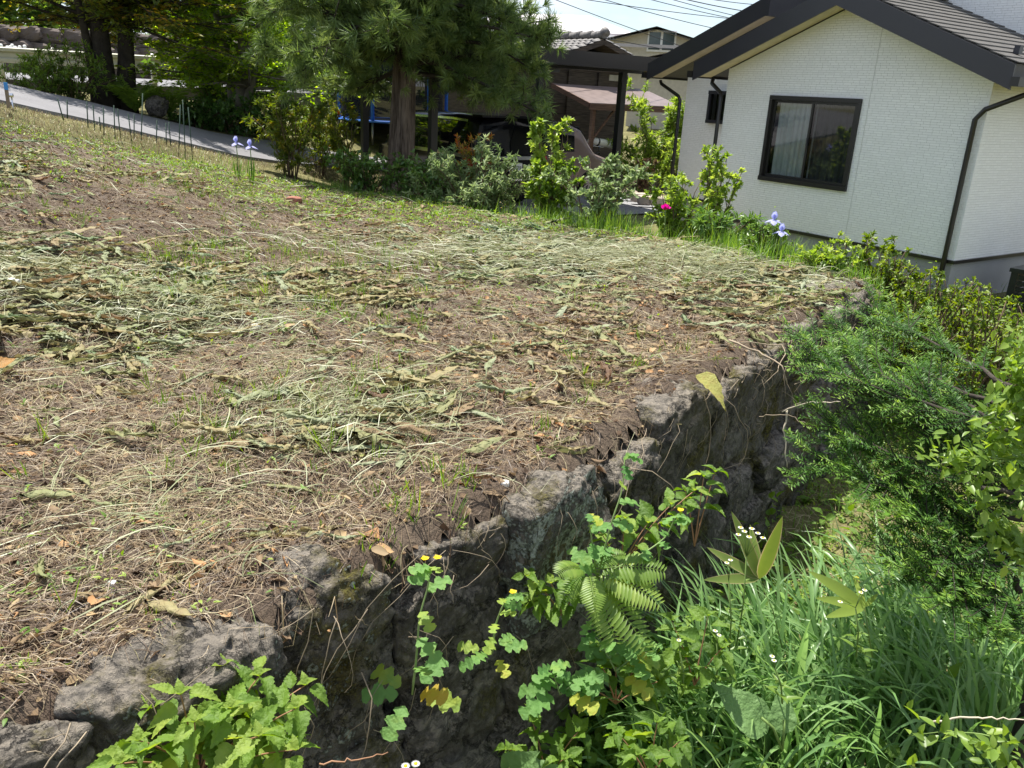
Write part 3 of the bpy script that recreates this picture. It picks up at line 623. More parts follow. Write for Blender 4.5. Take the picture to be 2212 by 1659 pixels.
# ================================================================ WHITE HOUSE
ROT_H = math.atan2(-0.817, 0.577)          # local x runs along the front wall, local y into the house
ROT_G = math.atan2(0.577, 0.817)           # local x = B (right, away), local y = A (left, away)
AV = np.array([-0.577, 0.817, 0.0]); BV = np.array([0.817, 0.577, 0.0])
def siding():
    m, t = _mat('white_siding'); L = t.links.new
    tc = N(t, 'TexCoord'); sx = N(t, 'SeparateXYZ'); L(tc.outputs['Object'], sx.inputs[0])
    ad = N(t, 'Math', operation='ADD'); L(sx.outputs['X'], ad.inputs[0]); L(sx.outputs['Y'], ad.inputs[1]); cb = N(t, 'CombineXYZ'); L(ad.outputs[0], cb.inputs['X']); L(sx.outputs['Z'], cb.inputs['Y'])
    b = N(t, 'TexBrick'); b.offset = 0.37; b.squash = 0.7; b.squash_frequency = 3; b.inputs['Scale'].default_value = 1.0; b.inputs['Brick Width'].default_value = 0.13; b.inputs['Row Height'].default_value = 0.032; b.inputs['Mortar Size'].default_value = 0.0012; b.inputs['Mortar Smooth'].default_value = 0.4
    b.inputs['Color1'].default_value = (0.15, 0.15, 0.15, 1); b.inputs['Color2'].default_value = (1, 1, 1, 1); b.inputs['Mortar'].default_value = (0, 0, 0, 1); L(cb.outputs[0], b.inputs['Vector'])
    nz = N(t, 'TexNoise'); nz.inputs['Scale'].default_value = 1.1; nz.inputs['Detail'].default_value = 5; L(tc.outputs['Object'], nz.inputs['Vector'])
    r = ramp(t, [(0.0, (0.72, 0.72, 0.71)), (0.15, (0.84, 0.84, 0.83)), (1.0, (0.9, 0.9, 0.89))]); L(b.outputs['Color'], r.inputs['Fac'])
    mm = N(t, 'MixRGB'); mm.blend_type = 'MULTIPLY'; mm.inputs['Fac'].default_value = 0.25; r2 = ramp(t, [(0.3, (0.8, 0.8, 0.78)), (0.7, (1, 1, 1))]); L(nz.outputs['Fac'], r2.inputs['Fac']); L(r.outputs['Color'], mm.inputs['Color1']); L(r2.outputs['Color'], mm.inputs['Color2'])
    p = N(t, 'BsdfPrincipled'); p.inputs['Roughness'].default_value = 0.5; L(mm.outputs['Color'], p.inputs['Base Color'])
    bp = N(t, 'Bump'); bp.inputs['Strength'].default_value = 1.0; bp.inputs['Distance'].default_value = 0.012; L(b.outputs['Color'], bp.inputs['Height']); L(bp.outputs['Normal'], p.inputs['Normal'])
    o = N(t, 'OutputMaterial'); L(p.outputs[0], o.inputs['Surface'])
siding()
plain('dark_trim', (0.03, 0.029, 0.036), 0.35, 0.5, 0, 3, 0.1)
plain('dark_brown', (0.018, 0.016, 0.015), 0.35, 0.5, 0, 3, 0.1)
plain('soffit', (0.6, 0.52, 0.38), 0.7)
plain('foundation', (0.34, 0.34, 0.34), 0.85, 0.3, 0, 2, 0.08, 0.2, 50)
plain('slate', (0.09, 0.085, 0.08), 0.6, 0.4, 0, 7, 0.25, 0.3, 90)
plain('joint_grey', (0.6, 0.6, 0.58), .8)
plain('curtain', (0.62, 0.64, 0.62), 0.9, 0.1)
plain('dimmed_curtain', (0.2, 0.21, 0.21), 0.9, 0.1)  # same curtain, darkened: dimming behind the insect screen is put into the colour
glass_mat('window_glass', (0.75, 0.8, 0.8), 0.4)
glass_mat('screen_glass', (0.45, 0.47, 0.48), 0.25)
plain('room_dark', (0.06, 0.055, 0.05), 0.9, 0.1)  # near black, stands in for the shade of the unlit room
HZ = -0.8
hs = empty('white_house', (3.715, 13.395, HZ), ROT_H)
tag(hs, 'white house with textured siding, dark gable roof and sliding window', 'house')
def zl(z): return z - HZ
GX, SL = 1.15, 0.4
def topz(x): return 2.05 + 0.4 * (2.1 - abs(x - GX)) - 0.01
def wall_cols(G, xs, zb, zt, y):
    for a, b in zip(xs[:-1], xs[1:]):
        V = np.array([[a, y, zl(zb(a) if callable(zb) else zb)], [b, y, zl(zb(b) if callable(zb) else zb)], [b, y, zl(zt(b) if callable(zt) else zt)], [a, y, zl(zt(a) if callable(zt) else zt)]])
        G.add(V, np.array([[0, 1, 2, 3]]))
X0, X1, TR = -0.94, 3.24, -0.235
wx0, wx1, wz0, wz1 = -0.02, 1.5, 0.465, 1.665
G = Geo(); wall_cols(G, [X0, wx0], TR, topz, 0); wall_cols(G, [wx0, GX, wx1], wz1, topz, 0); wall_cols(G, [wx0, wx1], TR, wz0, 0); wall_cols(G, [wx1, X1], TR, topz, 0)
fw = G.build('front_wall', MATS['white_siding'], hs, smooth=False)
# reveal of the opening
G = Geo(); G.box((wx0 - 0.01, 0.12, zl(wz0) - 0.3), (wx1 + 0.01, 0.9, zl(wz1) + 0.2)); bx_ = G
rv = Geo()
for (a, b, c, d) in (((wx0, 0, wz0), (wx0, 0.14, wz0), (wx0, 0.14, wz1), (wx0, 0, wz1)), ((wx1, 0, wz0), (wx1, 0, wz1), (wx1, 0.14, wz1), (wx1, 0.14, wz0)), ((wx0, 0, wz0), (wx1, 0, wz0), (wx1, 0.14, wz0), (wx0, 0.14, wz0)), ((wx0, 0, wz1), (wx0, 0.14, wz1), (wx1, 0.14, wz1), (wx1, 0, wz1))):
    rv.add(np.array([[p[0], p[1], zl(p[2])] for p in (a, b, c, d)]), np.array([[0, 1, 2, 3]]))
G = Geo(); wall_cols(G, [2.06], 0, 0, 0) if False else None
def sidewall(name, x, y0, y1, zb, zt):
    G = Geo(); G.add(np.array([[x, y0, zl(zb)], [x, y1, zl(zb)], [x, y1, zl(zt)], [x, y0, zl(zt)]]), np.array([[0, 1, 2, 3]])); return G.build(name, MATS['white_siding'], hs, smooth=False)
sidewall('side_wall', X1, 0, 6.5, TR, 2.06); sidewall('side_wall', X0, 1.5, 0, TR, 2.06); sidewall('side_wall', -3.3, 6.5, 1.5, TR, 1.98)
def wt2(x): return 2.0 + 0.39 * (x + 3.3)
G = Geo(); wall_cols(G, [-3.3, -2.62], TR, wt2, 1.5); wall_cols(G, [-2.62, -2.1], 1.72, wt2, 1.5); wall_cols(G, [-2.62, -2.1], TR, 1.2, 1.5); wall_cols(G, [-2.1, X0], TR, wt2, 1.5); G.build('front_wall', MATS['white_siding'], hs, smooth=False)
G = Geo(); wall_cols(G, [-1.9, GX, 3.1], 1.9, 5.6, 2.03); up = G.build('upper_wall', MATS['white_siding'], hs, smooth=False)
G = Geo(); G.add(np.array([[3.1, 2.03, zl(1.9)], [3.1, 7, zl(1.9)], [3.1, 7, zl(5.6)], [3.1, 2.03, zl(5.6)], [-1.9, 7, zl(1.9)], [-1.9, 7, zl(5.6)], [-1.9, 2.03, zl(1.9)], [-1.9, 2.03, zl(5.6)]]), np.array([[0, 1, 2, 3], [1, 4, 5, 2], [4, 6, 7, 5]])); G.build('upper_wall', MATS['white_siding'], hs, smooth=False)
G = Geo(); G.box((-2.4, 1.6, zl(5.6)), (3.6, 7.5, zl(5.8))); G.build('upper_roof', MATS['dark_trim'], hs, smooth=False)
G = Geo(); G.add(np.array([[-3.3, 6.5, zl(TR)], [3.24, 6.5, zl(TR)], [3.24, 6.5, zl(2.0)], [-3.3, 6.5, zl(2.0)]]), np.array([[0, 1, 2, 3]])); G.build('back_wall', MATS['white_siding'], hs, smooth=False)
# siding joint
G = Geo(); G.box((1.62, -0.003, zl(TR)), (1.628, 0.004, zl(2.72))); G.build('siding_joint', MATS['joint_grey'], fw, smooth=False)
# foundation and drip trim
G = Geo(); G.box((X0 + .03, 0.03, -0.5), (X1 - .03, 6.4, zl(TR) - 0.004)); G.box((-3.27, 1.53, -0.5), (X0 + .028, 6.4, zl(TR) - 0.004)); G.build('foundation', MATS['foundation'], hs, smooth=False)
G = Geo(); G.box((X0 - .015, -0.022, zl(TR) - 0.035), (X1 + .022, 0.03, zl(TR) + 0.008)); G.box((X1 - 0.03, 0.031, zl(TR) - 0.035), (X1 + 0.021, 6.5, zl(TR) + 0.007)); G.box((-3.32, 1.478, zl(TR) - 0.035), (X0 - .016, 1.53, zl(TR) + 0.007)); G.build('base_trim', MATS['dark_brown'], hs, smooth=False)
# roofs: slab + barge boards + courses
OH = 0.42
def slope_slab(G, xa, za, xb, zb, y0, y1, th):
    V = []
    for y in (y0, y1):
        for (x_, z_) in ((xa, za), (xb, zb), (xb, zb + th), (xa, za + th)): V.append([x_, y, zl(z_)])
    G.add(np.array(V), np.array([[0, 1, 2, 3], [7, 6, 5, 4], [0, 4, 5, 1], [1, 5, 6, 2], [2, 6, 7, 3], [3, 7, 4, 0]]))
ZR = 2.9
xl, xr = GX - 2.46, GX + 2.5
def rz_(x): return ZR - SL * abs(x - GX)
rf = Geo(); slope_slab(rf, xl, rz_(xl) + .02, GX, ZR + .02, -OH + 0.03, 2.02, 0.2); slope_slab(rf, GX, ZR + .02, xr, rz_(xr) + .02, -OH + 0.03, 6.5, 0.2)
roof = rf.build('roof', MATS['slate'], hs, smooth=False)
for (a, b, nm) in ((xl, GX, 0), (GX, xr, 1)):
    G = Geo(); slope_slab(G, a, rz_(a) - 0.06, b, rz_(b) - 0.06, -OH, -OH + 0.028, 0.27); G.build('barge_board', MATS['dark_trim'], roof, smooth=False)
    G = Geo(); slope_slab(G, a, rz_(a), b, rz_(b), -OH + 0.03, 0.0, 0.015); G.build('soffit', MATS['soffit'], roof, smooth=False)
G = Geo(); slope_slab(G, GX - 0.12, ZR + 0.215, GX, ZR + 0.27, -OH - 0.01, 2.02, 0.02); slope_slab(G, GX, ZR + 0.27, GX + .12, ZR + 0.215, -OH - 0.01, 2.02, 0.02); G.build('ridge_cap', MATS['dark_trim'], roof, smooth=False)
nc = 15
for c in range(nc):
    a = GX + (xr - GX) * c / nc; b = GX + (xr - GX) * (c + 1) / nc + 0.02
    G = Geo(); slope_slab(G, a, rz_(a) + 0.222, b, rz_(b) + 0.238, -OH + 0.02, 6.5, 0.012); G.build('roof_course', MATS['slate'], roof, smooth=False)
for kx, ky in ((3.28, 0.35), (3.4, 0.1), (3.3, 1.1), (3.3, 1.8)):
    G = Geo(); G.box((kx - .05, ky - .04, zl(rz_(kx) + .25)), (kx + .02, ky + .04, zl(rz_(kx) + .32))); G.build('snow_guard', MATS['dark_trim'], roof, smooth=False)
# left wing roof, one slope rising to the right
r2a, r2b = -4.0, -1.28
def rz2(x): return 1.94 + 0.39 * (x - r2a)
rf2 = Geo(); slope_slab(rf2, r2a, rz2(r2a) + .02, r2b, rz2(r2b) + .02, 1.12, 6.5, 0.2); roof2 = rf2.build('wing_roof', MATS['slate'], hs, smooth=False)
G = Geo(); slope_slab(G, r2a, rz2(r2a) - 0.06, r2b, rz2(r2b) - 0.06, 1.09, 1.118, 0.3); G.build('barge_board', MATS['dark_trim'], roof2, smooth=False)
G = Geo(); slope_slab(G, r2a, rz2(r2a), r2b, rz2(r2b), 1.12, 1.5, 0.015); G.build('soffit', MATS['soffit'], roof2, smooth=False)
G = Geo(); G.box((r2b + .002, 1.05, zl(rz2(r2b)) - 0.08), (r2b + 0.08, 2.0, zl(rz2(r2b)) + 0.27)); G.build('verge_cap', MATS['dark_trim'], roof2, smooth=False)
# gutters and downpipes
def pipe(P, r=0.032, name='downpipe', par=hs, mat='dark_brown'):
    G = Geo(); P = np.array(P, float); 
    G.tube(P, r, 8); return G.build(name, MATS[mat], par)
for (gx, gz_, y0, y1, rr) in ((xl - 0.05, rz_(xl) + 0.03, -OH - 0.02, 1.1, roof), (xr + 0.05, rz_(xr) + 0.03, -OH - 0.02, 6.4, roof), (r2a - 0.05, rz2(r2a) + 0.03, 1.05, 6.4, roof2)):
    G = Geo(); G.box((gx - 0.055, y0, zl(gz_) - 0.05), (gx + 0.045, y1, zl(gz_) + 0.05)); G.build('gutter', MATS['dark_brown'], rr, smooth=False)
pipe([(xl - .04, 0.1, zl(1.9)), (xl + .02, .02, zl(1.83)), (X0 - .09, -.02, zl(1.68)), (X0 - .06, -.05, zl(1.6)), (X0 - .06, -.05, zl(1.0)), (X0 - .06, -.05, zl(0)), (X0 - .06, -.05, zl(-.8))])
pipe([(xr + .03, 0.15, zl(1.84)), (xr - .05, .05, zl(1.8)), (X1 + .0, -.06, zl(1.62)), (X1 - .09, -.07, zl(1.5)), (X1 - .09, -.07, zl(.8)), (X1 - .09, -.07, zl(0)), (X1 - .09, -.07, zl(-.85))])
pipe([(r2a - .03, 1.5, zl(1.88)), (r2a + .05, 1.45, zl(1.83)), (-3.42, 1.42, zl(1.62)), (-3.36, 1.42, zl(1.54)), (-3.36, 1.42, zl(.5)), (-3.36, 1.42, zl(-.85))])
# the sliding window
wn = empty('window'); wn.parent = hs
wn.location = (0, 0, 0)
rv.build('reveal', MATS['dark_brown'], wn, smooth=False)
fr = Geo(); e = 0.04
fr.box((wx0 - .02, -.035, zl(wz1) - e), (wx1 + .02, .05, zl(wz1) + .02)); fr.box((wx0 - .02, -.05, zl(wz0) - .025), (wx1 + .02, .05, zl(wz0) + e))
fr.box((wx0 - .02, -.034, zl(wz0) + e + .001), (wx0 + e * .8, .05, zl(wz1) - e - .001)); fr.box((wx1 - e * .8, -.034, zl(wz0) + e + .001), (wx1 + .02, .05, zl(wz1) - e - .001))
fr.build('window_frame', MATS['dark_brown'], wn, smooth=False)
cx = (wx0 + wx1) / 2
def sash(x0, x1, y, gm):
    s_ = Geo(); t_ = 0.036; z0 = zl(wz0) + e + .003; z1 = zl(wz1) - e - .003
    s_.box((x0, y, z0), (x0 + t_, y + .025, z1)); s_.box((x1 - t_, y, z0), (x1, y + .025, z1)); s_.box((x0 + t_, y, z0), (x1 - t_, y + .025, z0 + t_)); s_.box((x0 + t_, y, z1 - t_), (x1 - t_, y + .025, z1))
    o = s_.build('sash', MATS['dark_brown'], wn, smooth=False)
    p_ = Geo(); p_.add(np.array([[x0 + t_, y + .012, z0 + t_], [x1 - t_, y + .012, z0 + t_], [x1 - t_, y + .012, z1 - t_], [x0 + t_, y + .012, z1 - t_]]), np.array([[0, 1, 2, 3]])); p_.build('pane', MATS[gm], o, smooth=False)
sash(wx0 + e * .8 + .002, cx + .03, 0.02, 'window_glass'); sash(cx - .02, wx1 - e * .8 - .002, -0.012, 'screen_glass')
h_ = Geo(); h_.box((cx - .012, -.03, zl(1.0)), (cx + .012, -.0125, zl(1.12))); h_.build('window_handle', MATS['dark_trim'], wn, smooth=False)
def curtain(x0, x1, mat, y=0.1):
    n = 70; u = np.linspace(0, 1, n); xx = x0 + (x1 - x0) * u; yy = y + 0.022 * np.sin(u * 46 + 2 * np.sin(u * 9)) + 0.01 * np.sin(u * 101)
    V = np.concatenate([np.stack([xx, yy, np.full(n, zl(wz0) - .02)], 1), np.stack([xx, yy * .6 + y * .4, np.full(n, zl(wz1) + .02)], 1)]); k = np.arange(n - 1)
    G = Geo(); G.add(V, np.stack([k, k + 1, n + k + 1, n + k], 1)); return G.build('curtain', MATS[mat], wn)
curtain(wx0 + .1, cx + .02, 'curtain'); curtain(cx + .021, wx1, 'dimmed_curtain')
G = Geo(); G.add(np.array([[wx0 - .5, .5, zl(TR)], [wx1 + .5, .5, zl(TR)], [wx1 + .5, .5, zl(2.2)], [wx0 - .5, .5, zl(2.2)]]), np.array([[0, 1, 2, 3]])); G.build('dark_room_sheet', MATS['room_dark'], wn, smooth=False)  # dark sheet close behind the panes, painted as room shade
# small awning window of the wing
w2 = empty('small_window'); w2.parent = hs
G = Geo()
for lo, hi in (((-2.64, 1.40, zl(1.68)), (-2.08, 1.5, zl(1.74))), ((-2.64, 1.40, zl(1.17)), (-2.08, 1.5, zl(1.23))), ((-2.64, 1.41, zl(1.2301)), (-2.59, 1.5, zl(1.6799))), ((-2.13, 1.41, zl(1.2301)), (-2.08, 1.5, zl(1.6799)))): G.box(lo, hi)
G.build('window_frame', MATS['dark_trim'], w2, smooth=False)
G = Geo(); G.add(np.array([[-2.59, 1.44, zl(1.23)], [-2.13, 1.44, zl(1.23)], [-2.13, 1.44, zl(1.68)], [-2.59, 1.44, zl(1.68)]]), np.array([[0, 1, 2, 3]])); G.build('pane', MATS['screen_glass'], w2, smooth=False)
G = Geo(); G.add(np.array([[-2.7, 1.7, zl(1.1)], [-2.0, 1.7, zl(1.1)], [-2.0, 1.7, zl(1.8)], [-2.7, 1.7, zl(1.8)]]), np.array([[0, 1, 2, 3]])); G.build('dark_room_sheet', MATS['room_dark'], w2, smooth=False)  # dark sheet again, shade of the room inside painted on
# garden bench / black plastic store by the side wall
plain('black_plastic', (0.012, 0.012, 0.014), 0.4, 0.5)
sb = empty('storage_bench', (3.715 + 0.577 * 4.0 + 0.817 * 0.9, 13.395 - 0.817 * 4.0 + 0.577 * 0.9, gz(6.7, 10.6)), ROT_H + 0.1)
tag(sb, 'black plastic bench box standing beside the side wall of the white house', 'bench')
for nm, bs in (('lid', [((-.3, -.45, .52), (.3, .7, .57))]), ('back', [((-.3, .3, .571), (.3, .36, 1.15))]), ('leg', [((-.28, -.43, 0), (-.2, -.35, .52))]), ('leg', [((.2, -.43, 0), (.28, -.35, .52))]), ('leg', [((-.28, .6, 0), (-.2, .68, .52))]), ('leg', [((.2, .6, 0), (.28, .68, .52))])):
    G = Geo()
    for lo, hi in bs: G.box(lo, hi)
    G.build(nm, MATS['black_plastic'], sb, smooth=False)
for k in range(6):
    G = Geo(); G.box((-.27, -.34 + 0 * k, .06 + .075 * k), (-.25, .6, .115 + .075 * k)); G.build('slat', MATS['black_plastic'], sb, smooth=False)
    G = Geo(); G.box((-.19, -.42, .06 + .075 * k), (.19, -.4, .115 + .075 * k)); G.build('slat', MATS['black_plastic'], sb, smooth=False)

# ================================================================ CARPORT
cz = -0.87
fl = np.array([-1.79, 16.9, cz])
cp = empty('carport', fl, ROT_G); tag(cp, 'black flat roofed metal carport over the parked cars', 'carport')
CW, CL = 4.75, 3.1
plain('black_metal', (0.018, 0.017, 0.018), 0.4, 0.5, 0, 2, 0.15)
for (a, b) in ((0, 0), (CW, 0), (0, CL), (CW, CL)):
    G = Geo(); G.box((a - .07, b - .07, -0.05), (a + .07, b + .07, 2.92)); G.build('post', MATS['black_metal'], cp, smooth=False)
for b in (0, CL):
    G = Geo(); G.box((-.35, b - .06, 2.921), (CW + .55, b + .06, 3.02)); G.build('beam', MATS['black_metal'], cp, smooth=False)
G = Geo(); G.box((-.4, -1.0, 3.021), (CW + .6, CL + 1.0, 3.2)); G.build('roof', MATS['black_metal'], cp, smooth=False)
G = Geo(); G.box((-.42, -1.06, 2.95), (CW + .62, -1.001, 3.23)); G.build('fascia', MATS['black_metal'], cp, smooth=False)
plain('white_plastic', (0.72, 0.72, 0.7), 0.5)
G = Geo(); G.box((CW - .45, -.075, 2.74), (CW - .2, -.061, 2.86)); G.build('sticker', MATS['white_plastic'], cp, smooth=False)
G = Geo(); G.box((CW - .1, -.09, 2.72), (CW - .08, -.071, 2.84)); G.build('bracket', MATS['black_metal'], cp, smooth=False)
# pad under the cars
G = Geo(); c4 = [fl + BV * a + AV * b for a, b in ((-3, -1.2), (6.8, -1.2), (6.8, 5.5), (-3, 5.5))]; V = np.array(c4); V[:, 2] = cz + 0.0
ground_mat('gravel', [(0.35, (0.16, 0.16, 0.165)), (0.65, (0.42, 0.42, 0.43))], 3, 70, 0.8, mixfine=0.85)
xs_ = np.linspace(0, 1, 30); V = np.array([(c4[0] * (1 - a) + c4[1] * a) * (1 - b) + (c4[3] * (1 - a) + c4[2] * a) * b for b in xs_ for a in xs_]); V[:, 2] = np.maximum(cz, gnd_z(V[:, 0], V[:, 1], False) * 0 + cz) + 0.03
g = np.arange(900).reshape(30, 30); q = np.stack([g[:-1, :-1], g[:-1, 1:], g[1:, 1:], g[1:, :-1]], -1).reshape(-1, 4)
G = Geo(); G.add(V, q); tag(G.build('carport_gravel', MATS['gravel']), kind='structure')

# ================================================================ PARKED CARS
plain('car_black', (0.006, 0.006, 0.008), 0.12, 0.3, 0, 3, 0.1)
plain('car_brown', (0.2, 0.15, 0.14), 0.25, 0.4, 0.2, 3, 0.05)
plain('car_white', (0.72, 0.7, 0.7), 0.2, 0.6, 0, 3, 0.05, coat=1.0)
plain('chrome', (0.75, 0.75, 0.77), 0.12, 0.5, 1.0)
plain('tail_red', (0.35, 0.008, 0.01), 0.15, 0.6, 0, 3, 0.1, coat=1.0)
plain('rubber', (0.015, 0.015, 0.015), 0.8, 0.2)
plain('rim_metal', (0.3, 0.3, 0.31), 0.3, 0.5, 0.8)
plain('car_glass', (0.006, 0.007, 0.008), 0.03, 0.45, 0, 3, 0.1)
plain('car_glass_teal', (0.3, 0.4, 0.42), 0.05, 0.5, 0, 3, 0.1)  # opaque; pale teal stands in for the reflection in the windscreen
plain('plate_white', (0.75, 0.75, 0.73), 0.5)
plain('plate_green', (0.01, 0.07, 0.03), 0.5)
plain('blue_cloth', (0.03, 0.2, 0.62), 0.7)
plain('cyan_cloth', (0.15, 0.55, 0.5), 0.7)
class Car:
    def __init__(s, Wd, Ln, H, belt, roof_pts, side_pts):
        s.W, s.L, s.H, s.belt, s.rp = Wd / 2, Ln, H, belt, np.array(roof_pts); s.sp = np.array(side_pts)
    def sec(s, y, v, off=0.0, side=1):
        """v 0..1 from the sill to the roof centre line"""
        zr = np.interp(y, s.rp[:, 0], s.rp[:, 1]); wy = np.interp(y, s.sp[:, 0], s.sp[:, 1])
        vs = np.array([0, .08, .18, .3, .4, .56, .7, .8, 1.0]); xsn = np.array([.93, .985, 1.0, .995, .985, .93, .84, .68, 0.0])
        bl = min(s.belt, zr - 0.06); zs = np.array([.2, .28, .45, .75 * bl / 1.0 if bl > .8 else .6 * bl, bl, bl + (zr - bl) * .55, bl + (zr - bl) * .9, zr - (zr - bl) * .03, zr])
        x = np.interp(v, vs, xsn) * s.W * wy + (off if v < .75 else 0); z = np.interp(v, vs, zs) + (off if v >= .75 else 0)
        return side * x, z
    def lean(s, y, z):                       # raked tail
        k = np.clip(1 - y / 1.2, 0, 1); return y + 0.2 * k * np.clip((z - s.belt) / (s.H - s.belt), 0, 1)
    def grid(s, y0, y1, v0, v1, off, side, ny, nv):
        V = []
        for y in np.linspace(y0, y1, ny):
            for v in np.linspace(v0, v1, nv):
                x, z = s.sec(y, v, off, side); V.append([x, s.lean(y, z), z])
        g = np.arange(ny * nv).reshape(ny, nv); q = np.stack([g[:-1, :-1], g[:-1, 1:], g[1:, 1:], g[1:, :-1]], -1).reshape(-1, 4)
        return np.array(V), q if side < 0 else q[:, ::-1]
    def tail(s, z0, z1, x0, x1, off, nx=9, nz=7):
        """panel on the rear face; x as fraction of local half width"""
        V = []; vv = np.linspace(0, 1, 400); sx, sz = zip(*[s.sec(0.0, v) for v in vv]); sx = np.array(sx); sz = np.array(sz)
        for z in np.linspace(z0, z1, nz):
            hw = np.interp(z, sz, sx)
            for u in np.linspace(x0, x1, nx): V.append([u * hw, s.lean(0.0, z) - off - 0.05 * (1 - u * u), z])
        g = np.arange(nx * nz).reshape(nz, nx); q = np.stack([g[:-1, :-1], g[:-1, 1:], g[1:, 1:], g[1:, :-1]], -1).reshape(-1, 4)
        return np.array(V), q
def car_common(name, car, loc, rot, paint, label, wheels):
    r_ = empty(name, loc, rot); tag(r_, label, 'car')
    G = Geo()
    for sd_ in (1, -1):
        V, q = car.grid(0, car.L, 0, 1, 0, sd_, 40, 28); G.add(V, q)
    V, q = car.tail(.2, car.H - 0.005, -1, 1, 0.0, 13, 16); G.add(V, q)
    G.box((-car.W * .9, .3, .18), (car.W * .9, car.L - .3, .21))
    b_ = G.build('body', MATS[paint], r_)
    for (wx, wy) in [(sx * (car.W - .1), wy) for wy in wheels for sx in (-1, 1)]:
        w_ = Geo(); a = np.linspace(0, 2 * math.pi, 25); rr = .32
        prof = [(-.1, .2), (-.1, rr - .03), (-.07, rr), (.07, rr), (.1, rr - .03), (.1, .2)]
        V = np.array([[px, rad * math.cos(t_), rad * math.sin(t_)] for t_ in a[:-1] for (px, rad) in prof]); g_ = np.arange(24 * 6).reshape(24, 6); g2 = np.roll(g_, -1, 0)
        w_.add(V, np.stack([g_[:, :-1], g2[:, :-1], g2[:, 1:], g_[:, 1:]], -1).reshape(-1, 4))
        wh = empty('wheel', (wx, wy, rr)); wh.parent = r_
        w_.build('tyre', MATS['rubber'], wh)
        rm = Geo(); ox = .09 if wx > 0 else -.09
        for sp in range(10):
            t_ = sp * math.pi / 5; rm.bar((ox, 0.03 * math.cos(t_), .03 * math.sin(t_)), (ox, .2 * math.cos(t_), .2 * math.sin(t_)), .035, .02, (1, 0, 0))
        rm.build('rim', MATS['rim_metal'], wh, smooth=False)
    return r_, b_
ROTC = ROT_G
van = Car(1.85, 4.9, 1.93, 1.03, [(0, 1.84), (.25, 1.9), (1.2, 1.93), (3.0, 1.9), (3.5, 1.8), (4.3, 1.14), (4.75, .98), (4.9, .8)], [(0, .97), (.3, 1.0), (4.0, 1.0), (4.6, .95), (4.9, .84)])
rl = np.array([-0.98, 17.67, cz + 0.03])
vr, vb_ = car_common('minivan', van, rl + BV * .925, ROTC, 'car_black', 'black minivan parked under the carport with its tailgate towards the garden', (1.0, 3.9))
for sd_ in (-1, 1):
    for (y0, y1) in ((.42, 1.55), (1.62, 2.72), (2.8, 3.55)):
        V, q = van.grid(y0, y1, .43, .66, 0.006, sd_, 10, 6); G = Geo(); G.add(V, q); G.build('side_window', MATS['car_glass'], vr)
    V, q = van.grid(.1, 3.7, .4, .425, 0.014, sd_, 16, 2); G = Geo(); G.add(V, q); G.build('chrome_strip', MATS['chrome'], vr)
    V, q = van.grid(.45, 3.2, .668, .688, 0.014, sd_, 16, 2); G = Geo(); G.add(V, q); G.build('chrome_strip', MATS['chrome'], vr)
    V, q = van.tail(.88, 1.1, .62 * sd_, 1.0 * sd_, 0.02, 5, 4); G = Geo(); G.add(V, q if sd_ > 0 else q[:, ::-1]); G.build('tail_light', MATS['tail_red'], vr)
    V, q = van.grid(0.0, .38, .3, .43, 0.01, sd_, 5, 4); G = Geo(); G.add(V, q); G.build('tail_light', MATS['tail_red'], vr)
    G = Geo(); G.box((sd_ * .93, 3.5, 1.05), (sd_ * 1.15, 3.62, 1.28)); G.build('door_mirror', MATS['car_black'], vr, smooth=False)
V, q = van.grid(3.3, 4.28, .76, 1.0, 0.04, 1, 14, 6); G = Geo(); G.add(V, q); V, q = van.grid(3.3, 4.28, .76, 1.0, 0.04, -1, 14, 6); G.add(V, q); G.build('windscreen', MATS['car_glass'], vr)
V, q = van.tail(1.14, 1.7, -.88, .88, 0.012, 13, 8); G = Geo(); G.add(V, q); G.build('rear_window', MATS['car_glass'], vr)
V, q = van.tail(1.03, 1.1, -.62, .62, 0.03, 13, 3); G = Geo(); G.add(V, q); G.build('chrome_strip', MATS['chrome'], vr)
V, q = van.tail(.6, .64, -.85, .85, 0.03, 13, 3); G = Geo(); G.add(V, q); G.build('chrome_strip', MATS['chrome'], vr)
G = Geo(); G.box((-.8, .0, 1.86), (.8, .38, 1.905)); G.build('spoiler', MATS['car_black'], vr, smooth=False)
pl = Geo(); pl.box((-.165, -.115, .8), (.165, -.1, .965)); plo = pl.build('number_plate', MATS['plate_white'], vr, smooth=False)
def text_mesh(txt, size, mat, parent, M, name='lettering'):
    cu = bpy.data.curves.new(name, 'FONT'); cu.body = txt; cu.size = size; cu.align_x = 'CENTER'; cu.align_y = 'CENTER'; cu.extrude = 0.0015
    ob = bpy.data.objects.new(name, cu); C.objects.link(ob); dg = bpy.context.evaluated_depsgraph_get(); me = bpy.data.meshes.new_from_object(ob.evaluated_get(dg)); bpy.data.objects.remove(ob); bpy.data.curves.remove(cu)
    me.materials.clear(); me.materials.append(MATS[mat]); return link(name, me, parent, M)
RX = Matrix.Rotation(math.pi / 2, 4, 'X')
text_mesh('\u00b731-78', 0.115, 'plate_green', plo, Matrix.Translation((0, -.118, .86)) @ RX)
G = Geo(); a = np.linspace(0, 2 * math.pi, 21)
G.tube(np.stack([.055 * np.cos(a), np.full(21, -.1), 1.0 + .036 * np.sin(a)], 1), .007, 5); G.tube(np.stack([.02 * np.cos(a), np.full(21, -.1), 1.0 + .034 * np.sin(a)], 1), .005, 5); G.tube(np.stack([.045 * np.cos(a), np.full(21, -.1), 1.012 + .013 * np.sin(a)], 1), .005, 5); G.build('emblem', MATS['chrome'], vr)
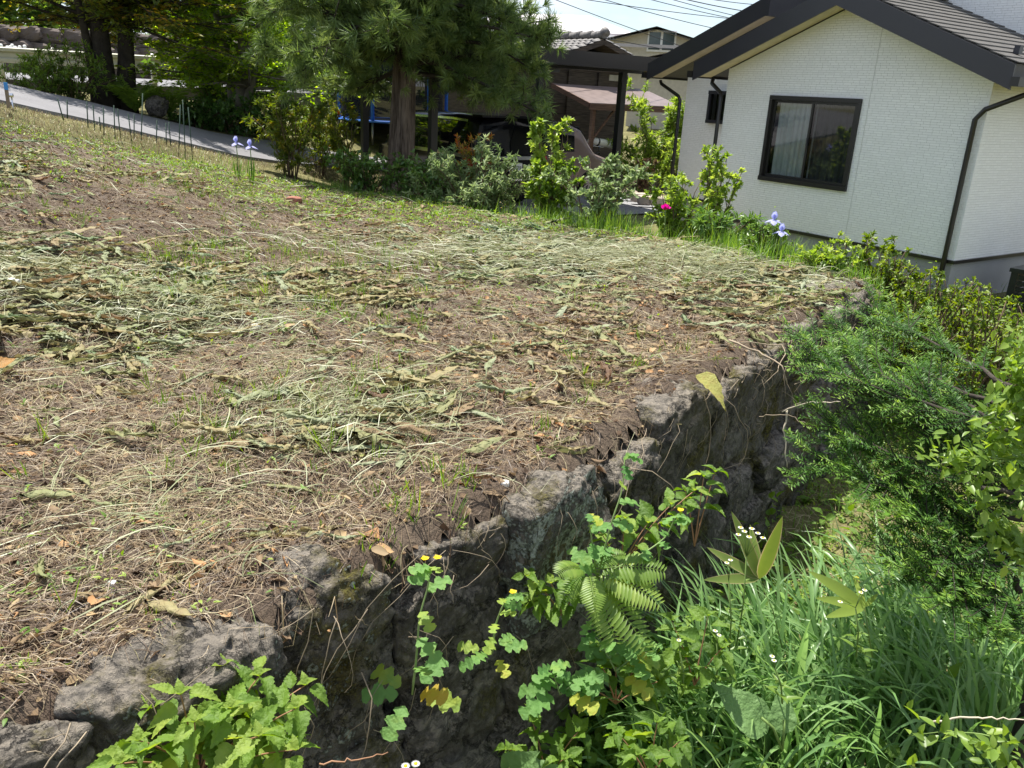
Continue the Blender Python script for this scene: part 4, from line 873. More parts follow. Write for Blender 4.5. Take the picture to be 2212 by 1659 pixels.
# small two-tone wagon behind
wag = Car(1.48, 3.4, 1.75, 0.98, [(0, 1.68), (.2, 1.73), (1.4, 1.75), (2.2, 1.7), (2.45, 1.6), (2.85, 1.02), (3.25, .9), (3.4, .7)], [(0, .97), (.3, 1), (2.8, 1), (3.2, .95), (3.4, .85)])
wl = at_d(1215, 330, 20.2); wl[2] = cz + 0.03
wr, wb_ = car_common('kei_wagon', wag, (wl[0] - 2.0, wl[1] + 0.9, cz + .03), ROT_G - math.radians(100), 'car_brown', 'small brown and white wagon parked to the right of the minivan', (.65, 2.75))
V, q = wag.grid(.1, 2.4, .79, 1.0, 0.022, 1, 34, 8); G = Geo(); G.add(V, q); V, q = wag.grid(.1, 2.4, .79, 1.0, 0.022, -1, 34, 8); G.add(V, q); G.build('white_roof', MATS['car_white'], wr)
for sd_ in (-1, 1):
    for (y0, y1) in ((.3, 1.2), (1.26, 2.25)):
        V, q = wag.grid(y0, y1, .43, .68, 0.006, sd_, 8, 5); G = Geo(); G.add(V, q); G.build('side_window', MATS['car_glass'], wr)
V, q = wag.grid(2.42, 2.86, .76, 1.0, 0.05, 1, 12, 8); G = Geo(); G.add(V, q); V, q = wag.grid(2.42, 2.86, .76, 1.0, 0.05, -1, 12, 8); G.add(V, q); G.build('windscreen', MATS['car_glass_teal'], wr)
G = Geo(); G.box((-.5, 2.0, 1.05), (.1, 2.06, 1.5)); G.build('sun_shade', MATS['blue_cloth'], wr, smooth=False)
G = Geo(); G.box((-.5, 3.32, .62), (.5, 3.42, .7)); G.build('grille', MATS['chrome'], wr, smooth=False)

# ================================================================ BARN, LEAN-TO AND WHAT STANDS THERE
def plank_mat(name, c0, c1):
    m, t = _mat(name); L = t.links.new; tc = N(t, 'TexCoord'); mp = N(t, 'Mapping'); mp.inputs['Scale'].default_value = (1.5, 1.5, 22); L(tc.outputs['Object'], mp.inputs['Vector'])
    nz = N(t, 'TexNoise'); nz.inputs['Scale'].default_value = 2.0; nz.inputs['Detail'].default_value = 8; L(mp.outputs[0], nz.inputs['Vector']); r = ramp(t, [(0.3, c0), (0.7, c1)]); L(nz.outputs['Fac'], r.inputs['Fac'])
    p = N(t, 'BsdfPrincipled'); p.inputs['Roughness'].default_value = .85; L(r.outputs['Color'], p.inputs['Base Color']); b = N(t, 'Bump'); b.inputs['Strength'].default_value = .5; b.inputs['Distance'].default_value = .01; L(nz.outputs['Fac'], b.inputs['Height']); L(b.outputs['Normal'], p.inputs['Normal'])
    o = N(t, 'OutputMaterial'); L(p.outputs[0], o.inputs['Surface'])
plank_mat('old_plank', (0.018, 0.013, 0.01), (0.085, 0.065, 0.05)); plank_mat('brown_wood', (0.07, 0.035, 0.025), (0.16, 0.085, 0.06))
plain('kawara', (0.16, 0.15, 0.145), 0.7, 0.4, 0, 9, 0.4, 0.3, 70)
plain('sheet_roof', (0.17, 0.13, 0.12), 0.45, 0.4, 0, 5, 0.2)
BZ = -0.75
bn = empty('barn', np.array([2.04, 24.92, BZ]) + AV * .78, ROT_G); tag(bn, 'old dark timber barn with grey tiled gable roof behind the carport', 'barn')
RH = 3.02 - BZ
for k in range(13):                                  # horizontal boards of the gable wall
    z0 = 0.05 + k * 0.285; hw = min(1.62, (RH - z0 - .33) / 0.33 - .1)
    if hw < .2: break
    G = Geo(); G.box((-hw, -.03 - 0.012 * (k % 2), z0), (hw, .02, z0 + .278)); G.build('plank', MATS['old_plank'], bn, smooth=False)
G = Geo(); G.box((-1.6, .021, 0), (1.6, 6.5, RH - .75)); G.build('side_walls', MATS['old_plank'], bn, smooth=False)
for px_ in (-1.62, -.55, .55, 1.55):
    G = Geo(); G.box((px_ - .06, -.1, 0), (px_ + .06, -.043, RH - .85)); G.build('post', MATS['old_plank'], bn, smooth=False)
br = empty('tiled_roof'); br.parent = bn
for sd_ in (-1, 1):
    G = Geo(); V = []
    for y in (-.75, 6.8):
        for (x_, z_) in ((0, RH - .1), (2.0 * sd_, RH - .1 - .66), (2.0 * sd_, RH - .66), (0, RH)): V.append([x_, y, z_])
    F_ = np.array([[0, 1, 2, 3], [7, 6, 5, 4], [0, 4, 5, 1], [1, 5, 6, 2], [2, 6, 7, 3], [3, 7, 4, 0]]); G.add(np.array(V), F_ if sd_ > 0 else F_[:, ::-1]); G.build('roof_deck', MATS['old_plank'], br, smooth=False)
    G = Geo(); G.bar((0, -.78, RH - .07), (2.02 * sd_, -.78, RH - .07 - .667), .05, .13); G.build('barge_board', MATS['old_plank'], br, smooth=False)
# curved tiles, one object each on the slope that faces the camera
tile = Geo(); a = np.linspace(-1, 1, 7); prof = np.stack([a * .13, .028 * np.cos(a * math.pi)], 1)
Vt = np.array([[0 + sx_, px_, pz_ + (0.03 if sx_ == 0 else 0.0)] for sx_ in (0, .27) for (px_, pz_) in prof]); kk = np.arange(6); tile.add(np.concatenate([Vt, Vt - [0, 0, .02]]), np.concatenate([np.stack([kk, kk + 1, 7 + kk + 1, 7 + kk], 1), np.stack([14 + kk, kk, kk + 1, 14 + kk + 1], 1)[:, ::-1]]))
tme = tile.mesh('roof_tile', MATS['kawara'], True)
for sd_ in (-1, 1):
    for iy in range(16 if sd_ < 0 else 2):
        for ix in range(8):
            x_ = 0.12 + ix * .245; z_ = RH + .035 - .33 * x_
            # tile's high end points to the ridge
            d_ = np.array([sd_ * 1.0, 0, -.33]); d_ /= np.linalg.norm(d_); yv = np.array([0, 1.0, 0]); zv = np.cross(d_, yv) * (1 if sd_ > 0 else -1)
            M3 = np.stack([-d_, yv, zv], -1)
            o_ = np.array([sd_ * (x_ + .25), -.68 + iy * .255, z_ - .33 * .25])
            link('roof_tile', tme, br, m4(M3, o_))
for k in range(9):
    G = Geo(); G.tube([(0, -.78 + k * .5, RH + .13), (0, -.3 + k * .5, RH + .11)], [.12, .1], 8); G.build('ridge_tile', MATS['kawara'], br)
G = Geo(); G.tube([(0, -.86, RH + .12), (0, -.8, RH + .17), (0, -.72, RH + .12)], [.13, .16, .13], 8); G.build('ridge_end', MATS['kawara'], br)
# lean-to against the gable
lt = empty('lean_to', (2.04, 24.92, BZ), ROT_G); tag(lt, 'brown lean-to roof on thin posts against the barn gable', 'shed roof')
G = Geo(); V = np.array([[-1.75, -.1, 2.55], [1.55, -.1, 2.55], [1.55, -1.75, 2.12], [-1.75, -1.75, 2.12]]); V = np.concatenate([V, V - [0, 0, .04]]); G.add(V, np.array([[0, 3, 2, 1], [4, 5, 6, 7], [3, 7, 6, 2], [2, 6, 5, 1], [0, 4, 7, 3], [0, 1, 5, 4]])); G.build('roof_sheet', MATS['sheet_roof'], lt, smooth=False)
G = Geo(); G.box((-1.78, -1.79, 1.95), (1.6, -1.751, 2.1)); G.build('fascia', MATS['brown_wood'], lt, smooth=False)
G = Geo(); G.bar((-1.77, -.1, 2.5), (-1.77, -1.75, 2.06), .04, .12); G.build('rafter', MATS['brown_wood'], lt, smooth=False)
for px_ in (-1.55, 1.3):
    G = Geo(); G.box((px_ - .05, -1.7, 0), (px_ + .05, -1.6, 1.96)); G.build('post', MATS['brown_wood'], lt, smooth=False)
    G = Geo(); G.bar((px_ + .02, -1.65, 1.2), (px_ + .7, -1.65, 1.95), .05, .05); G.build('brace', MATS['brown_wood'], lt, smooth=False)
# bicycle
bi = empty('bicycle', (2.04, 24.92, BZ) + BV * (-.95) - AV * 1.0 + np.array([0, 0, .0]), ROT_G + .15); tag(bi, 'black bicycle leaning under the lean-to beside the barn wall', 'bicycle')
a = np.linspace(0, 2 * math.pi, 33)
for wx in (-.5, .5):
    wh = empty('wheel', (wx, 0, .33)); wh.parent = bi
    G = Geo(); G.tube(np.stack([.31 * np.cos(a), 0 * a, .31 * np.sin(a)], 1), .02, 6); G.build('tyre', MATS['rubber'], wh)
    G = Geo()
    for k in range(12): G.tube([(0, 0, 0), (.3 * math.cos(k * .5236), 0, .3 * math.sin(k * .5236))], .003, 3)
    G.build('spokes', MATS['chrome'], wh)
G = Geo()
for p_, q_ in (((-.5, 0, .33), (-.1, 0, .32)), ((-.1, 0, .32), (-.22, 0, .8)), ((-.1, 0, .32), (.32, 0, .78)), ((-.2, 0, .72), (.3, 0, .84)), ((-.5, 0, .33), (-.2, 0, .72)), ((.5, 0, .33), (.32, 0, .78)), ((.32, 0, .78), (.28, 0, .98))): G.tube([p_, q_], .018, 6)
G.build('frame', MATS['black_plastic'], bi)
G = Geo(); G.tube([(.24, -.28, 1.0), (.3, -.1, .98), (.3, .1, .98), (.24, .28, 1.0)], .015, 6); G.build('handlebar', MATS['chrome'], bi)
G = Geo(); G.tube([(-.36, 0, .87), (-.22, 0, .88), (-.1, 0, .87)], [.07, .06, .025], 8); G.build('saddle', MATS['black_plastic'], bi)
G = Geo(); G.tube([(.05, -.06, .55), (.15, -.06, .72)], [.05, .05], 8); G.build('bottle', MATS['tail_red'], bi)
tb = empty('white_tube', (2.04, 24.92, BZ + 1.12) + BV * (-.75) - AV * 1.55, ROT_G); tag(tb, 'white tube strapped across the lean-to post above the bicycle', 'tube')
G = Geo(); G.tube([(-.75, 0, .06), (-.3, 0, .01), (.25, 0, -.08)], .095, 12); G.build('barrel', MATS['white_plastic'], tb)
for k in (-.5, .1):
    G = Geo(); G.tube([(k - .02, 0, .03 - .09 * (k + .5)), (k + .02, 0, .02 - .09 * (k + .5))], .11, 12); G.build('strap', MATS['black_plastic'], tb)
# trampoline behind the pine
tp_ = at_d(850, 265, 23.5); tp_[2] = gz(tp_[0], tp_[1])
trp = empty('trampoline', tp_); tag(trp, 'round trampoline with blue rim pad and black net enclosure', 'trampoline')
zr_ = at_d(850, 262, 23.5)[2] - tp_[2]
a = np.linspace(0, 2 * math.pi, 33)
G = Geo(); V = np.array([[r_ * math.cos(t_), r_ * math.sin(t_), zr_ + dz] for t_ in a[:-1] for (r_, dz) in ((1.5, 0), (1.5, .04), (1.25, .05), (1.25, .0))]); g_ = np.arange(32 * 4).reshape(32, 4); g2 = np.roll(g_, -1, 0); G.add(V, np.concatenate([np.stack([g_[:, i], g2[:, i], g2[:, (i + 1) % 4], g_[:, (i + 1) % 4]], 1) for i in range(4)])); plain('blue_pad', (0.03, 0.16, 0.6), .5); G.build('rim_pad', MATS['blue_pad'], trp)
def net_mat():
    m, t = _mat('net'); L = t.links.new; d_ = N(t, 'BsdfDiffuse'); d_.inputs[0].default_value = (.03, .03, .033, 1); tr = N(t, 'BsdfTransparent'); mx = N(t, 'MixShader'); mx.inputs[0].default_value = .72; L(tr.outputs[0], mx.inputs[1]); L(d_.outputs[0], mx.inputs[2]); o = N(t, 'OutputMaterial'); L(mx.outputs[0], o.inputs['Surface'])
net_mat()
G = Geo(); V = np.array([[1.3 * math.cos(t_), 1.3 * math.sin(t_), z_] for t_ in a[:-1] for z_ in (zr_ + .05, zr_ + 1.75)]); g_ = np.arange(64).reshape(32, 2); g2 = np.roll(g_, -1, 0); G.add(V, np.stack([g_[:, 0], g2[:, 0], g2[:, 1], g_[:, 1]], 1)); G.build('net', MATS['net'], trp)
G = Geo(); V = np.array([[1.25 * math.cos(t_), 1.25 * math.sin(t_), zr_ + .02] for t_ in a[:-1]] + [[0, 0, zr_ - .02]]); k = np.arange(32); G.add(V, np.stack([k, (k + 1) % 32, k * 0 + 32], 1)); G.build('mat', MATS['black_plastic'], trp)
for k in range(6):
    t_ = k * math.pi / 3 + .3; c_, s_ = 1.42 * math.cos(t_), 1.42 * math.sin(t_)
    G = Geo(); G.tube([(c_, s_, zr_), (c_, s_, zr_ + 1.8)], .045, 8); G.build('padded_pole', MATS['blue_pad'], trp)
    G = Geo(); G.tube([(c_, s_, zr_), (c_, s_, -.05)], .03, 6); G.build('leg', MATS['rim_metal'], trp)

# ================================================================ FAR HOUSES
plain('cream_wall', (0.62, 0.56, 0.42), 0.8); plain('beige_wall', (0.5, 0.46, 0.38), 0.8); plain('pale_roof', (0.5, 0.47, 0.48), 0.5); plain('grey_roof', (0.4, 0.37, 0.37), 0.6)
plain('window_white', (0.75, 0.75, 0.75), .5); plain('window_dark', (0.05, 0.07, 0.08), .1, .7)
def far_house(c, rot, w_, d_, zw, zr, wallm, roofm, label, hip=False, wins=(), zb=0.0, oh=.5):
    h = empty('far_house', c, rot); tag(h, label, 'house')
    G = Geo(); G.box((-w_ / 2, -d_ / 2, zb), (w_ / 2, d_ / 2, zw)); 
    if not hip: G.add(np.array([[-w_ / 2, -d_ / 2, zw], [w_ / 2, -d_ / 2, zw], [0, -d_ / 2, zr - .1], [-w_ / 2, d_ / 2, zw], [w_ / 2, d_ / 2, zw], [0, d_ / 2, zr - .1]]), np.array([[0, 1, 2], [4, 3, 5]]))
    G.build('wall', MATS[wallm], h, smooth=False)
    G = Geo(); W2, D2 = w_ / 2 + oh, d_ / 2 + oh; ze = zw - .12
    rl_ = (d_ / 2 - w_ / 2 * .8) if hip else D2
    V = np.array([[-W2, -D2, ze], [W2, -D2, ze], [W2, D2, ze], [-W2, D2, ze], [0, -rl_, zr], [0, rl_, zr]], float); V2 = V - [0, 0, .14]
    G.add(np.concatenate([V, V2]), [np.array([[0, 1, 4], [2, 3, 5], [7, 6, 10], [9, 8, 11]] if hip else [[0, 4, 0]])[: 4 if hip else 0], np.array([[1, 2, 5, 4], [3, 0, 4, 5], [8, 7, 10, 11], [6, 9, 11, 10], [0, 6, 7, 1], [1, 7, 8, 2], [2, 8, 9, 3], [3, 9, 6, 0]])]); ro = G.build('roof', MATS[roofm], h, smooth=False)
    for (face, u, z0, ww, hh, nm) in wins:
        win = empty('window'); win.parent = h
        if face == 'f': lo, hi = (u - ww / 2, -d_ / 2 - .06, z0), (u + ww / 2, -d_ / 2 + .02, z0 + hh); pv = [(-.04, -.075, -.075)]
        G = Geo(); G.box(lo, hi); G.build('frame', MATS['window_white'], win, smooth=False)
        for sx_ in (0, 1):
            G = Geo(); G.box((u - ww / 2 + .08 + sx_ * (ww / 2 - .03), -d_ / 2 - .075, z0 + .09), (u - ww / 2 + .08 + sx_ * (ww / 2 - .03) + ww / 2 - .14, -d_ / 2 - .061, z0 + hh - .09)); G.build('pane', MATS['window_dark'], win, smooth=False)
    return h, ro
A1 = at_d(1440, 150, 44); 
h1, r1 = far_house((A1[0], A1[1] + 2.2, 0.6), math.radians(-14), 5.2, 6, at_d(1440, 95, 44)[2] - .6, at_d(1440, 62, 44)[2] - .6, 'beige_wall', 'grey_roof', 'beige two storey house with grey gable roof in the far distance', wins=(('f', .25, at_d(1427, 112, 43)[2] - .6, 1.35, .95, ''), ('f', -2.2, at_d(1400, 98, 43)[2] - .6, .35, .4, '')))
A2 = at_d(1235, 150, 46)
h2, r2 = far_house((A2[0] - 1.2, A2[1] + 3.0, 0.6), math.radians(78), 6.0, 9.0, at_d(1240, 66, 46)[2] - .6, at_d(1240, 22, 46)[2] - .6, 'cream_wall', 'pale_roof', 'cream two storey house with pale hipped metal roof behind the barn', True)
win = empty('window'); win.parent = h2
G = Geo(); zz = at_d(1218, 88, 44)[2] - .6
G.box((-3.06, .8, zz - .2), (-2.9, 4.0, zz + .75)) ; G.build('frame', MATS['window_white'], win, smooth=False)
for k in range(2):
    G = Geo(); G.box((-3.09, .9 + k * 1.55, zz - .12), (-3.061, 2.35 + k * 1.55, zz + .68)); G.build('pane', MATS['window_dark'], win, smooth=False)
A3 = at_d(1460, 135, 36)
far_house((A3[0] + .4, A3[1] + 1.5, 0.3), math.radians(-14), 3.6, 3, at_d(1460, 135, 36)[2] - .3, at_d(1458, 111, 36)[2] - .3, 'beige_wall', 'grey_roof', 'small brown gabled outbuilding in front of the far beige house')
# snow guards on the far pale roof are left to the eye; overhead wires
plain('wire_black', (0.02, 0.02, 0.022), .6)
wires = [((1190, -4), (1690, 175), .5), ((1300, -2), (1690, 95), .6), ((1385, -6), (1690, 62), .4), ((1460, -6), (1690, 38), .35), ((1520, -4), (1690, 15), .3), ((1270, 76), (1700, 150), .25), ((1420, -10), (1700, 60), .35), ((1250, -3), (1700, 55), .4)]
for i, (p_, q_, sag) in enumerate(wires):
    a_ = at_d(p_[0], p_[1], 30.0); b_ = at_d(q_[0], q_[1], 38.0); d_ = b_ - a_; a_ = a_ - d_ * .8; b_ = b_ + d_ * .6
    t_ = np.linspace(0, 1, 24)[:, None]; P_ = a_ * (1 - t_) + b_ * t_ - np.array([0, 0, 1.0]) * sag * 4 * t_ * (1 - t_) + np.array([0, 0, sag * .9])
    G = Geo(); G.tube(P_, .012 if i != 3 else .016, 5)
    tag(G.build('overhead_wire', MATS['wire_black']), 'thin black overhead wire in the sky, ' + ['lowest', 'third lowest', 'fifth lowest', 'second highest', 'highest', 'second lowest', 'fourth lowest', 'third highest'][i] + ' where the wires meet the house roof', 'wire', 'overhead wires')
# ---- paving by the house
plain('paver', (0.42, 0.36, 0.3), .8, .3, 0, 4, .15, .2, 60); plain('paver_grey', (0.36, 0.34, 0.33), .8, .3, 0, 4, .15, .2, 60)
pv = empty('paving', (0, 0, -.8)); tag(pv, kind='structure')
po = np.array([3.715, 13.395, 0]) - np.array([.577, -.817, 0]) * 1.1
ux = np.array([-.577, .817, 0]); uy = np.array([-.817, -.577, 0])
for i in range(9):
    for j in range(4):
        a = po + ux * (i * .62) + uy * (.05 + j * .46); G = Geo()
        V = np.array([a, a + ux * .61, a + ux * .61 + uy * .45, a + uy * .45]); zz = max(gz(*V.mean(0)[:2]), -.84) + .05 + .004 * ((i * 7 + j * 3) % 3); V[:, 2] = zz; V = np.concatenate([V, V - [0, 0, .1]])
        G.add(V, np.array([[0, 1, 2, 3], [0, 4, 5, 1], [1, 5, 6, 2], [2, 6, 7, 3], [3, 7, 4, 0]])); G.build('paver', MATS['paver' if j else 'paver_grey'], pv, (0, 0, -.8), smooth=False)
for k, (px_, py_, D_) in enumerate([(1362, 388, 21), (1384, 392, 20.4), (1400, 395, 20), (1425, 396, 20)]):
    c_ = at_d(px_, py_, D_); G = Geo(); zg = gz(c_[0], c_[1]); V, F = rock((.42, .2, .22), 820 + k, 6, .015); G.add(V + [c_[0], c_[1], max(zg, -.8) + .12], F)
    tag(G.build('edging_block', MATS['paver']), ['pale block at the left end of the flower bed edging by the paving', 'second pale block of the flower bed edging by the paving', 'third pale block of the flower bed edging by the paving', 'pale edging block beside the house downpipe at the end of the paving'][k], 'block', 'edging blocks')
# ---- guard rail of the upper road
plain('rail_metal', (0.45, 0.44, 0.36), .45, .4, .3, 6, .12); plain('post_metal', (0.6, 0.6, 0.56), .4, .4, .3)
gp = [at_d(x_, 150, 24.5) for x_ in (-330, -100, 3, 118, 225, 331, 437, 545)]
gr = empty('guard_rail', (gp[3][0], gp[3][1], 1.2)); tag(gr, 'pale metal guard rail along the upper road behind the trees', 'guard rail')
for p_ in gp:
    G = Geo(); b_ = np.array([p_[0], p_[1], 1.1]); G.tube([b_, b_ + [0, 0, .86]], .07, 10); o = G.build('post', MATS['post_metal'], gr, (gp[3][0], gp[3][1], 1.2))
    G = Geo(); G.tube([b_ + [0, 0, .86], b_ + [0, 0, .9]], [.075, .03], 10); G.build('cap', MATS['post_metal'], o, (gp[3][0], gp[3][1], 1.2))
pr = [(-.02, 0), (.05, .02), (.05, .09), (0, .13), (0, .22), (.05, .26), (.05, .33), (-.02, .35)]
for i in range(len(gp) - 1):
    a_, b_ = gp[i], gp[i + 1]; d_ = unit((b_ - a_) * [1, 1, 0]); nn = np.array([d_[1], -d_[0], 0]); V = []
    for e_ in (a_ - d_ * .02, b_ + d_ * .02):
        for (o_, z_) in pr: V.append([e_[0] + nn[0] * (o_ + .08 + .004 * i), e_[1] + nn[1] * (o_ + .08 + .004 * i), 1.6 + z_])
    k = np.arange(7); G = Geo(); G.add(np.array(V), np.stack([k, k + 1, 8 + k + 1, 8 + k], 1)); G.build('beam', MATS['rail_metal'], gr, (gp[3][0], gp[3][1], 1.2), smooth=False)

# ================================================================ TREES AND SHRUBS
leaf_mat('pine_needle', [(0.0, (0.06, 0.1, 0.035)), (0.5, (0.13, 0.2, 0.06)), (1.0, (0.26, 0.33, 0.1))], 0.4, 0.45, 0.4, 3)
leaf_mat('hemlock', [(0.0, (0.07, 0.11, 0.03)), (0.45, (0.16, 0.22, 0.04)), (0.75, (0.25, 0.23, 0.035)), (1.0, (0.36, 0.2, 0.04))], 0.5, 0.5, 0.3, 0.8)
leaf_mat('maple_leaf', [(0.0, (0.11, 0.2, 0.03)), (0.5, (0.25, 0.4, 0.05)), (1.0, (0.45, 0.58, 0.09))], 0.62, 0.45, 0.35, 1.0)
leaf_mat('broadleaf', [(0.0, (0.05, 0.1, 0.025)), (0.5, (0.12, 0.21, 0.04)), (1.0, (0.25, 0.36, 0.06))], 0.55, 0.5, 0.3, 1.0)
leaf_mat('nandina_leaf', [(0.0, (0.07, 0.12, 0.02)), (0.5, (0.17, 0.22, 0.03)), (0.8, (0.3, 0.24, 0.04)), (1.0, (0.4, 0.13, 0.03))], 0.45, 0.45, 0.4, 4)
leaf_mat('fresh_leaf', [(0.0, (0.09, 0.16, 0.03)), (0.5, (0.19, 0.3, 0.05)), (1.0, (0.36, 0.45, 0.1))], 0.5, 0.4, 0.45, 4)
leaf_mat('dark_glossy', [(0.0, (0.03, 0.08, 0.02)), (0.5, (0.08, 0.17, 0.035)), (1.0, (0.17, 0.28, 0.06))], 0.3, 0.35, 0.5, 4)
leaf_mat('greygreen_leaf', [(0.0, (0.08, 0.13, 0.05)), (0.5, (0.19, 0.27, 0.11)), (1.0, (0.36, 0.43, 0.23))], 0.4, 0.5, 0.35, 4)
leaf_mat('azalea_leaf', [(0.0, (0.06, 0.11, 0.015)), (0.5, (0.14, 0.22, 0.025)), (1.0, (0.27, 0.34, 0.05))], 0.4, 0.45, 0.4, 4)
leaf_mat('grass_blade', [(0.0, (0.04, 0.1, 0.02)), (0.5, (0.1, 0.22, 0.035)), (1.0, (0.25, 0.38, 0.07))], 0.45, 0.4, 0.45, 3)
leaf_mat('white_petal', [(0.0, (0.7, 0.7, 0.68)), (1.0, (0.85, 0.85, 0.85))], 0.3, 0.5, 0.3)
def bark_mat(name, c0, c1):
    m, t = _mat(name); L = t.links.new; tc = N(t, 'TexCoord'); mp = N(t, 'Mapping'); mp.inputs['Scale'].default_value = (16, 16, 1.6); L(tc.outputs['Object'], mp.inputs['Vector'])
    nz = N(t, 'TexNoise'); nz.inputs['Scale'].default_value = 1.0; nz.inputs['Detail'].default_value = 6; nz.inputs['Roughness'].default_value = .65; L(mp.outputs[0], nz.inputs['Vector']); r = ramp(t, [(0.36, c0), (0.64, c1)]); L(nz.outputs['Fac'], r.inputs['Fac'])
    p = N(t, 'BsdfPrincipled'); p.inputs['Roughness'].default_value = .95; p.inputs['Specular IOR Level'].default_value = .15; L(r.outputs['Color'], p.inputs['Base Color']); b = N(t, 'Bump'); b.inputs['Strength'].default_value = 1; b.inputs['Distance'].default_value = .06; L(nz.outputs['Fac'], b.inputs['Height']); L(b.outputs['Normal'], p.inputs['Normal'])
    o = N(t, 'OutputMaterial'); L(p.outputs[0], o.inputs['Surface'])
bark_mat('bark', (0.05, 0.036, 0.028), (0.23, 0.18, 0.145)); plain('dark_bark', (0.05, 0.042, 0.034), 0.95, 0.2, 0, 9, 0.4, 0.8, 30); plain('grey_bark', (0.2, 0.18, 0.15), 0.9, 0.2, 0, 6, 0.4, 0.6, 30)
plain('twig', (0.12, 0.085, 0.055), 0.9, 0.2); plain('green_stem', (0.13, 0.2, 0.05), 0.6, 0.3)
DIA = (np.array([[0, 0, 0], [-.5, .45, .08], [0, 1, -.1], [.5, .45, .08]]), [np.array([[0, 3, 2, 1]])])
LAN = oval(3, 1.0, 0.26, 0.2, 0.2); OVL = oval(3, 1.0, 0.5, 0.2, 0.15)
def curve_pts(p, d, ln, n, wob, grav, r_):
    P = [np.array(p, float)]; d = unit(d)
    for i in range(n):
        d = unit(d + r_.normal(0, wob, 3) + np.array([0, 0, grav])); P.append(P[-1] + d * ln / n)
    return np.array(P)
def ground_at(x, y):
    ins = in_poly(np.array([x]), np.array([y]), TPOLY)[0]
    return max(gz(x, y), tz(x, y) if (ins or seg_dist(np.array([x]), np.array([y]), BACK)[0][0] < 1.4) and y > 7.5 else -9)
def shrub(name, base, h, rx, ry, nst, ntw, nlf, lf, lsize, mat, label, cat='shrub', group=None, var=.5, vs=.2, stem_r=.012, up=.5, seed=0, cluster=.5, stemmat='twig', low=.12, round_=False, lw=1.0, zext=0.0, spread=1.0, tip=0.0):
    """stems from the base, twigs off the stems, leaves along the twigs"""
    r_ = np.random.default_rng(seed + 1000); b = np.asarray(base, float); root = empty(name, b); tag(root, label, cat, group)
    S = Geo(); tips = []; dirs = []
    for i in range(nst):
        a = r_.uniform(0, 6.283); q = math.sqrt(r_.random()); tx, ty = rx * q * math.cos(a), ry * q * math.sin(a); hh = h * (r_.uniform(.75, 1.0) if not round_ else math.sqrt(max(.05, 1 - q * q * .85)) * r_.uniform(.8, 1))
        t = np.linspace(0, 1, 7)[:, None]; p0 = np.array([tx * .15, ty * .15, -.05]); p2 = np.array([tx, ty, hh]); p1 = np.array([tx * .35, ty * .35, hh * .6])
        P = p0 * (1 - t) ** 2 + 2 * p1 * t * (1 - t) + p2 * t ** 2; P[1:-1] += r_.normal(0, .02 * h, (5, 3)) * [1, 1, .3]
        S.tube(P, np.linspace(stem_r, stem_r * .35, 7), 5)
        for j in range(ntw):
            u = r_.uniform(low, 1.0) if j else .999; k = min(int(u * 6), 5); p = P[k] + (P[k + 1] - P[k]) * (u * 6 - k)
            d = unit(np.array([tx, ty, 0]) * .8 / max(rx, ry, .1) + r_.normal(0, .75, 3) + [0, 0, up]); ln = (.16 + .2 * r_.random()) * max(rx, ry) * spread * (1.2 - .4 * u)
            Q = curve_pts(p, d, ln, 3, .2, -.05, r_); S.tube(Q, [stem_r * .4, stem_r * .35, stem_r * .3, stem_r * .2], 3, caps=False); tips.append(Q)
    S.build('stems', MATS[stemmat], root)
    T = np.array(tips); nT = len(T); per = max(1, nlf // nT); idx = np.repeat(np.arange(nT), per); n = len(idx)
    u = r_.random(n) ** (1 - cluster * .6) * 2.999; k = u.astype(int); f = (u - k)[:, None]; P = T[idx, k] * (1 - f) + T[idx, k + 1] * f; D = unit(T[idx, k + 1] - T[idx, k])
    d = unit(D * .6 + r_.normal(0, .75, (n, 3)) + [0, 0, .25]); nn = np.array([0, 0, 1.0]) + r_.normal(0, .45, (n, 3))
    sc = lsize * r_.uniform(.6, 1.25, n)
    M = frames(d, nn) * np.stack([sc * lw, sc, sc], 1)[:, None, :]
    tv = np.repeat(r_.normal(0, vs * .7, nT), per); v = np.clip(var + tv + r_.normal(0, vs * .6, n) + tip * (u / 3 - .5), 0, 1)
    G = Geo(); G.inst(lf[0], lf[1], M, P, v); tag(G.build('foliage', MATS[mat], root), kind='stuff')
    return root
def gb(px, py, D):
    p = at_d(px, py, D); p[2] = ground_at(p[0], p[1]); return p
def hz(px, py, D): return at_d(px, py, D)[2]

# ---- the big pine beside the carport
def needle_tuft(seed, n=46, ln=.2):
    r_ = np.random.default_rng(seed); V = []; F = []
    for i in range(n):
        a = r_.uniform(0, 6.283); e = math.acos(r_.uniform(.05, 1)); d = np.array([math.sin(e) * math.cos(a), math.cos(e), math.sin(e) * math.sin(a)]); l_ = ln * r_.uniform(.75, 1.1)
        p0 = np.array([0, r_.uniform(-.05, .05), 0]); p1 = p0 + d * l_ * .55; p2 = p0 + d * l_ + np.array([0, 0, -.035]) * l_ / ln; s_ = unit(np.cross(d, r_.normal(size=3))) * .0048
        k = len(V); V += [p0 - s_, p0 + s_, p1 + s_, p1 - s_, p2]; F += [[k, k + 1, k + 2, k + 3]]; F += [[k + 3, k + 2, k + 4, k + 4]]
    F = np.array(F); return np.array(V), [F[::2], F[1::2][:, :3]]
TUFT = [needle_tuft(i) for i in range(4)]
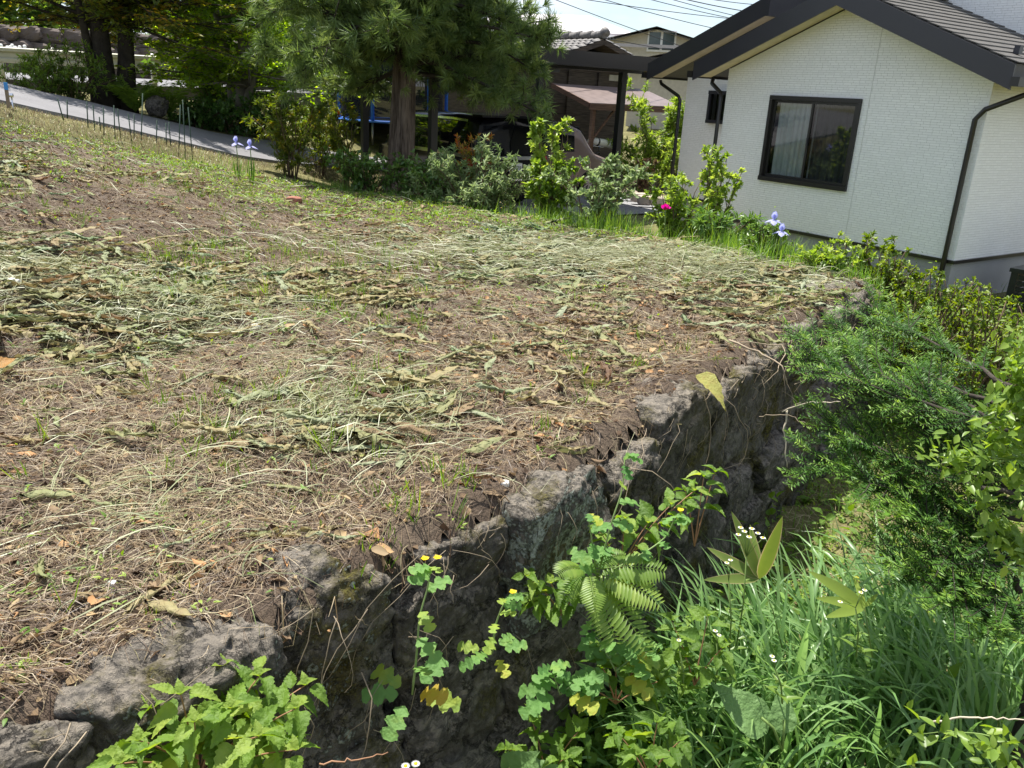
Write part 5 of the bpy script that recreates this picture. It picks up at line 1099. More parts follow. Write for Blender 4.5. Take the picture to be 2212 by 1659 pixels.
def pine(base, zc0, zc1, rad, lean, label, seed=3, trunk_r=.25, nbr=74):
    r_ = np.random.default_rng(seed); root = empty('pine_tree', base); tag(root, label, 'tree'); H = zc1 - base[2] + .5
    T = Geo(); t = np.linspace(0, 1, 16); P = np.stack([lean[0] * t + .05 * np.sin(t * 7), lean[1] * t + .05 * np.cos(t * 5), H * t - .15], 1); rr = trunk_r * (1 - .8 * t) * (1 + .55 * np.exp(-t * 16))
    a = np.arange(28) * 2 * math.pi / 28; tt = np.linspace(0, 1, 60)
    ctr = np.stack([np.interp(tt, t, P[:, i]) for i in range(3)], 1); R_ = np.interp(tt, t, rr)
    V = ctr[:, None] + np.stack([np.cos(a)[None] * R_[:, None], np.sin(a)[None] * R_[:, None], 0 * R_[:, None] * a[None]], -1)
    Vf = V.reshape(-1, 3); ang = np.tile(a, 60); pl = fbm(np.stack([np.cos(ang) * 4.5, np.sin(ang) * 4.5, Vf[:, 2] * .6], 1), 77, 3); Vf = Vf + (np.stack([np.cos(ang), np.sin(ang), 0 * ang], 1)) * (.05 * pl)[:, None]
    i_ = np.arange(59)[:, None] * 28; j_ = np.arange(28)[None]; T.add(Vf, np.stack([i_ + j_, i_ + (j_ + 1) % 28, i_ + 28 + (j_ + 1) % 28, i_ + 28 + j_], -1).reshape(-1, 4)); T.build('trunk', MATS['bark'], root)
    Bg = Geo(); O = []; D = []
    for b in range(nbr):
        z = zc0 - base[2] + (zc1 - zc0) * (b / nbr) ** 1.15; f = (z - (zc0 - base[2])) / (zc1 - zc0); tk = z / H; p = np.array([np.interp(tk, t, P[:, 0]), np.interp(tk, t, P[:, 1]), z])
        a_ = b * 2.4 + r_.normal(0, .35); ln = rad * (1 - f ** 1.6 * .75) * r_.uniform(.65, 1.05)
        Q = curve_pts(p, [math.cos(a_), math.sin(a_), .12], ln, 8, .1, -.045, r_); Bg.tube(Q, np.linspace(.05, .012, 9), 5)
        for k in range(2, 9):
            for s_ in range(4 if k < 8 else 3):
                d = unit(Q[k] - Q[k - 1]); sd_ = np.cross(d, [0, 0, 1]) * r_.choice([-1, 1]); dd = unit(d * r_.uniform(.2, 1) + sd_ * r_.uniform(.3, 1.2) + r_.normal(0, .3, 3)); tw = curve_pts(Q[k], dd, r_.uniform(.25, .75) * (1.1 - k * .04), 3, .2, -.02, r_); Bg.tube(tw, [.012, .01, .008, .006], 3, caps=False)
                for m_ in ((1, 2, 3) if r_.random() < .75 else (2, 3)):
                    O.append(tw[m_] + r_.normal(0, .04, 3)); D.append(unit(tw[m_] - tw[m_ - 1]) + r_.normal(0, .25, 3) + [0, 0, .25])
    for b in range(46):                                  # short inner shoots that hide the upper trunk
        z = zc0 - base[2] + .25 + (3.2) * r_.random(); tk = z / H; p = np.array([np.interp(tk, t, P[:, 0]), np.interp(tk, t, P[:, 1]), z]); a_ = r_.uniform(0, 6.283); Q = curve_pts(p, [math.cos(a_), math.sin(a_), .1], r_.uniform(.7, 1.5), 5, .15, -.06, r_); Bg.tube(Q, np.linspace(.02, .006, 6), 4)
        for k in range(1, 6):
            for s_ in range(3): O.append(Q[k] + r_.normal(0, .1, 3)); D.append(unit(Q[k] - Q[k - 1]) + r_.normal(0, .5, 3) + [0, 0, .15])
    Bg.build('branches', MATS['dark_bark'], root)
    O = np.array(O); D = np.array(D); n = len(O); M = frames(D, rand_unit(n)) * r_.uniform(.75, 1.2, n)[:, None, None]; kk = r_.integers(0, 4, n); G = Geo(); vv = np.clip(r_.normal(.5, .22, n), 0, 1)
    for j in range(4): i = kk == j; G.inst(TUFT[j][0], TUFT[j][1], M[i], O[i], vv[i])
    tag(G.build('crown', MATS['pine_needle'], root), kind='stuff'); return root
pb = at_d(858, 345, 15.6); pb[2] = ground_at(pb[0], pb[1])
pine(pb, 1.75, 6.6, 2.7, (.25, .1), 'large long needled pine tree with ridged trunk in front of the carport')

# ---- layered trees (conifer and maple): flat sprays on spreading limbs
def layered(name, base, stems, label, leaf, lsize, mat, ntier, z0, z1, rad, nspray, per, var, vs, seed, droop=-.01, flat=.12, bark='dark_bark', grad=None, cx=(0, 0), lw=.6, azf=None):
    r_ = np.random.default_rng(seed); root = empty(name, base); tag(root, label, 'tree'); T = Geo(); SP = []
    for (ox, oy, tx, ty, H, r0) in stems:
        t = np.linspace(0, 1, 14); P = np.stack([ox + tx * t + .06 * np.sin(t * 6 + ox), oy + ty * t + .06 * np.cos(t * 5 + oy), H * t - .1], 1); T.tube(P, r0 * (1 - .75 * t) * (1 + .5 * np.exp(-t * 14)), 12); SP.append((P, H))
    T.build('trunk', MATS[bark], root); Bg = Geo(); O = []; D = []; V_ = []
    for b in range(ntier):
        P, H = SP[b % len(SP)]; z = z0 - base[2] + (z1 - z0) * r_.random() ** 1.1; f = (z - (z0 - base[2])) / (z1 - z0); k = np.clip(z / H, 0, 1); p = np.array([np.interp(k, np.linspace(0, 1, 14), P[:, i]) for i in range(3)]); p[2] = z
        a_ = r_.uniform(0, 6.283) if azf is None else azf(r_); ln = rad * (1 - .6 * f ** 2) * r_.uniform(.45, 1.05)
        Q = curve_pts(p, [math.cos(a_), math.sin(a_), .15], ln, 7, .12, droop, r_); Bg.tube(Q, np.linspace(.035, .008, 8), 4, caps=False)
        for s_ in range(nspray):
            u = r_.uniform(.2, 1) * 6.99; k2 = int(u); q = Q[k2] + (Q[k2 + 1] - Q[k2]) * (u - k2); dd = unit((Q[k2 + 1] - Q[k2]) * 2 / ln + r_.normal(0, .7, 3) * [1, 1, .25]); w = curve_pts(q, dd, r_.uniform(.2, .55), 3, .15, droop * 2, r_); Bg.tube(w, [.008, .006, .005, .003], 3, caps=False)
            m_ = per; uu = r_.random(m_) * 2.999; kk = uu.astype(int); ff = (uu - kk)[:, None]; pp = w[kk] * (1 - ff) + w[kk + 1] * ff; side = np.cross(dd, [0, 0, 1]); pp = pp + r_.normal(0, .1, (m_, 1)) * side + r_.normal(0, .035, (m_, 3)) * [1, 1, flat * 5]
            O.append(pp); D.append(unit(dd + side * r_.normal(0, .9, (m_, 1)) + r_.normal(0, .2, (m_, 3)))); V_.append(np.full(m_, np.clip(r_.normal(var, vs), 0, 1)))
    Bg.build('branches', MATS[bark], root); O = np.concatenate(O); D = np.concatenate(D); V_ = np.concatenate(V_); n = len(O)
    M = frames(D, np.array([0, 0, 1.0]) + r_.normal(0, flat * 2.2, (n, 3))) * np.stack([np.full(n, lw), np.ones(n), np.ones(n)], 1)[:, None, :] * (lsize * r_.uniform(.6, 1.3, n))[:, None, None]
    G = Geo(); G.inst(leaf[0], leaf[1], M, O, np.clip(V_ + r_.normal(0, .1, n), 0, 1)); tag(G.build('crown', MATS[mat], root), kind='stuff'); return root
b_ = at_d(226, 222, 19.3); b_[2] = hz(226, 222, 19.3) - .1
layered('conifer_tree', b_, [(0, 0, -.25, .3, 6.5, .2), (.25, .25, .35, .4, 6.5, .17), (-.12, -.1, -.5, 0, 5.5, .09)], 'dark double stemmed conifer with flat yellowing sprays beside the drive', DIA, .1, 'hemlock', 140, 2.3, 5.6, 3.3, 20, 16, .45, .22, 21, -.02, .12, lw=.5)
b_ = at_d(515, 240, 20.2); b_[2] = hz(515, 240, 20.2) - .1
layered('maple_tree', b_, [(0, 0, .3, .4, 5.5, .14), (-.1, .1, -.9, .4, 5.2, .11), (.1, -.1, 1.0, .2, 4.5, .1)], 'bright green maple tree with layered foliage between the conifer and the pine', DIA, .11, 'maple_leaf', 130, 1.25, 5.5, 2.6, 14, 15, .55, .2, 22, -.01, .16, 'grey_bark', lw=.75)
b_ = at_d(450, 215, 23); b_[2] = 0.9
layered('evergreen_tree', b_, [(0, 0, .1, .1, 5.5, .2)], 'dark ivy covered evergreen trunk behind the maple', DIA, .12, 'broadleaf', 60, 1.4, 5.5, 1.6, 12, 14, .35, .2, 23, -.01, .4, lw=.8)
# trees beyond the road
for i, (px, D_, h_, lab, mt, vv) in enumerate([(-60, 36, 7, 'dark broad tree beyond the upper road at the far left', 'broadleaf', .4), (130, 39, 7.5, 'dark tree beyond the upper road behind the conifer', 'broadleaf', .35), (330, 37, 7, 'mid green tree beyond the upper road left of the maple', 'broadleaf', .5), (560, 36, 6.5, 'light green tree beyond the road behind the maple', 'maple_leaf', .5), (780, 34, 6.0, 'green tree beyond the road showing left of the pine trunk', 'broadleaf', .55), (960, 36, 5.6, 'mid green tree beyond the road behind the pine crown', 'broadleaf', .5)]):
    b_ = at_d(px, 160, D_); b_[2] = gz(b_[0], b_[1])
    layered('broad_tree', b_, [(0, 0, .2, .2, h_ - 1, .2)], lab, DIA, .24, mt, 80, 2.2, h_, 3.3, 9, 14, vv, .22, 30 + i, -.01, .6, lw=.8)
for i, (px, D_, h_, w_, lab) in enumerate([(40, 33, 1.6, 1.6, 'dark hedge bush on the bank beyond the road at the far left'), (420, 33, 1.8, 1.8, 'dark hedge bush beyond the guard rail right of the conifer'), (620, 29, 1.7, 1.7, 'rounded green bush at the end of the guard rail behind the maple'), (740, 27, 1.8, 1.6, 'green bush behind the nandinas at the end of the drive'), (1010, 31, 1.7, 1.6, 'green bush beyond the carport hidden by the pine')]):
    b_ = at_d(px, 165, D_); b_[2] = gz(b_[0], b_[1])
    shrub('hedge_bush', b_, h_, w_, w_, 26, 10, 4200, DIA, .12, 'broadleaf', lab, var=.45, seed=40 + i, round_=True, spread=.8)
# stone bank wall across the road
sw_ = empty('bank_wall', at_d(150, 140, 31.5)); sw_.location.z = 1.3; tag(sw_, 'rough stone bank wall across the upper road behind the conifer', 'wall')
r_ = np.random.default_rng(9); meshes = []
plain('bank_stone', (0.11, 0.09, 0.08), 0.9, 0.2, 0, 3, 0.35, 0.6, 20)
for k in range(6):
    V, F = rock((.9, .6, .55), 860 + k, 5, .06, 4); G = Geo(); G.add(V, F); meshes.append(G.mesh('stone', MATS['bank_stone'], False))
base_ = np.array(sw_.location)
for row in range(3):
    for i in range(17):
        px = -160 + i * 46 + (row % 2) * 22; p = at_d(px, 140, 31.5 + row * .12); o = link('stone', meshes[r_.integers(0, 6)], sw_); o.location = (p[0] - base_[0], p[1] - base_[1], .25 + row * .46); o.rotation_euler = (0, 0, r_.uniform(-.2, .2)); o.scale = (r_.uniform(.9, 1.15), 1, r_.uniform(.85, 1.1))
# allium and daisy beds on the far verge
for i, (px, py, n_, wd, lab) in enumerate([(22, 103, 26, 1.1, 'clump of white allium balls on tall stems behind the guard rail'), (80, 112, 22, .9, 'low white flowers behind the guard rail left of the conifer'), (172, 117, 26, .9, 'low white flowers behind the guard rail at the conifer trunk')]):
    p = at_d(px, py, 26.4); p[2] = 1.33; root = empty('flower_clump', p); tag(root, lab, 'flowers'); S = Geo(); hd = Geo(); zt = hz(px, py, 26.4) - 1.33; Vr, Fr = rock((1, 1, 1), 5, 3, 0, 2, 0)
    r2_ = np.random.default_rng(70 + i)
    for k in range(n_):
        x_, y_ = r2_.normal(0, wd * .45), r2_.normal(0, .25); t_ = zt * r2_.uniform(.8, 1.1); S.tube([(x_, y_, 0), (x_ + .02, y_, t_)], .012, 4); hd.add(Vr * (.09 if i == 0 else .055) + [x_ + .02, y_, t_], Fr)
    S.build('stems', MATS['green_stem'], root); hd.build('heads', MATS['white_petal'], root)

# ---- planting along the drive
def fern(name, base, nf, ln, label, seed, mat='fresh_leaf', var=.5, upk=1.0, npin=20, lw_=.2):
    r_ = np.random.default_rng(seed); root = empty(name, base); tag(root, label, 'fern')
    for f in range(nf):
        a = f * 6.283 / nf + r_.normal(0, .25); l_ = ln * r_.uniform(.75, 1.1); P = curve_pts((0, 0, 0), [math.cos(a) * .8, math.sin(a) * .8, upk * r_.uniform(.8, 1.3)], l_, 12, .03, -.1, r_); G = Geo(); G.tube(P, np.linspace(.006, .001, 13) * ln / .5, 4, var)
        t = np.repeat(np.linspace(.08, .98, npin), 2); k = np.minimum((t * 12).astype(int), 11); ff = (t * 12 - k)[:, None]; O = P[k] * (1 - ff) + P[k + 1] * ff; D = unit(P[k + 1] - P[k]); sd_ = np.cross(D, [0, 0, 1.0]); sd_ = unit(sd_) * np.tile([1, -1], npin)[:, None]; up_ = np.cross(unit(np.cross(D, [0, 0, 1.0])), D)
        pl = l_ * lw_ * np.sin(np.pi * (t * .86 + .1)) ** .8
        M = frames(sd_ + D * .45 + r_.normal(0, .08, (2 * npin, 3)), up_) * np.stack([pl * .95, pl, pl], 1)[:, None, :]; G.inst(LAN[0], LAN[1], M, O, np.clip(var + r_.normal(0, .12, 2 * npin), 0, 1)); G.build('frond', MATS[mat], root)
    return root
for (px, py, D_, nf, ln, lab, sd_) in [(292, 236, 18.6, 13, 1.0, 'large green fern clump left of the stone beside the drive', 1), (365, 243, 18.9, 11, .95, 'green fern clump right of the stone beside the drive', 2), (248, 228, 19.6, 9, .7, 'small shaded fern at the foot of the conifer', 3)]:
    b_ = at_d(px, py, D_); b_[2] = hz(px, py, D_) - .05; fern('fern', b_, nf, ln, lab, 60 + sd_, 'fresh_leaf', .42, 1.5)
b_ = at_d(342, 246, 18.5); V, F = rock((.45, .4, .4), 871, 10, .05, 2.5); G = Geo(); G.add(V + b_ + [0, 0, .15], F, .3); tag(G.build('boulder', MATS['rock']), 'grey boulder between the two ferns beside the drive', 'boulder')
for i, (px, py, D_, h_, rx, mat, var, lab) in enumerate([
    (100, 200, 18.6, .75, .8, 'fresh_leaf', .3, 'feathery green bush at the left behind the drive'), (160, 212, 18.8, 1.05, .85, 'fresh_leaf', .3, 'taller feathery green bush left of the conifer trunk'),
    (430, 275, 19.3, .6, .9, 'dark_glossy', .45, 'dark low bush under the maple beside the drive'), (500, 290, 19.6, .8, .9, 'dark_glossy', .4, 'dark undergrowth at the foot of the maple trunk'), (570, 285, 20.3, .9, .9, 'dark_glossy', .5, 'dark green bush between maple and nandina'), (470, 235, 21.5, 1.4, 1.0, 'broadleaf', .3, 'shaded dark bush against the road wall behind the maple'), (670, 300, 22.0, .9, .9, 'fresh_leaf', .3, 'green bush across the drive behind the nandina')]):
    b_ = at_d(px, py, D_); b_[2] = hz(px, py, D_) - .05
    shrub('garden_bush', b_, h_, rx, rx * .8, 22, 9, 2600, LAN if i < 2 else OVL, .09, mat, lab, var=var, seed=90 + i, round_=True, spread=.8)
# stakes along the plot edge
plain('stake_green', (0.03, 0.06, 0.04), .6); plain('stake_wood', (0.22, 0.17, 0.12), .9); plain('blue_paint', (0.05, 0.25, 0.62), .5)
z1c = lambda x, y: (x * .2728, y * .2728)
stk = [((455, 780), (487, 895), .05), ((531, 790), (533, 890), 0), ((686, 805), (694, 945), 0), ((737, 830), (745, 965), 0), ((786, 925), (793, 1000), 0), ((818, 845), (822, 1010), 0), ((901, 835), (908, 1015), 0), ((930, 860), (949, 1035), 0), ((1015, 900), (1033, 1045), 0), ((1062, 905), (1062, 1050), 0), ((1130, 740), (1120, 1045), 0), ((1243, 950), (1239, 1080), 0), ((1314, 975), (1316, 1100), 0), ((1336, 970), (1349, 1110), 0), ((1428, 830), (1419, 1110), 0), ((1447, 790), (1463, 1135), 0), ((1490, 850), (1515, 1145), 0)]
names = ['first', 'second', 'third', 'fourth', 'fifth', 'sixth', 'seventh', 'eighth', 'ninth', 'tenth', 'eleventh', 'twelfth', 'thirteenth', 'fourteenth', 'fifteenth', 'sixteenth', 'seventeenth']
for i, (tp, bt, _) in enumerate(stk):
    Db = 13.0 + .0011 * bt[0]; b_ = at_d(*z1c(*bt), Db); t_ = at_d(*z1c(*tp), Db); G = Geo(); lo_ = b_ + (b_ - t_) * .5; G.tube([lo_, b_, t_], .008, 6)
    tag(G.build('garden_stake', MATS['stake_green']), f'thin dark garden stake at the drive edge, {names[i]} from the left', 'stake', 'garden stakes along the drive')
b_ = at_d(*z1c(64, 808), 13.3); t_ = at_d(*z1c(42, 652), 13.3); rt = empty('survey_stake', b_); tag(rt, 'wooden stake with a bright blue painted top at the far left of the drive', 'stake'); G = Geo(); m_ = b_ + (t_ - b_) * .62; G.bar(b_ + (b_ - t_) * .3, m_, .045, .045); G.build('shaft', MATS['stake_wood'], rt, b_, False); G = Geo(); G.bar(m_, t_, .047, .047); G.build('painted_top', MATS['blue_paint'], rt, b_, False)
b_ = at_d(*z1c(98, 820), 13.5); G = Geo(); G.tube([b_ - [0, 0, .2], b_ + [0, 0, .08]], .01, 6); G.tube([b_ + [0, 0, .08], b_ + [0, 0, .13]], [.03, .025], 8); tag(G.build('marker_peg', MATS['chrome']), 'small metal peg beside the blue topped stake', 'peg')

# ---- shrubs at the back edge of the plot
rows = [
 # px, py(base), D, top py, rx, ry, nst, ntw, nlf, leaf, size, mat, var, label, up
 (628, 350, 15.2, 215, .75, .6, 12, 9, 2600, LAN, .075, 'nandina_leaf', .3, 'airy nandina shrub with yellowish leaves at the drive end', .5),
 (752, 352, 15.8, 222, .55, .5, 9, 9, 1900, LAN, .075, 'nandina_leaf', .36, 'slender nandina shrub between the drive and the pine trunk', .5),
 (690, 330, 16.8, 235, .5, .5, 8, 8, 1100, LAN, .075, 'nandina_leaf', .35, 'greener nandina shrub behind the two others', .5),
 (1030, 445, 12.4, 312, 1.0, .6, 26, 10, 4600, LAN, .075, 'greygreen_leaf', .55, 'wide grey green flowering shrub in front of the minivan', .6),
 (1025, 420, 12.9, 300, .4, .35, 7, 8, 700, LAN, .06, 'nandina_leaf', .8, 'orange tipped nandina rising behind the grey green shrub', .7),
 (1185, 430, 12.2, 262, .26, .3, 9, 10, 1500, OVL, .075, 'fresh_leaf', .72, 'upright bright yellow green shrub in front of the wagon', .8),
 (1190, 440, 12.0, 350, .4, .4, 12, 9, 1800, OVL, .07, 'fresh_leaf', .45, 'lower green shrub around the foot of the bright upright one', .5),
 (1282, 500, 10.9, 345, .6, .45, 13, 9, 1500, OVL, .065, 'greygreen_leaf', .5, 'loose rose like shrub left of the paving', .5),
 (1415, 420, 22.5, 195, 1.0, .9, 14, 10, 3600, LAN, .13, 'fresh_leaf', .62, 'tall feathery light green shrub beyond the paving', .6),
 (1380, 400, 23.5, 290, .9, .9, 12, 9, 2200, LAN, .12, 'fresh_leaf', .5, 'lower bright green shrub at the lean-to post', .4),
 (1452, 410, 21.0, 300, .45, .45, 9, 8, 1300, LAN, .1, 'fresh_leaf', .66, 'bright green shrub close to the house downpipe', .5),
 (1395, 395, 21.0, 345, .25, .25, 8, 6, 500, LAN, .08, 'dead_leaf', .3, 'small red leaved shrub in the bed beyond the paving', .4),
 (1537, 500, 10.9, 318, .32, .3, 9, 12, 1300, OVL, .058, 'fresh_leaf', .68, 'tall light green shrub in front of the house window wall', .8),
 (1465, 500, 11.0, 388, .48, .4, 14, 9, 1800, OVL, .062, 'fresh_leaf', .6, 'low spreading light green shrub beside the paving', .6),
 (1545, 545, 10.0, 462, .33, .3, 14, 8, 800, LAN, .09, 'dark_glossy', .75, 'dark green peony plant below the tall light shrub', .5),
 (1648, 560, 9.2, 478, .23, .23, 30, 9, 2400, OVL, .032, 'dark_glossy', .85, 'small round clipped box bush in front of the foundation', .5),
 (1835, 590, 9.2, 505, .22, .2, 8, 8, 420, OVL, .045, 'fresh_leaf', .6, 'light green sapling against the house foundation', .8),
 (1905, 590, 9.3, 515, .25, .22, 9, 8, 620, OVL, .05, 'azalea_leaf', .45, 'leafy plant with reddish spikes below the house wall', .6),
 (1790, 600, 8.9, 545, .35, .3, 14, 8, 1000, OVL, .05, 'fresh_leaf', .55, 'low leafy plant at the end of the mown plot', .4),
]
for i, (px, py, D_, tpy, rx, ry, nst, ntw, nlf, lf, ls, mat, var, lab, up_) in enumerate(rows):
    b_ = gb(px, py, D_); h_ = max(.25, hz(px, tpy, D_) - b_[2])
    shrub('leafy_shrub', b_, h_, rx * (1.15 if i > 11 else 1), ry, int(nst * 1.3), ntw, int(nlf * 1.9), lf, ls * 1.12, mat, lab, var=var, seed=200 + i, up=up_, low=.18, tip=.15, round_=(i in (3, 15)))
for i, (px, py, D_, tpy, rx, ry, nl, lab) in enumerate([(1990, 690, 8.2, 560, .55, .5, 4200, 'azalea bush at the corner below the house downpipe'), (2130, 720, 7.9, 600, .5, .5, 3600, 'rounded azalea bush in front of the black bench'), (2240, 700, 8.4, 590, .6, .5, 3000, 'azalea bush at the right edge below the side wall'), (1925, 640, 8.9, 550, .35, .3, 1600, 'small azalea beside the end stone of the retaining wall'), (2060, 640, 9.0, 575, .45, .4, 2200, 'low azalea directly under the house corner')]):
    b_ = gb(px, py, D_); h_ = max(.35, hz(px, tpy, D_) - b_[2]); shrub('azalea_bush', b_, h_, rx, ry, 50, 14, int(nl * 2.2), OVL, .042, 'azalea_leaf', lab, group='azaleas along the house', var=.5, seed=260 + i, round_=True, spread=.5, tip=.2, low=.0)
# rough undergrowth in front of the pine trunk
for i, (px, py, D_, tpy, rx, lab) in enumerate([(800, 400, 14.0, 335, .7, 'shaded leafy undergrowth left of the pine trunk'), (900, 410, 13.8, 345, .7, 'shaded leafy undergrowth at the foot of the pine'), (965, 430, 13.2, 370, .6, 'weedy undergrowth right of the pine trunk')]):
    b_ = gb(px, py, D_); shrub('undergrowth_plant', b_, max(.3, hz(px, tpy, D_) - b_[2]), rx, .5, 24, 8, 1700, OVL, .085, 'dark_glossy', lab, group='undergrowth below the pine', var=.7, seed=280 + i)
# grass along the back edge and at the house
def grass_field(name, P, zf, ln, wd, var, vs, mat, label, lean=.5, seed=0, nseg=4, droop=.5):
    r_ = np.random.default_rng(seed); n = len(P); t = np.linspace(0, 1, nseg + 1); a = r_.uniform(0, 6.283, n); l_ = ln * r_.uniform(.5, 1.25, n); le = np.abs(r_.normal(0, lean, n))
    hx = (le[:, None] * t + droop * t[None] ** 2 * le[:, None]) * l_[:, None] * .7; zz = (t - .3 * droop * t ** 2)[None] * l_[:, None] * np.cos(np.minimum(le, 1.2))[:, None]
    x = P[:, :1] + np.cos(a)[:, None] * hx; y = P[:, 1:2] + np.sin(a)[:, None] * hx; z = zf(P[:, 0], P[:, 1])[:, None] - .01 + zz; w_ = wd * r_.uniform(.6, 1.3, n)[:, None] / 2 * (1 - t[None] ** 2 * .95)
    px = -np.sin(a)[:, None] * w_; py = np.cos(a)[:, None] * w_; V = np.stack([np.stack([x - px, y - py, z], -1), np.stack([x + px, y + py, z], -1)], 2).reshape(n, -1, 3); m_ = V.shape[1]; k = np.arange(nseg) * 2
    F = (np.stack([k, k + 1, k + 3, k + 2], 1)[None] + (np.arange(n) * m_)[:, None, None]).reshape(-1, 4); G = Geo(); G.add(V.reshape(-1, 3), F, np.repeat(np.clip(r_.normal(var, vs, n), 0, 1), m_)); return tag(G.build(name, MATS[mat]), label, 'grass', kind='stuff')
def max_z(x, y): return np.maximum(gnd_z(x, y), np.where(seg_dist(x, y, BACK)[0] < 1.6, ter_z(x, y), -9))
r_ = np.random.default_rng(3); n = 26000; k = r_.integers(0, len(BACK) - 1, n); f = r_.random(n)[:, None]; Pb = BACK[k] * (1 - f) + BACK[k + 1] * f; dd = unit(BACK[k + 1] - BACK[k]); nn = np.stack([dd[:, 1], -dd[:, 0]], 1); P = Pb + nn * r_.gamma(2.0, .55, n)[:, None] - nn * .15
keep = (P[:, 0] > -8) & (np.abs(np.arctan2(P[:, 0], P[:, 1])) < .7); P = P[keep]
pd = np.min(np.hypot(P[:, 0][:, None] - PATHV[::4].reshape(-1, 3)[None, ::2, 0], P[:, 1][:, None] - PATHV[::4].reshape(-1, 3)[None, ::2, 1]), 1); P = P[pd > .35]
P = P[(P[:, 0] > -3.3) | (r_.random(len(P)) < .12)]
grass_field('edge_grass', P, max_z, .22, .009, .6, .2, 'grass_blade', 'lush green grass along the far edge of the plot', .45, 5)
vg = PATHV[:, 0]; kv = r_.integers(0, len(vg) - 1, 9000); Pv = vg[kv, :2] - crs[kv, :2] * r_.uniform(.02, 1.5, 9000)[:, None] ** 1.0 + r_.normal(0, .06, (9000, 2)); tv = r_.random(9000)
def verge_z(x, y):
    dd_ = np.hypot(x[:, None] - vg[None, :, 0], y[:, None] - vg[None, :, 1]); j = dd_.argmin(1); s_ = np.clip(dd_.min(1) / 1.4, 0, 1); return np.maximum(vg[j, 2] - .05 - .5 * s_ ** 1.5, np.where(seg_dist(x, y, BACK)[0] < 1.6, ter_z(x, y), -9))
grass_field('verge_grass', Pv, verge_z, .06, .006, .62, .3, 'straw', 'short grass on the verge between the plot and the drive', .7, 15)
cpts = np.array([gb(px, py, D_)[:2] for px, py, D_ in [(1700, 570, 9.2), (1600, 545, 9.9), (1250, 470, 11.4), (1180, 460, 11.8), (1330, 490, 10.8)]]); P = np.concatenate([c_ + r_.normal(0, .28, (1500, 2)) for c_ in cpts])
grass_field('fine_grass', P, max_z, .34, .006, .72, .18, 'grass_blade', 'fine bright green grass tufts before the house foundation', .5, 6)
# irises, peony, daisies near the house and the drive
leaf_mat('iris_petal', [(0.0, (0.3, 0.3, 0.62)), (1.0, (0.55, 0.55, 0.85))], .4, .6, .2); leaf_mat('magenta_petal', [(0.0, (0.55, 0.02, 0.22)), (1.0, (0.8, 0.06, 0.4))], .35, .5, .3)
def iris(px, py, D_, pbase, label, s=1.0, seed=0, nfl=1):
    r_ = np.random.default_rng(seed); t_ = at_d(px, py, D_); b_ = t_.copy(); b_[2] = ground_at(b_[0], b_[1]); H = t_[2] - b_[2]; root = empty('iris', b_); tag(root, label, 'flower', 'irises')
    G = Geo(); G.tube([(0, 0, -.03), (.01, 0, H * .5), (0, 0, H)], [.008, .007, .006], 6); G.build('stem', MATS['green_stem'], root)
    for k in range(5):
        a = k * 1.3; G = Geo(); P = curve_pts((.02 * math.cos(a), .02 * math.sin(a), -.02), [.2 * math.cos(a), .2 * math.sin(a), 1], H * r_.uniform(.5, .75), 5, .03, -.02, r_); lv = oval(6, 1, .06, .15, .1); M = frames(np.array([P[-1] - P[0]]), np.array([[math.cos(a), math.sin(a), 0]])) * np.linalg.norm(P[-1] - P[0]); G.inst(lv[0], lv[1], M, P[:1], np.array([.5])); G.build('leaf', MATS['grass_blade'], root)
    pet = oval(5, 1, .75, -.3, .75); pup = oval(5, 1, .7, .5, -.5)
    for k in range(3):
        a = k * 2.094 + .3; G = Geo(); M = frames(np.array([[math.cos(a), math.sin(a), .25]]), np.array([[0, 0, 1.0]])) * .085 * s; G.inst(pet[0], pet[1], M, np.array([[0, 0, H]]), np.array([.5])); G.build('fall_petal', MATS['iris_petal'], root)
        a += 1.047; G = Geo(); M = frames(np.array([[math.cos(a) * .35, math.sin(a) * .35, 1]]), np.array([[-math.cos(a), -math.sin(a), .3]])) * .075 * s; G.inst(pup[0], pup[1], M, np.array([[0, 0, H]]), np.array([.8])); G.build('standard_petal', MATS['iris_petal'], root)
iris(1672, 475, 9.0, 0, 'pale violet iris before the house wall, the upper of the two', 1.05, 1); iris(1688, 500, 8.9, 0, 'pale violet iris before the house wall, the lower of the two', 1.0, 2)
iris(510, 308, 13.2, 0, 'pale violet iris at the drive edge, the left one', 1.15, 3); iris(540, 315, 13.1, 0, 'pale violet iris at the drive edge, the right one', 1.15, 4)
t_ = at_d(1437, 450, 10.2); root = empty('peony_flower', [t_[0], t_[1], ground_at(t_[0], t_[1])]); tag(root, 'magenta peony bloom among the green shrubs beside the paving', 'flower'); H = t_[2] - root.location.z
G = Geo(); G.tube([(0, 0, -.02), (.02, 0, H * .5), (0, 0, H)], .007, 6); G.build('stem', MATS['green_stem'], root); pt = oval(4, 1, .9, .5, -.2)
for k in range(14):
    a = k * 2.4; e = .15 + .8 * (k / 14); G = Geo(); M = frames(np.array([[math.cos(a) * e, math.sin(a) * e, 1.1 - e]]), np.array([[-math.cos(a), -math.sin(a), .4]])) * .075; G.inst(pt[0], pt[1], M, np.array([[0, 0, H - .02]]), np.array([(k % 5) / 5])); G.build('petal', MATS['magenta_petal'], root)
def daisies(spots, label, group, seed, head=.011, ctr=True):
    pass

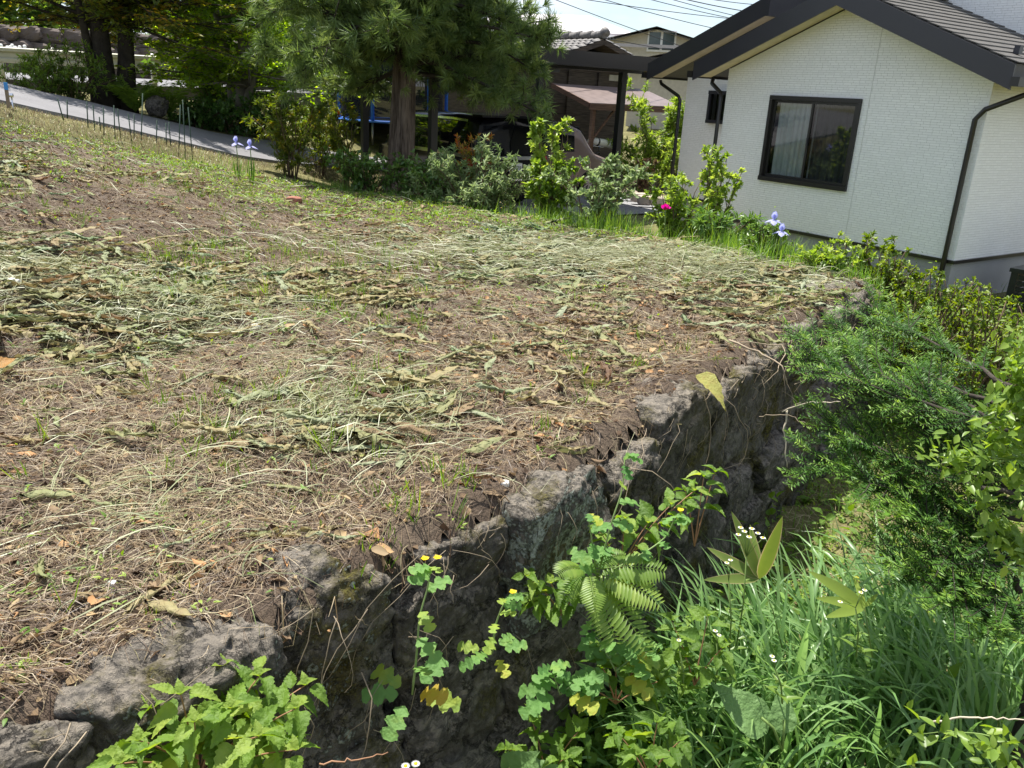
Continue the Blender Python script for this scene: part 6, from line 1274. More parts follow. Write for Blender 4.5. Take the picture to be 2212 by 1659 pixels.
# ================================================================ FOREGROUND PLANTS
leaf_mat('nettle_leaf', [(0.0, (0.07, 0.14, 0.02)), (0.5, (0.16, 0.27, 0.04)), (1.0, (0.36, 0.43, 0.09))], 0.45, 0.5, 0.3, 25, 0.8, 70)
leaf_mat('celandine_leaf', [(0.0, (0.08, 0.2, 0.05)), (0.5, (0.18, 0.34, 0.09)), (0.8, (0.36, 0.42, 0.06)), (1.0, (0.46, 0.34, 0.06))], 0.45, 0.55, 0.25, 25, 0.6, 80)
leaf_mat('yellow_petal', [(0.0, (0.75, 0.5, 0.01)), (1.0, (0.85, 0.65, 0.03))], 0.35, 0.5, 0.3)
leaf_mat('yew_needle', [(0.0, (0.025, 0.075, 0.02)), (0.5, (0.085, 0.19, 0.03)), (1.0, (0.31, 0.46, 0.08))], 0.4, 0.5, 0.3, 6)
leaf_mat('tall_grass', [(0.0, (0.07, 0.16, 0.04)), (0.5, (0.15, 0.28, 0.09)), (1.0, (0.27, 0.42, 0.16))], 0.4, 0.36, 0.5, 3)
leaf_mat('sasa_leaf', [(0.0, (0.08, 0.15, 0.03)), (0.5, (0.2, 0.26, 0.06)), (0.8, (0.34, 0.28, 0.13)), (1.0, (0.55, 0.48, 0.3))], 0.45, 0.45, 0.4, 12)
leaf_mat('yellowing_leaf', [(0.0, (0.28, 0.32, 0.08)), (0.3, (0.42, 0.4, 0.12)), (0.45, (0.36, 0.24, 0.08)), (1.0, (0.42, 0.2, 0.06))], 0.35, 0.55, 0.3, 30, 0.6, 120)
leaf_mat('rough_leaf', [(0.0, (0.1, 0.2, 0.06)), (1.0, (0.22, 0.34, 0.13))], 0.35, 0.55, 0.3, 40, 1.0, 55)
plain('hairy_stem', (0.2, 0.28, 0.1), .7, .3); plain('dry_root', (0.3, 0.24, 0.17), .85, .2, 0, 10, .3); plain('pale_stick', (0.5, 0.44, 0.34), .8, .2, 0, 10, .2); plain('red_stem', (0.3, 0.16, 0.09), .6, .3)
def toothed(l=1.0, w=.62, n=16, tooth=.2, fold=.2, droop=.35, tip=1.6):
    """ovate leaf with toothed margin, 4 strips wide"""
    t = np.linspace(0, 1, n + 1); wd = w / 2 * np.sin(np.pi * np.clip(t, 0, 1) ** .62) ** .9 * (1 - .35 * t ** 3); wd[0] = .01; wd[-1] = 0
    jag = np.where(np.arange(n + 1) % 2 == 1, 1 + tooth * .5, 1 - tooth * .5)
    V = []
    for s_ in (-1, -.5, 0, .5, 1):
        x = s_ * wd * (jag if abs(s_) == 1 else 1); y = t * l - (.03 * l * (np.arange(n + 1) % 2 == 0) if abs(s_) == 1 else 0)
        z = np.abs(s_) * fold * wd * 2 - droop * t ** 2 * l + .012 * l * np.sin(t * 26) * abs(s_) - (.02 * l if s_ == 0 else 0)
        V.append(np.stack([x, y, z], 1))
    V = np.concatenate(V); m_ = n + 1; k = np.arange(n); return V, [np.concatenate([np.stack([j * m_ + k, (j + 1) * m_ + k, (j + 1) * m_ + k + 1, j * m_ + k + 1], 1) for j in range(4)])]
NET = [toothed(droop=d_, fold=f_) for d_, f_ in ((.25, .2), (.5, .3), (.1, .1), (.7, .35))]
def lobed(seed=0, n=30):
    """celandine leaf: rounded lobes along both sides, broad end lobe"""
    t = np.linspace(0, 1, n + 1); ph = .12 * seed
    env = .36 * np.clip(np.sin(np.pi * np.clip(t * .94 + .03, 0, 1) ** .85), 0, 1) ** .45 * (.7 + .45 * t)
    wl_ = env * (.22 + .78 * np.abs(np.sin((2.6 + ph) * np.pi * t ** .92)) ** .7); wl_ = np.where(t > .8, np.maximum(wl_, env * np.sqrt(np.clip(1 - ((t - .8) / .2) ** 2, 0, 1)) * .8), wl_); wl_[0] = .012
    wav = 1 + .1 * np.sin(t * 60); V = []
    for s_ in (-1, -.5, 0, .5, 1): V.append(np.stack([s_ * wl_ * (wav if abs(s_) == 1 else 1), t + .1 * np.abs(s_) * wl_, .1 * np.abs(s_) * wl_ - .22 * t ** 2 + .025 * np.sin(t * 16 + 3 * s_) * np.abs(s_)], 1))
    m_ = n + 1; k = np.arange(n); return np.concatenate(V), [np.concatenate([np.stack([j * m_ + k, (j + 1) * m_ + k, (j + 1) * m_ + k + 1, j * m_ + k + 1], 1) for j in range(4)])]
LOB = [lobed(seed=i) for i in range(3)]
def plant_root(name, b, label, cat='plant', group=None):
    o = empty(name, b); return tag(o, label, cat, group)
_lm = {}
def leaf_obj(tmpl, key, mat, var, parent, M3, O, name='leaf'):
    vq = round(float(np.clip(var, 0, 1)) * 6) / 6; kk = (key, mat, vq)
    if kk not in _lm: g_ = Geo(); g_.add(tmpl[0], tmpl[1], vq); _lm[kk] = g_.mesh(name, MATS[mat])
    return link(name, _lm[kk], parent, m4(M3, O))
OUT = lambda s: wall_pt(s)
# ---- nettle-leaved bush, bottom left, hanging over the wall
def nettle(b, tips, label, lsize, seed, var=.6, mat='nettle_leaf', nodes=5, stem=.004, group=None):
    r_ = np.random.default_rng(seed); b = np.asarray(b, float); root = plant_root('nettle_plant', b, label, 'plant', group)
    for tip in tips:
        tip = np.asarray(tip, float) - b; t = np.linspace(0, 1, 9)[:, None]; mid = tip * .5 + np.array([0, 0, .12 * np.linalg.norm(tip)]); P = 2 * mid * t * (1 - t) + tip * t ** 2
        G = Geo(); G.tube(P, np.linspace(stem, stem * .45, 9), 5); G.build('stem', MATS['red_stem' if mat == 'nettle_leaf' else 'hairy_stem'], root)
        for k in range(nodes):
            u = .3 + .7 * (k + 1) / nodes; i = min(int(u * 8), 7); p = P[i] + (P[i + 1] - P[i]) * (u * 8 - i); d0 = unit(P[i + 1] - P[i]); side = unit(np.cross(d0, [0, 0, 1]))
            if k % 2: side = unit(np.cross(d0, side) * .5 + side * .6)
            for sg in (-1, 1):
                d = unit(side * sg + d0 * .55 + r_.normal(0, .22, 3) + [0, 0, -.1]); sz = lsize * (1.15 - .55 * (k / nodes)) * r_.uniform(.75, 1.15); pe = p + d * sz * .3
                G2 = None; j = r_.integers(0, 4); M = frames(d[None] + [[0, 0, -.15]], np.array([[0, 0, 1.0]]) + r_.normal(0, .3, (1, 3)))[0] * sz
                o = leaf_obj(NET[j], ('net', j), mat, var + r_.normal(0, .18), root, M, pe)
            if k == nodes - 1:
                for q in range(3):
                    a = q * 2.1; j = 0; M = frames(np.array([[math.cos(a) * .6, math.sin(a) * .6, .7]]), np.array([[0, 0, 1.0]]))[0] * lsize * .45; leaf_obj(NET[j], ('net', j), mat, var + .2, root, M, P[-1])
    return root
nb = at_d(430, 1680, 2.05)
nettle(nb, [at_d(x_, y_, d_) for x_, y_, d_ in [(560, 1460, 2.1), (640, 1530, 2.0), (660, 1480, 2.15), (480, 1440, 2.15), (390, 1500, 2.0), (420, 1560, 1.9), (300, 1600, 1.9), (560, 1590, 1.85), (640, 1620, 1.9), (330, 1530, 2.05), (500, 1530, 1.95), (260, 1650, 1.85)]], 'bright green nettle like bush with toothed leaves over the wall at bottom left', .1, 1, .5)
for i, (bx_, tips, lab, var, ls) in enumerate([((1215, 1330, 2.95), [(1140, 1245, 2.9), (1190, 1260, 2.9), (1150, 1300, 2.85), (1240, 1290, 2.9)], 'nettle sprig left of the fern on the wall face', .45, .085), ((1340, 1230, 3.2), [(1290, 1140, 3.2), (1350, 1120, 3.2), (1400, 1130, 3.25), (1450, 1090, 3.3), (1500, 1060, 3.4)], 'tall nettle sprig above the fern on the wall face', .42, .09), ((1500, 1180, 3.45), [(1520, 1030, 3.5), (1480, 1060, 3.45), (1545, 1020, 3.55)], 'small nettle sprig on the dark wall right of the celandine', .35, .08), ((1330, 1520, 2.9), [(1280, 1400, 2.85), (1400, 1400, 2.95), (1430, 1470, 2.9), (1330, 1440, 2.85), (1250, 1480, 2.8)], 'shaded nettle clump below the fern', .3, .095), ((1500, 1480, 3.0), [(1450, 1340, 3.1), (1530, 1330, 3.1), (1560, 1400, 3.0), (1480, 1420, 3.0)], 'nettle clump left of the tall grass', .3, .095), ((1180, 1680, 2.6), [(1150, 1560, 2.6), (1250, 1580, 2.6), (1100, 1620, 2.55), (1220, 1640, 2.5)], 'shaded nettle clump at the bottom below the wall', .25, .09), ((1400, 1680, 2.5), [(1330, 1580, 2.5), (1420, 1560, 2.55), (1380, 1630, 2.4), (1470, 1600, 2.5)], 'nettle clump at the bottom centre beside the tall grass', .3, .09)]):
    nettle(at_d(*bx_), [at_d(*t_) for t_ in tips], lab, ls, 10 + i, var, nodes=4)
# ---- greater celandine plants
def celandine(b, stems, label, seed, var=.5, lsize=.12, flowers=(), side=None):
    r_ = np.random.default_rng(seed); b = np.asarray(b, float); root = plant_root('celandine_plant', b, label, 'plant', 'celandines on the wall')
    for si, pts in enumerate(stems):
        Pw = np.array([b] + [at_d(*p) for p in pts]) - b; tt = np.linspace(0, len(Pw) - 1, 12); P = np.stack([np.interp(tt, np.arange(len(Pw)), Pw[:, i]) for i in range(3)], 1); P[1:-1] = .25 * P[:-2] + .5 * P[1:-1] + .25 * P[2:]
        G = Geo(); G.tube(P, np.linspace(.0045, .0025, 12), 5); G.build('stem', MATS['hairy_stem'], root)
        for k, i in enumerate((2, 4, 6, 8, 10, 11)):
            for q in range(1 if i < 11 else 3):
                a = r_.uniform(-2.6, .6); d = unit(np.array([math.cos(a), math.sin(a) * .8, r_.uniform(-.2, .5)])); sz = lsize * (1.1 - .45 * k / 6) * r_.uniform(.8, 1.2); j = r_.integers(0, 3); M = frames(d[None], np.array([[0, -.35, 1.0]]) + r_.normal(0, .3, (1, 3)))[0] * sz; leaf_obj(LOB[j], ('lob', j), 'celandine_leaf', var + r_.normal(0, .14), root, M, P[i])
    # rosette
    for k in range(6):
        a = k * 1.05 + r_.normal(0, .2) - 3; d = unit(np.array([math.cos(a), math.sin(a) * .6 - .2, r_.uniform(-.5, .6)])); j = r_.integers(0, 3); M = frames(d[None], np.array([[0, -.6, 1.0]]))[0] * lsize * 1.3; leaf_obj(LOB[j], ('lob', j), 'celandine_leaf', var + (.35 if k == 2 else 0) + r_.normal(0, .12), root, M, d * .05)
    pt = oval(4, 1, .95, .15, .1)
    for f in flowers:
        c_ = at_d(*f) - b; fl_ = empty('flower', c_); fl_.parent = root
        for k in range(4):
            a = k * 1.571 + .5; M = frames(np.array([[math.cos(a), math.sin(a) * .7, .45]]), np.array([[0, -.4, 1.0]]))[0] * .016; leaf_obj(pt, 'cpet', 'yellow_petal', .5, fl_, M, (0, 0, 0), 'petal')
celandine(at_d(890, 1500, 2.45), [[(900, 1420, 2.45), (905, 1330, 2.47), (925, 1270, 2.5), (930, 1225, 2.5)]], 'tall celandine with two yellow flowers growing from the near wall stones', 1, .5, .095, [(918, 1208, 2.46), (945, 1206, 2.48)])
celandine(at_d(1063, 1410, 2.65), [[(1070, 1350, 2.65), (1085, 1310, 2.65), (1098, 1290, 2.65)]], 'small celandine with one yellow flower in a wall crack', 2, .55, .065, [(1108, 1280, 2.62)])
celandine(at_d(1290, 1250, 3.0), [[(1320, 1130, 3.0), (1345, 1060, 3.05), (1350, 985, 3.1)], [(1280, 1180, 2.95), (1270, 1110, 2.95)], [(1400, 1190, 3.05), (1440, 1160, 3.1), (1460, 1115, 3.1)]], 'spreading celandine above the fern with a single yellow flower', 3, .45, .09, [(1470, 1103, 3.1)])
celandine(at_d(1330, 1450, 2.8), [[(1300, 1390, 2.8), (1280, 1340, 2.85)], [(1390, 1400, 2.8)]], 'shaded celandine with yellowing leaves under the fern', 4, .5, .095)
celandine(at_d(1210, 1500, 2.7), [[(1190, 1440, 2.7)], [(1260, 1460, 2.7)]], 'shaded celandine low on the wall left of the undergrowth', 5, .35, .095)
# ---- fern on the wall
b_ = at_d(1270, 1235, 2.95); fern('wall_fern', b_, 0, .3, 'yellow green fern growing from the face of the retaining wall', 5); root = bpy.data.objects['wall_fern']
r_ = np.random.default_rng(8)
for (x_, y_, d_) in [(1435, 1235, 2.95), (1425, 1305, 2.85), (1330, 1390, 2.75), (1285, 1320, 2.75), (1215, 1300, 2.8), (1205, 1240, 2.8), (1350, 1200, 3.0), (1400, 1410, 2.75)]:
    tip = at_d(x_, y_, d_) - b_; t = np.linspace(0, 1, 13)[:, None]; mid = tip * .55 + [0, 0, .05]; P = 2 * mid * t * (1 - t) + tip * t ** 2; l_ = np.linalg.norm(tip); G = Geo(); G.tube(P, np.linspace(.003, .001, 13), 4, .5); npn = 17
    tt = np.repeat(np.linspace(.18, .99, npn), 2); k = np.minimum((tt * 12).astype(int), 11); ff = (tt * 12 - k)[:, None]; O = P[k] * (1 - ff) + P[k + 1] * ff; D = unit(P[k + 1] - P[k]); upn = np.array([0, -.45, 1.0]); sd0 = unit(np.cross(D, upn)); sd_ = sd0 * np.tile([1, -1], npn)[:, None]; pl_ = .07 * np.sin(np.pi * (1 - tt * .92)) ** .7 * min(1.2, l_ / .25)
    M = frames(sd_ + D * .35, np.cross(sd0, D)) * np.stack([pl_ * .85, pl_, pl_], 1)[:, None, :]; G.inst(LAN[0], LAN[1], M, O, np.clip(r_.normal(.5, .1) + r_.normal(0, .1, 2 * npn), 0, 1)); G.build('frond', MATS['fresh_leaf'], root)
# ---- bamboo grass with brown edged leaves
def blade_leaf(n=10, w=.2, droop=.1):
    t = np.linspace(0, 1, n + 1); wd = w / 2 * np.sin(np.pi * np.clip(t, 0, 1) ** .7) ** .75; wd[0] = .01; V = np.concatenate([np.stack([s_ * wd, t, .12 * np.abs(s_) * wd - droop * t ** 2], 1) for s_ in (-1, -.78, 0, .78, 1)]); m_ = n + 1; k = np.arange(n)
    v_ = np.concatenate([np.full(m_, v) for v in (.97, .38, .3, .38, .97)]); return V, [np.concatenate([np.stack([j * m_ + k, (j + 1) * m_ + k, (j + 1) * m_ + k + 1, j * m_ + k + 1], 1) for j in range(4)])], v_
BL = blade_leaf()
def sasa(node, stem_pts, tips, label, mat, seed, varr=None):
    node = np.array(node, float); P = np.array(stem_pts); b = P[0]; root = plant_root('bamboo_grass', b, label, 'plant'); G = Geo(); G.tube(P - b, np.linspace(.004, .002, len(P)), 5); G.build('stem', MATS['green_stem'], root)
    for i, t_ in enumerate(tips):
        d = t_ - node; l_ = np.linalg.norm(d); g_ = Geo(); M = frames(d[None], np.array([[.15 * math.sin(i * 2), -.7, .7]]))[0] * l_; M[:, 0] *= .95
        g_.add(BL[0] @ M.T + (node - b), BL[1], BL[2] if varr is None else varr); g_.build('leaf', MATS[mat], root)
nd = at_d(1640, 1250, 3.6)
sasa(nd, [at_d(1690, 1400, 3.55), at_d(1670, 1320, 3.58), nd], [at_d(1692, 1125, 3.55), at_d(1588, 1105, 3.65), at_d(1530, 1180, 3.6), at_d(1522, 1250, 3.5), at_d(1625, 1130, 3.75)], 'bamboo grass with brown edged leaves against the dark wall', 'sasa_leaf', 1)
nd = at_d(1868, 1310, 3.5)
sasa(nd, [at_d(1885, 1420, 3.5), at_d(1875, 1360, 3.5), nd], [at_d(1755, 1232, 3.4), at_d(1770, 1290, 3.35), at_d(1790, 1330, 3.3), at_d(1900, 1280, 3.6), at_d(1845, 1240, 3.6)], 'bamboo grass with translucent yellow green leaves above the tall grass', 'fresh_leaf', 2, np.full(len(BL[0]), .8))
# ---- tall grass at bottom right
r_ = np.random.default_rng(4)
def arch_grass(name, centres, n, ln, wd, label, mat, seed, var=.45, vs=.22, lean=(.22, .16)):
    r_ = np.random.default_rng(seed); c_ = np.array(centres); k = r_.integers(0, len(c_), n); P = c_[k, :2] + r_.normal(0, .14, (n, 2)); zb = gnd_z(P[:, 0], P[:, 1]); a = r_.normal(2.6, 1.25, n); l_ = ln * r_.uniform(.55, 1.2, n); le = np.abs(r_.normal(*lean, n)); ns = 9; t = np.linspace(0, 1, ns + 1)
    th = le[:, None] + (r_.uniform(.4, 2.1, (n, 1))) * t[None] ** 2.2; st = l_[:, None] / ns; hx = np.cumsum(np.sin(th) * st, 1); hzv = np.cumsum(np.cos(th) * st, 1)
    x = P[:, :1] + np.cos(a)[:, None] * hx; y = P[:, 1:2] + np.sin(a)[:, None] * hx; z = zb[:, None] - .03 + hzv; w_ = wd * r_.uniform(.6, 1.25, (n, 1)) / 2 * (1 - t[None] ** 3) * (.5 + .5 * np.minimum(1, t[None] * 4)); tw = r_.normal(0, .5, (n, 1)) + r_.normal(0, .6, (n, 1)) * t
    px = -np.sin(a)[:, None] * w_ * np.cos(tw); py = np.cos(a)[:, None] * w_ * np.cos(tw); pz = w_ * np.sin(tw); V = np.stack([np.stack([x - px, y - py, z - pz], -1), np.stack([x, y, z + w_ * .0 - w_ * .35], -1), np.stack([x + px, y + py, z + pz], -1)], 2).reshape(n, -1, 3); m_ = V.shape[1]; k = np.arange(ns) * 3
    f = np.concatenate([np.stack([k, k + 1, k + 4, k + 3], 1), np.stack([k + 1, k + 2, k + 5, k + 4], 1)]); G = Geo(); G.add(V.reshape(-1, 3), (f[None] + (np.arange(n) * m_)[:, None, None]).reshape(-1, 4), np.repeat(np.clip(r_.normal(var, vs, n), 0, 1), m_)); return tag(G.build(name, MATS[mat]), label, 'grass', kind='stuff')
cs = [at_z(x_, y_, -1.5) for x_, y_ in [(1560, 1640), (1700, 1640), (1850, 1600), (1980, 1560), (2080, 1480), (1650, 1560), (1780, 1520), (1920, 1460), (2050, 1620), (2160, 1560), (2200, 1450), (1600, 1700), (1750, 1720), (1900, 1700), (2050, 1720), (1480, 1700)]]
arch_grass('tall_grass', cs, 1500, .9, .027, 'tall arching grass filling the lower right of the garden', 'tall_grass', 4, .6)
# large rough leaves among the grass
RL = toothed(1.0, .62, 20, .05, .12, .25)
def rough(b, tips, label, seed):
    b = np.array(b); root = plant_root('broad_leaf_plant', b, label, 'plant')
    for t_ in tips:
        d = np.array(t_) - b; l_ = np.linalg.norm(d); G = Geo(); G.tube([(0, 0, 0), d * .2 + [0, 0, .05], d * .4 + [0, 0, .04]], .006, 5); G.build('leaf_stalk', MATS['green_stem'], root); M = frames(d[None], np.array([[0, -.6, 1.0]]))[0] * l_ * .85; leaf_obj(RL, 'rough', 'rough_leaf', .5, root, M, d * .3)
rough(at_d(1690, 1620, 2.95), [at_d(1570, 1490, 2.95), at_d(1690, 1500, 3.05)], 'broad rough leaves half hidden in the tall grass', 1)
rough(at_d(1080, 1700, 2.5), [at_d(1130, 1640, 2.4), at_d(1190, 1660, 2.45)], 'broad shaded leaves at the foot of the wall', 2)
# ---- daisy fleabane
DP = oval(2, 1, .16, 0, .05)
def fleabane(b, heads, label, seed, hr=.011, leafy=True):
    r_ = np.random.default_rng(seed); b = np.array(b); root = plant_root('fleabane', b, label, 'flower', 'daisy fleabanes'); H = np.array([at_d(*h_) for h_ in heads]) - b; top = H.mean(0); nodep = top * .8
    G = Geo(); G.tube([(0, 0, 0), nodep * .5 + [.01, 0, 0], nodep], [.004, .0035, .003], 5)
    for h_ in H: G.tube([nodep, (nodep + h_) / 2 + [0, 0, .004], h_], .0016, 4)
    G.build('stem', MATS['green_stem'], root)
    for h_ in H:
        fl_ = empty('flower', h_); fl_.parent = root; n = 26; a = np.arange(n) * 6.283 / n; M = frames(np.stack([np.cos(a), np.sin(a), .12 + 0 * a], 1), np.tile([0, -.5, 1.0], (n, 1))) * hr; G = Geo(); G.inst(DP[0], DP[1], M, np.zeros((n, 3)), np.full(n, .7)); G.build('rays', MATS['white_petal'], fl_); V, F = rock((.42 * hr * 2, .42 * hr * 2, hr * .5), 3, 3, 0, 2, 0); G = Geo(); G.add(V + [0, 0, hr * .12], F); G.build('disc', MATS['yellow_petal'], fl_)
    if leafy:
        for k in range(9):
            u = .1 + .08 * k; a = k * 2.4; M = frames(np.array([[math.cos(a), math.sin(a), .4]]), np.array([[0, 0, 1.0]]))[0] * .075 * (1.2 - u); M[:, 0] *= 1.1; leaf_obj(LAN, 'lan', 'fresh_leaf', .4, root, M, nodep * u)
fleabane(at_d(1590, 1400, 3.3), [(1608, 1148, 3.3), (1624, 1142, 3.32), (1595, 1155, 3.28), (1637, 1152, 3.33), (1618, 1160, 3.27), (1648, 1162, 3.3), (1600, 1140, 3.35)], 'daisy fleabane with a cluster of white flowers before the bamboo grass', 1, .013)
fleabane(at_d(1575, 1420, 3.2), [(1578, 1210, 3.2), (1570, 1216, 3.2)], 'daisy fleabane with two heads below the flowering cluster', 2)
fleabane(at_d(1545, 1480, 3.0), [(1545, 1363, 3.0), (1553, 1372, 3.0)], 'daisy fleabane with paired heads left of the tall grass', 3)
fleabane(at_d(1475, 1500, 2.9), [(1466, 1383, 2.9)], 'daisy fleabane with a single head at the edge of the tall grass', 4)
fleabane(at_d(1690, 1520, 2.9), [(1668, 1418, 2.9), (1672, 1427, 2.88)], 'daisy fleabane with two heads within the tall grass', 5)
fleabane(at_d(1850, 1420, 3.3), [(1860, 1280, 3.3), (1868, 1275, 3.3), (1815, 1300, 3.25)], 'pinkish fleabane beside the bright bamboo grass', 6)
fleabane(at_d(890, 1760, 1.9), [(876, 1655, 1.9), (898, 1650, 1.9)], 'two white daisies at the bottom edge below the wall', 7, .014, False)
for i, (px, py, D_) in enumerate([(1655, 535, 9.3), (1742, 570, 8.8), (1000, 412, 12.3), (1060, 400, 12.3), (1085, 440, 12.0), (985, 370, 12.5), (1330, 440, 10.9)]):
    h_ = [(px + dx, py + dy, D_) for dx, dy in ((0, 0), (4, -6), (-4, -3), (3, 5), (-2, 9), (7, 2))]; p = at_d(px, py, D_); p[2] = ground_at(p[0], p[1]); fleabane(p, h_, ['small white flower heads beside the clipped box bush', 'small white flower heads at the end of the mown plot', 'white flower heads left on the grey green shrub', 'white flower heads in the middle of the grey green shrub', 'white flower heads low on the grey green shrub', 'white flower heads near the pine foot', 'white flower heads on the rose like shrub'][i], 20 + i, .016 if i > 1 else .012, False)
# ---- yew at the right
def yew(base, tips, label, seed):
    r_ = np.random.default_rng(seed); b = np.array(base); root = plant_root('yew_bush', b, label, 'shrub'); S = Geo(); O = []; D = []; Vv = []; U = []
    for t_ in tips:
        tip = np.array(t_) - b; t = np.linspace(0, 1, 12)[:, None]; st_ = np.array([r_.normal(0, .06), r_.normal(0, .06), max(.1, tip[2] - r_.uniform(.05, .35))]); mid = (st_ + tip) * .5 + np.array([0, 0, -.06 + .1 * r_.random()]); P = st_ * (1 - t) ** 2 + 2 * mid * t * (1 - t) + tip * t ** 2; P[2:-1] += r_.normal(0, .012, (9, 3)); S.tube(P, np.linspace(.016, .003, 12), 5); ln = np.linalg.norm(tip)
        shoots = [(P[7:], 1.0)]
        for k in range(int(18 + ln * 13)):
            i = r_.integers(5, 12); d0 = unit(P[i + 1] - P[i] if i < 11 else P[i] - P[i - 1]); sd_ = unit(np.cross(d0, [0, -.3, 1.0])) * r_.choice([-1, 1]); d = unit(d0 * r_.uniform(.5, 1) + sd_ * r_.uniform(.3, 1.0) + r_.normal(0, .15, 3) + [0, 0, .05]); Q = curve_pts(P[i], d, r_.uniform(.12, .28), 5, .08, .0, r_); S.tube(Q, [.003, .003, .0025, .002, .002, .0015], 3, caps=False); shoots.append((Q, r_.uniform(.6, 1)))
            if r_.random() < .7:
                d2 = unit(d + r_.normal(0, .5, 3) * [1, 1, .4]); Q2 = curve_pts(Q[3], d2, r_.uniform(.06, .14), 4, .1, .02, r_); shoots.append((Q2, r_.uniform(.7, 1)))
        for Q, fr_ in shoots:
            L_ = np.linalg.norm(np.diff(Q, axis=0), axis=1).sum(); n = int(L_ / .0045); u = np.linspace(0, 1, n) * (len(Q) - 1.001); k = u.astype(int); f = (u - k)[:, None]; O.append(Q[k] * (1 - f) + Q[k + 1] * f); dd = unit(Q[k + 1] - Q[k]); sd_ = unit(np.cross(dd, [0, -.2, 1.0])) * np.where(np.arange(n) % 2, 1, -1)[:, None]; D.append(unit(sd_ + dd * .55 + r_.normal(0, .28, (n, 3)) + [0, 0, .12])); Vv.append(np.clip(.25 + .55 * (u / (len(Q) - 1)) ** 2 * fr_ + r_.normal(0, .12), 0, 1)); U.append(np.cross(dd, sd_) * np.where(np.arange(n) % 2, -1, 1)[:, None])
    S.tube([(0, 0, -.1), (.02, .01, .5), (0, .02, 1.1), (.03, 0, 1.7)], [.05, .04, .03, .012], 8)
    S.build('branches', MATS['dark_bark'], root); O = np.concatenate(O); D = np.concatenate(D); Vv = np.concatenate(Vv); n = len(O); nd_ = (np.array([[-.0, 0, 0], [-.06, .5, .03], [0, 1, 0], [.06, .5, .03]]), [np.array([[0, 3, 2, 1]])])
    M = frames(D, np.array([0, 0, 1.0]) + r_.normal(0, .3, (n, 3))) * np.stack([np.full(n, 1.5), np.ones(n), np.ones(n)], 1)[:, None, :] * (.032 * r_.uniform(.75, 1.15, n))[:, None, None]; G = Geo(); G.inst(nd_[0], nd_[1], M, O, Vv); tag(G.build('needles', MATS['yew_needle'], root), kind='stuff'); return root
yb = at_d(2260, 1400, 3.9); yb[2] = gz(yb[0], yb[1])
ytips = [(1765, 745, 4.2), (1810, 720, 4.5), (1895, 672, 4.7), (1795, 800, 4.0), (1810, 925, 3.9), (1795, 1005, 3.8), (1880, 1045, 3.7), (1940, 1065, 3.8), (1910, 870, 4.1), (2010, 900, 4.2), (2060, 1010, 4.0), (1935, 1210, 3.6), (1990, 1190, 3.6), (2060, 1240, 3.6), (2110, 1130, 3.8), (1990, 1110, 3.7), (2040, 1290, 3.5), (1880, 780, 4.3), (2150, 1290, 3.6), (2170, 970, 4.0), (1860, 950, 4.0)]
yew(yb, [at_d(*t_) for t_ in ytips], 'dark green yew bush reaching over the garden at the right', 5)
# ---- light green climber over the yew at the right edge
def climber(b, stems, label, n, seed, ls=.045, var=.6):
    r_ = np.random.default_rng(seed); b = np.array(b); root = plant_root('honeysuckle', b, label, 'plant'); S = Geo(); P_ = []; D_ = []
    for st in stems:
        W_ = np.array([at_d(*p) for p in st]) - b; tt = np.linspace(0, len(W_) - 1, 16); P = np.stack([np.interp(tt, np.arange(len(W_)), W_[:, i]) for i in range(3)], 1); P[1:-1] = .25 * P[:-2] + .5 * P[1:-1] + .25 * P[2:]; S.tube(P, np.linspace(.003, .0012, 16), 5)
        for i in range(1, 16):
            for q in range(n): P_.append(P[i] + r_.normal(0, .025, 3)); D_.append(unit(r_.normal(0, 1, 3) + [-.3, -.3, .3]))
    S.build('stems', MATS['green_stem'], root); P_ = np.array(P_); D_ = np.array(D_); m_ = len(P_)
    for i in range(m_):
        if i < 260: M = frames(D_[i:i + 1], np.array([[0, -.4, 1.0]]) + r_.normal(0, .35, (1, 3)))[0] * ls * r_.uniform(.7, 1.25); leaf_obj(OVL, 'ovl', 'fresh_leaf', var + r_.normal(0, .15), root, M, P_[i])
    if m_ > 260:
        i = np.arange(260, m_); M = frames(D_[i], np.array([0, -.4, 1.0]) + r_.normal(0, .35, (len(i), 3))) * (ls * r_.uniform(.7, 1.25, len(i)))[:, None, None]; G = Geo(); G.inst(OVL[0], OVL[1], M, P_[i], np.clip(var + r_.normal(0, .15, len(i)), 0, 1)); tag(G.build('foliage', MATS['fresh_leaf'], root), kind='stuff')
climber(at_d(2240, 1300, 3.2), [[(2230, 1250, 3.2), (2180, 1150, 3.1), (2120, 1080, 3.1), (2090, 1020, 3.1)], [(2240, 1150, 3.2), (2190, 1030, 3.2), (2150, 960, 3.2), (2110, 920, 3.2)], [(2240, 1000, 3.2), (2200, 900, 3.2), (2170, 830, 3.2)], [(2240, 900, 3.2), (2220, 800, 3.2), (2200, 720, 3.3)], [(2240, 1200, 3.1), (2200, 1180, 3.1), (2130, 1150, 3.05)], [(2240, 1080, 3.1), (2210, 960, 3.1), (2140, 880, 3.1)], [(2240, 950, 3.1), (2215, 850, 3.15), (2205, 780, 3.15)], [(2230, 1000, 3.05), (2120, 985, 3.1), (2050, 990, 3.1), (2020, 980, 3.15)]], 'light green climbing plant with oval leaves at the right edge over the yew', 7, 5, .045, .5)
climber(at_d(2240, 1640, 2.5), [[(2200, 1610, 2.5), (2120, 1585, 2.5), (2040, 1580, 2.5), (1960, 1590, 2.5)], [(2200, 1640, 2.45), (2100, 1600, 2.45)]], 'small leafy sprig over the tall grass at the bottom right', 2, 6, .05, .45)
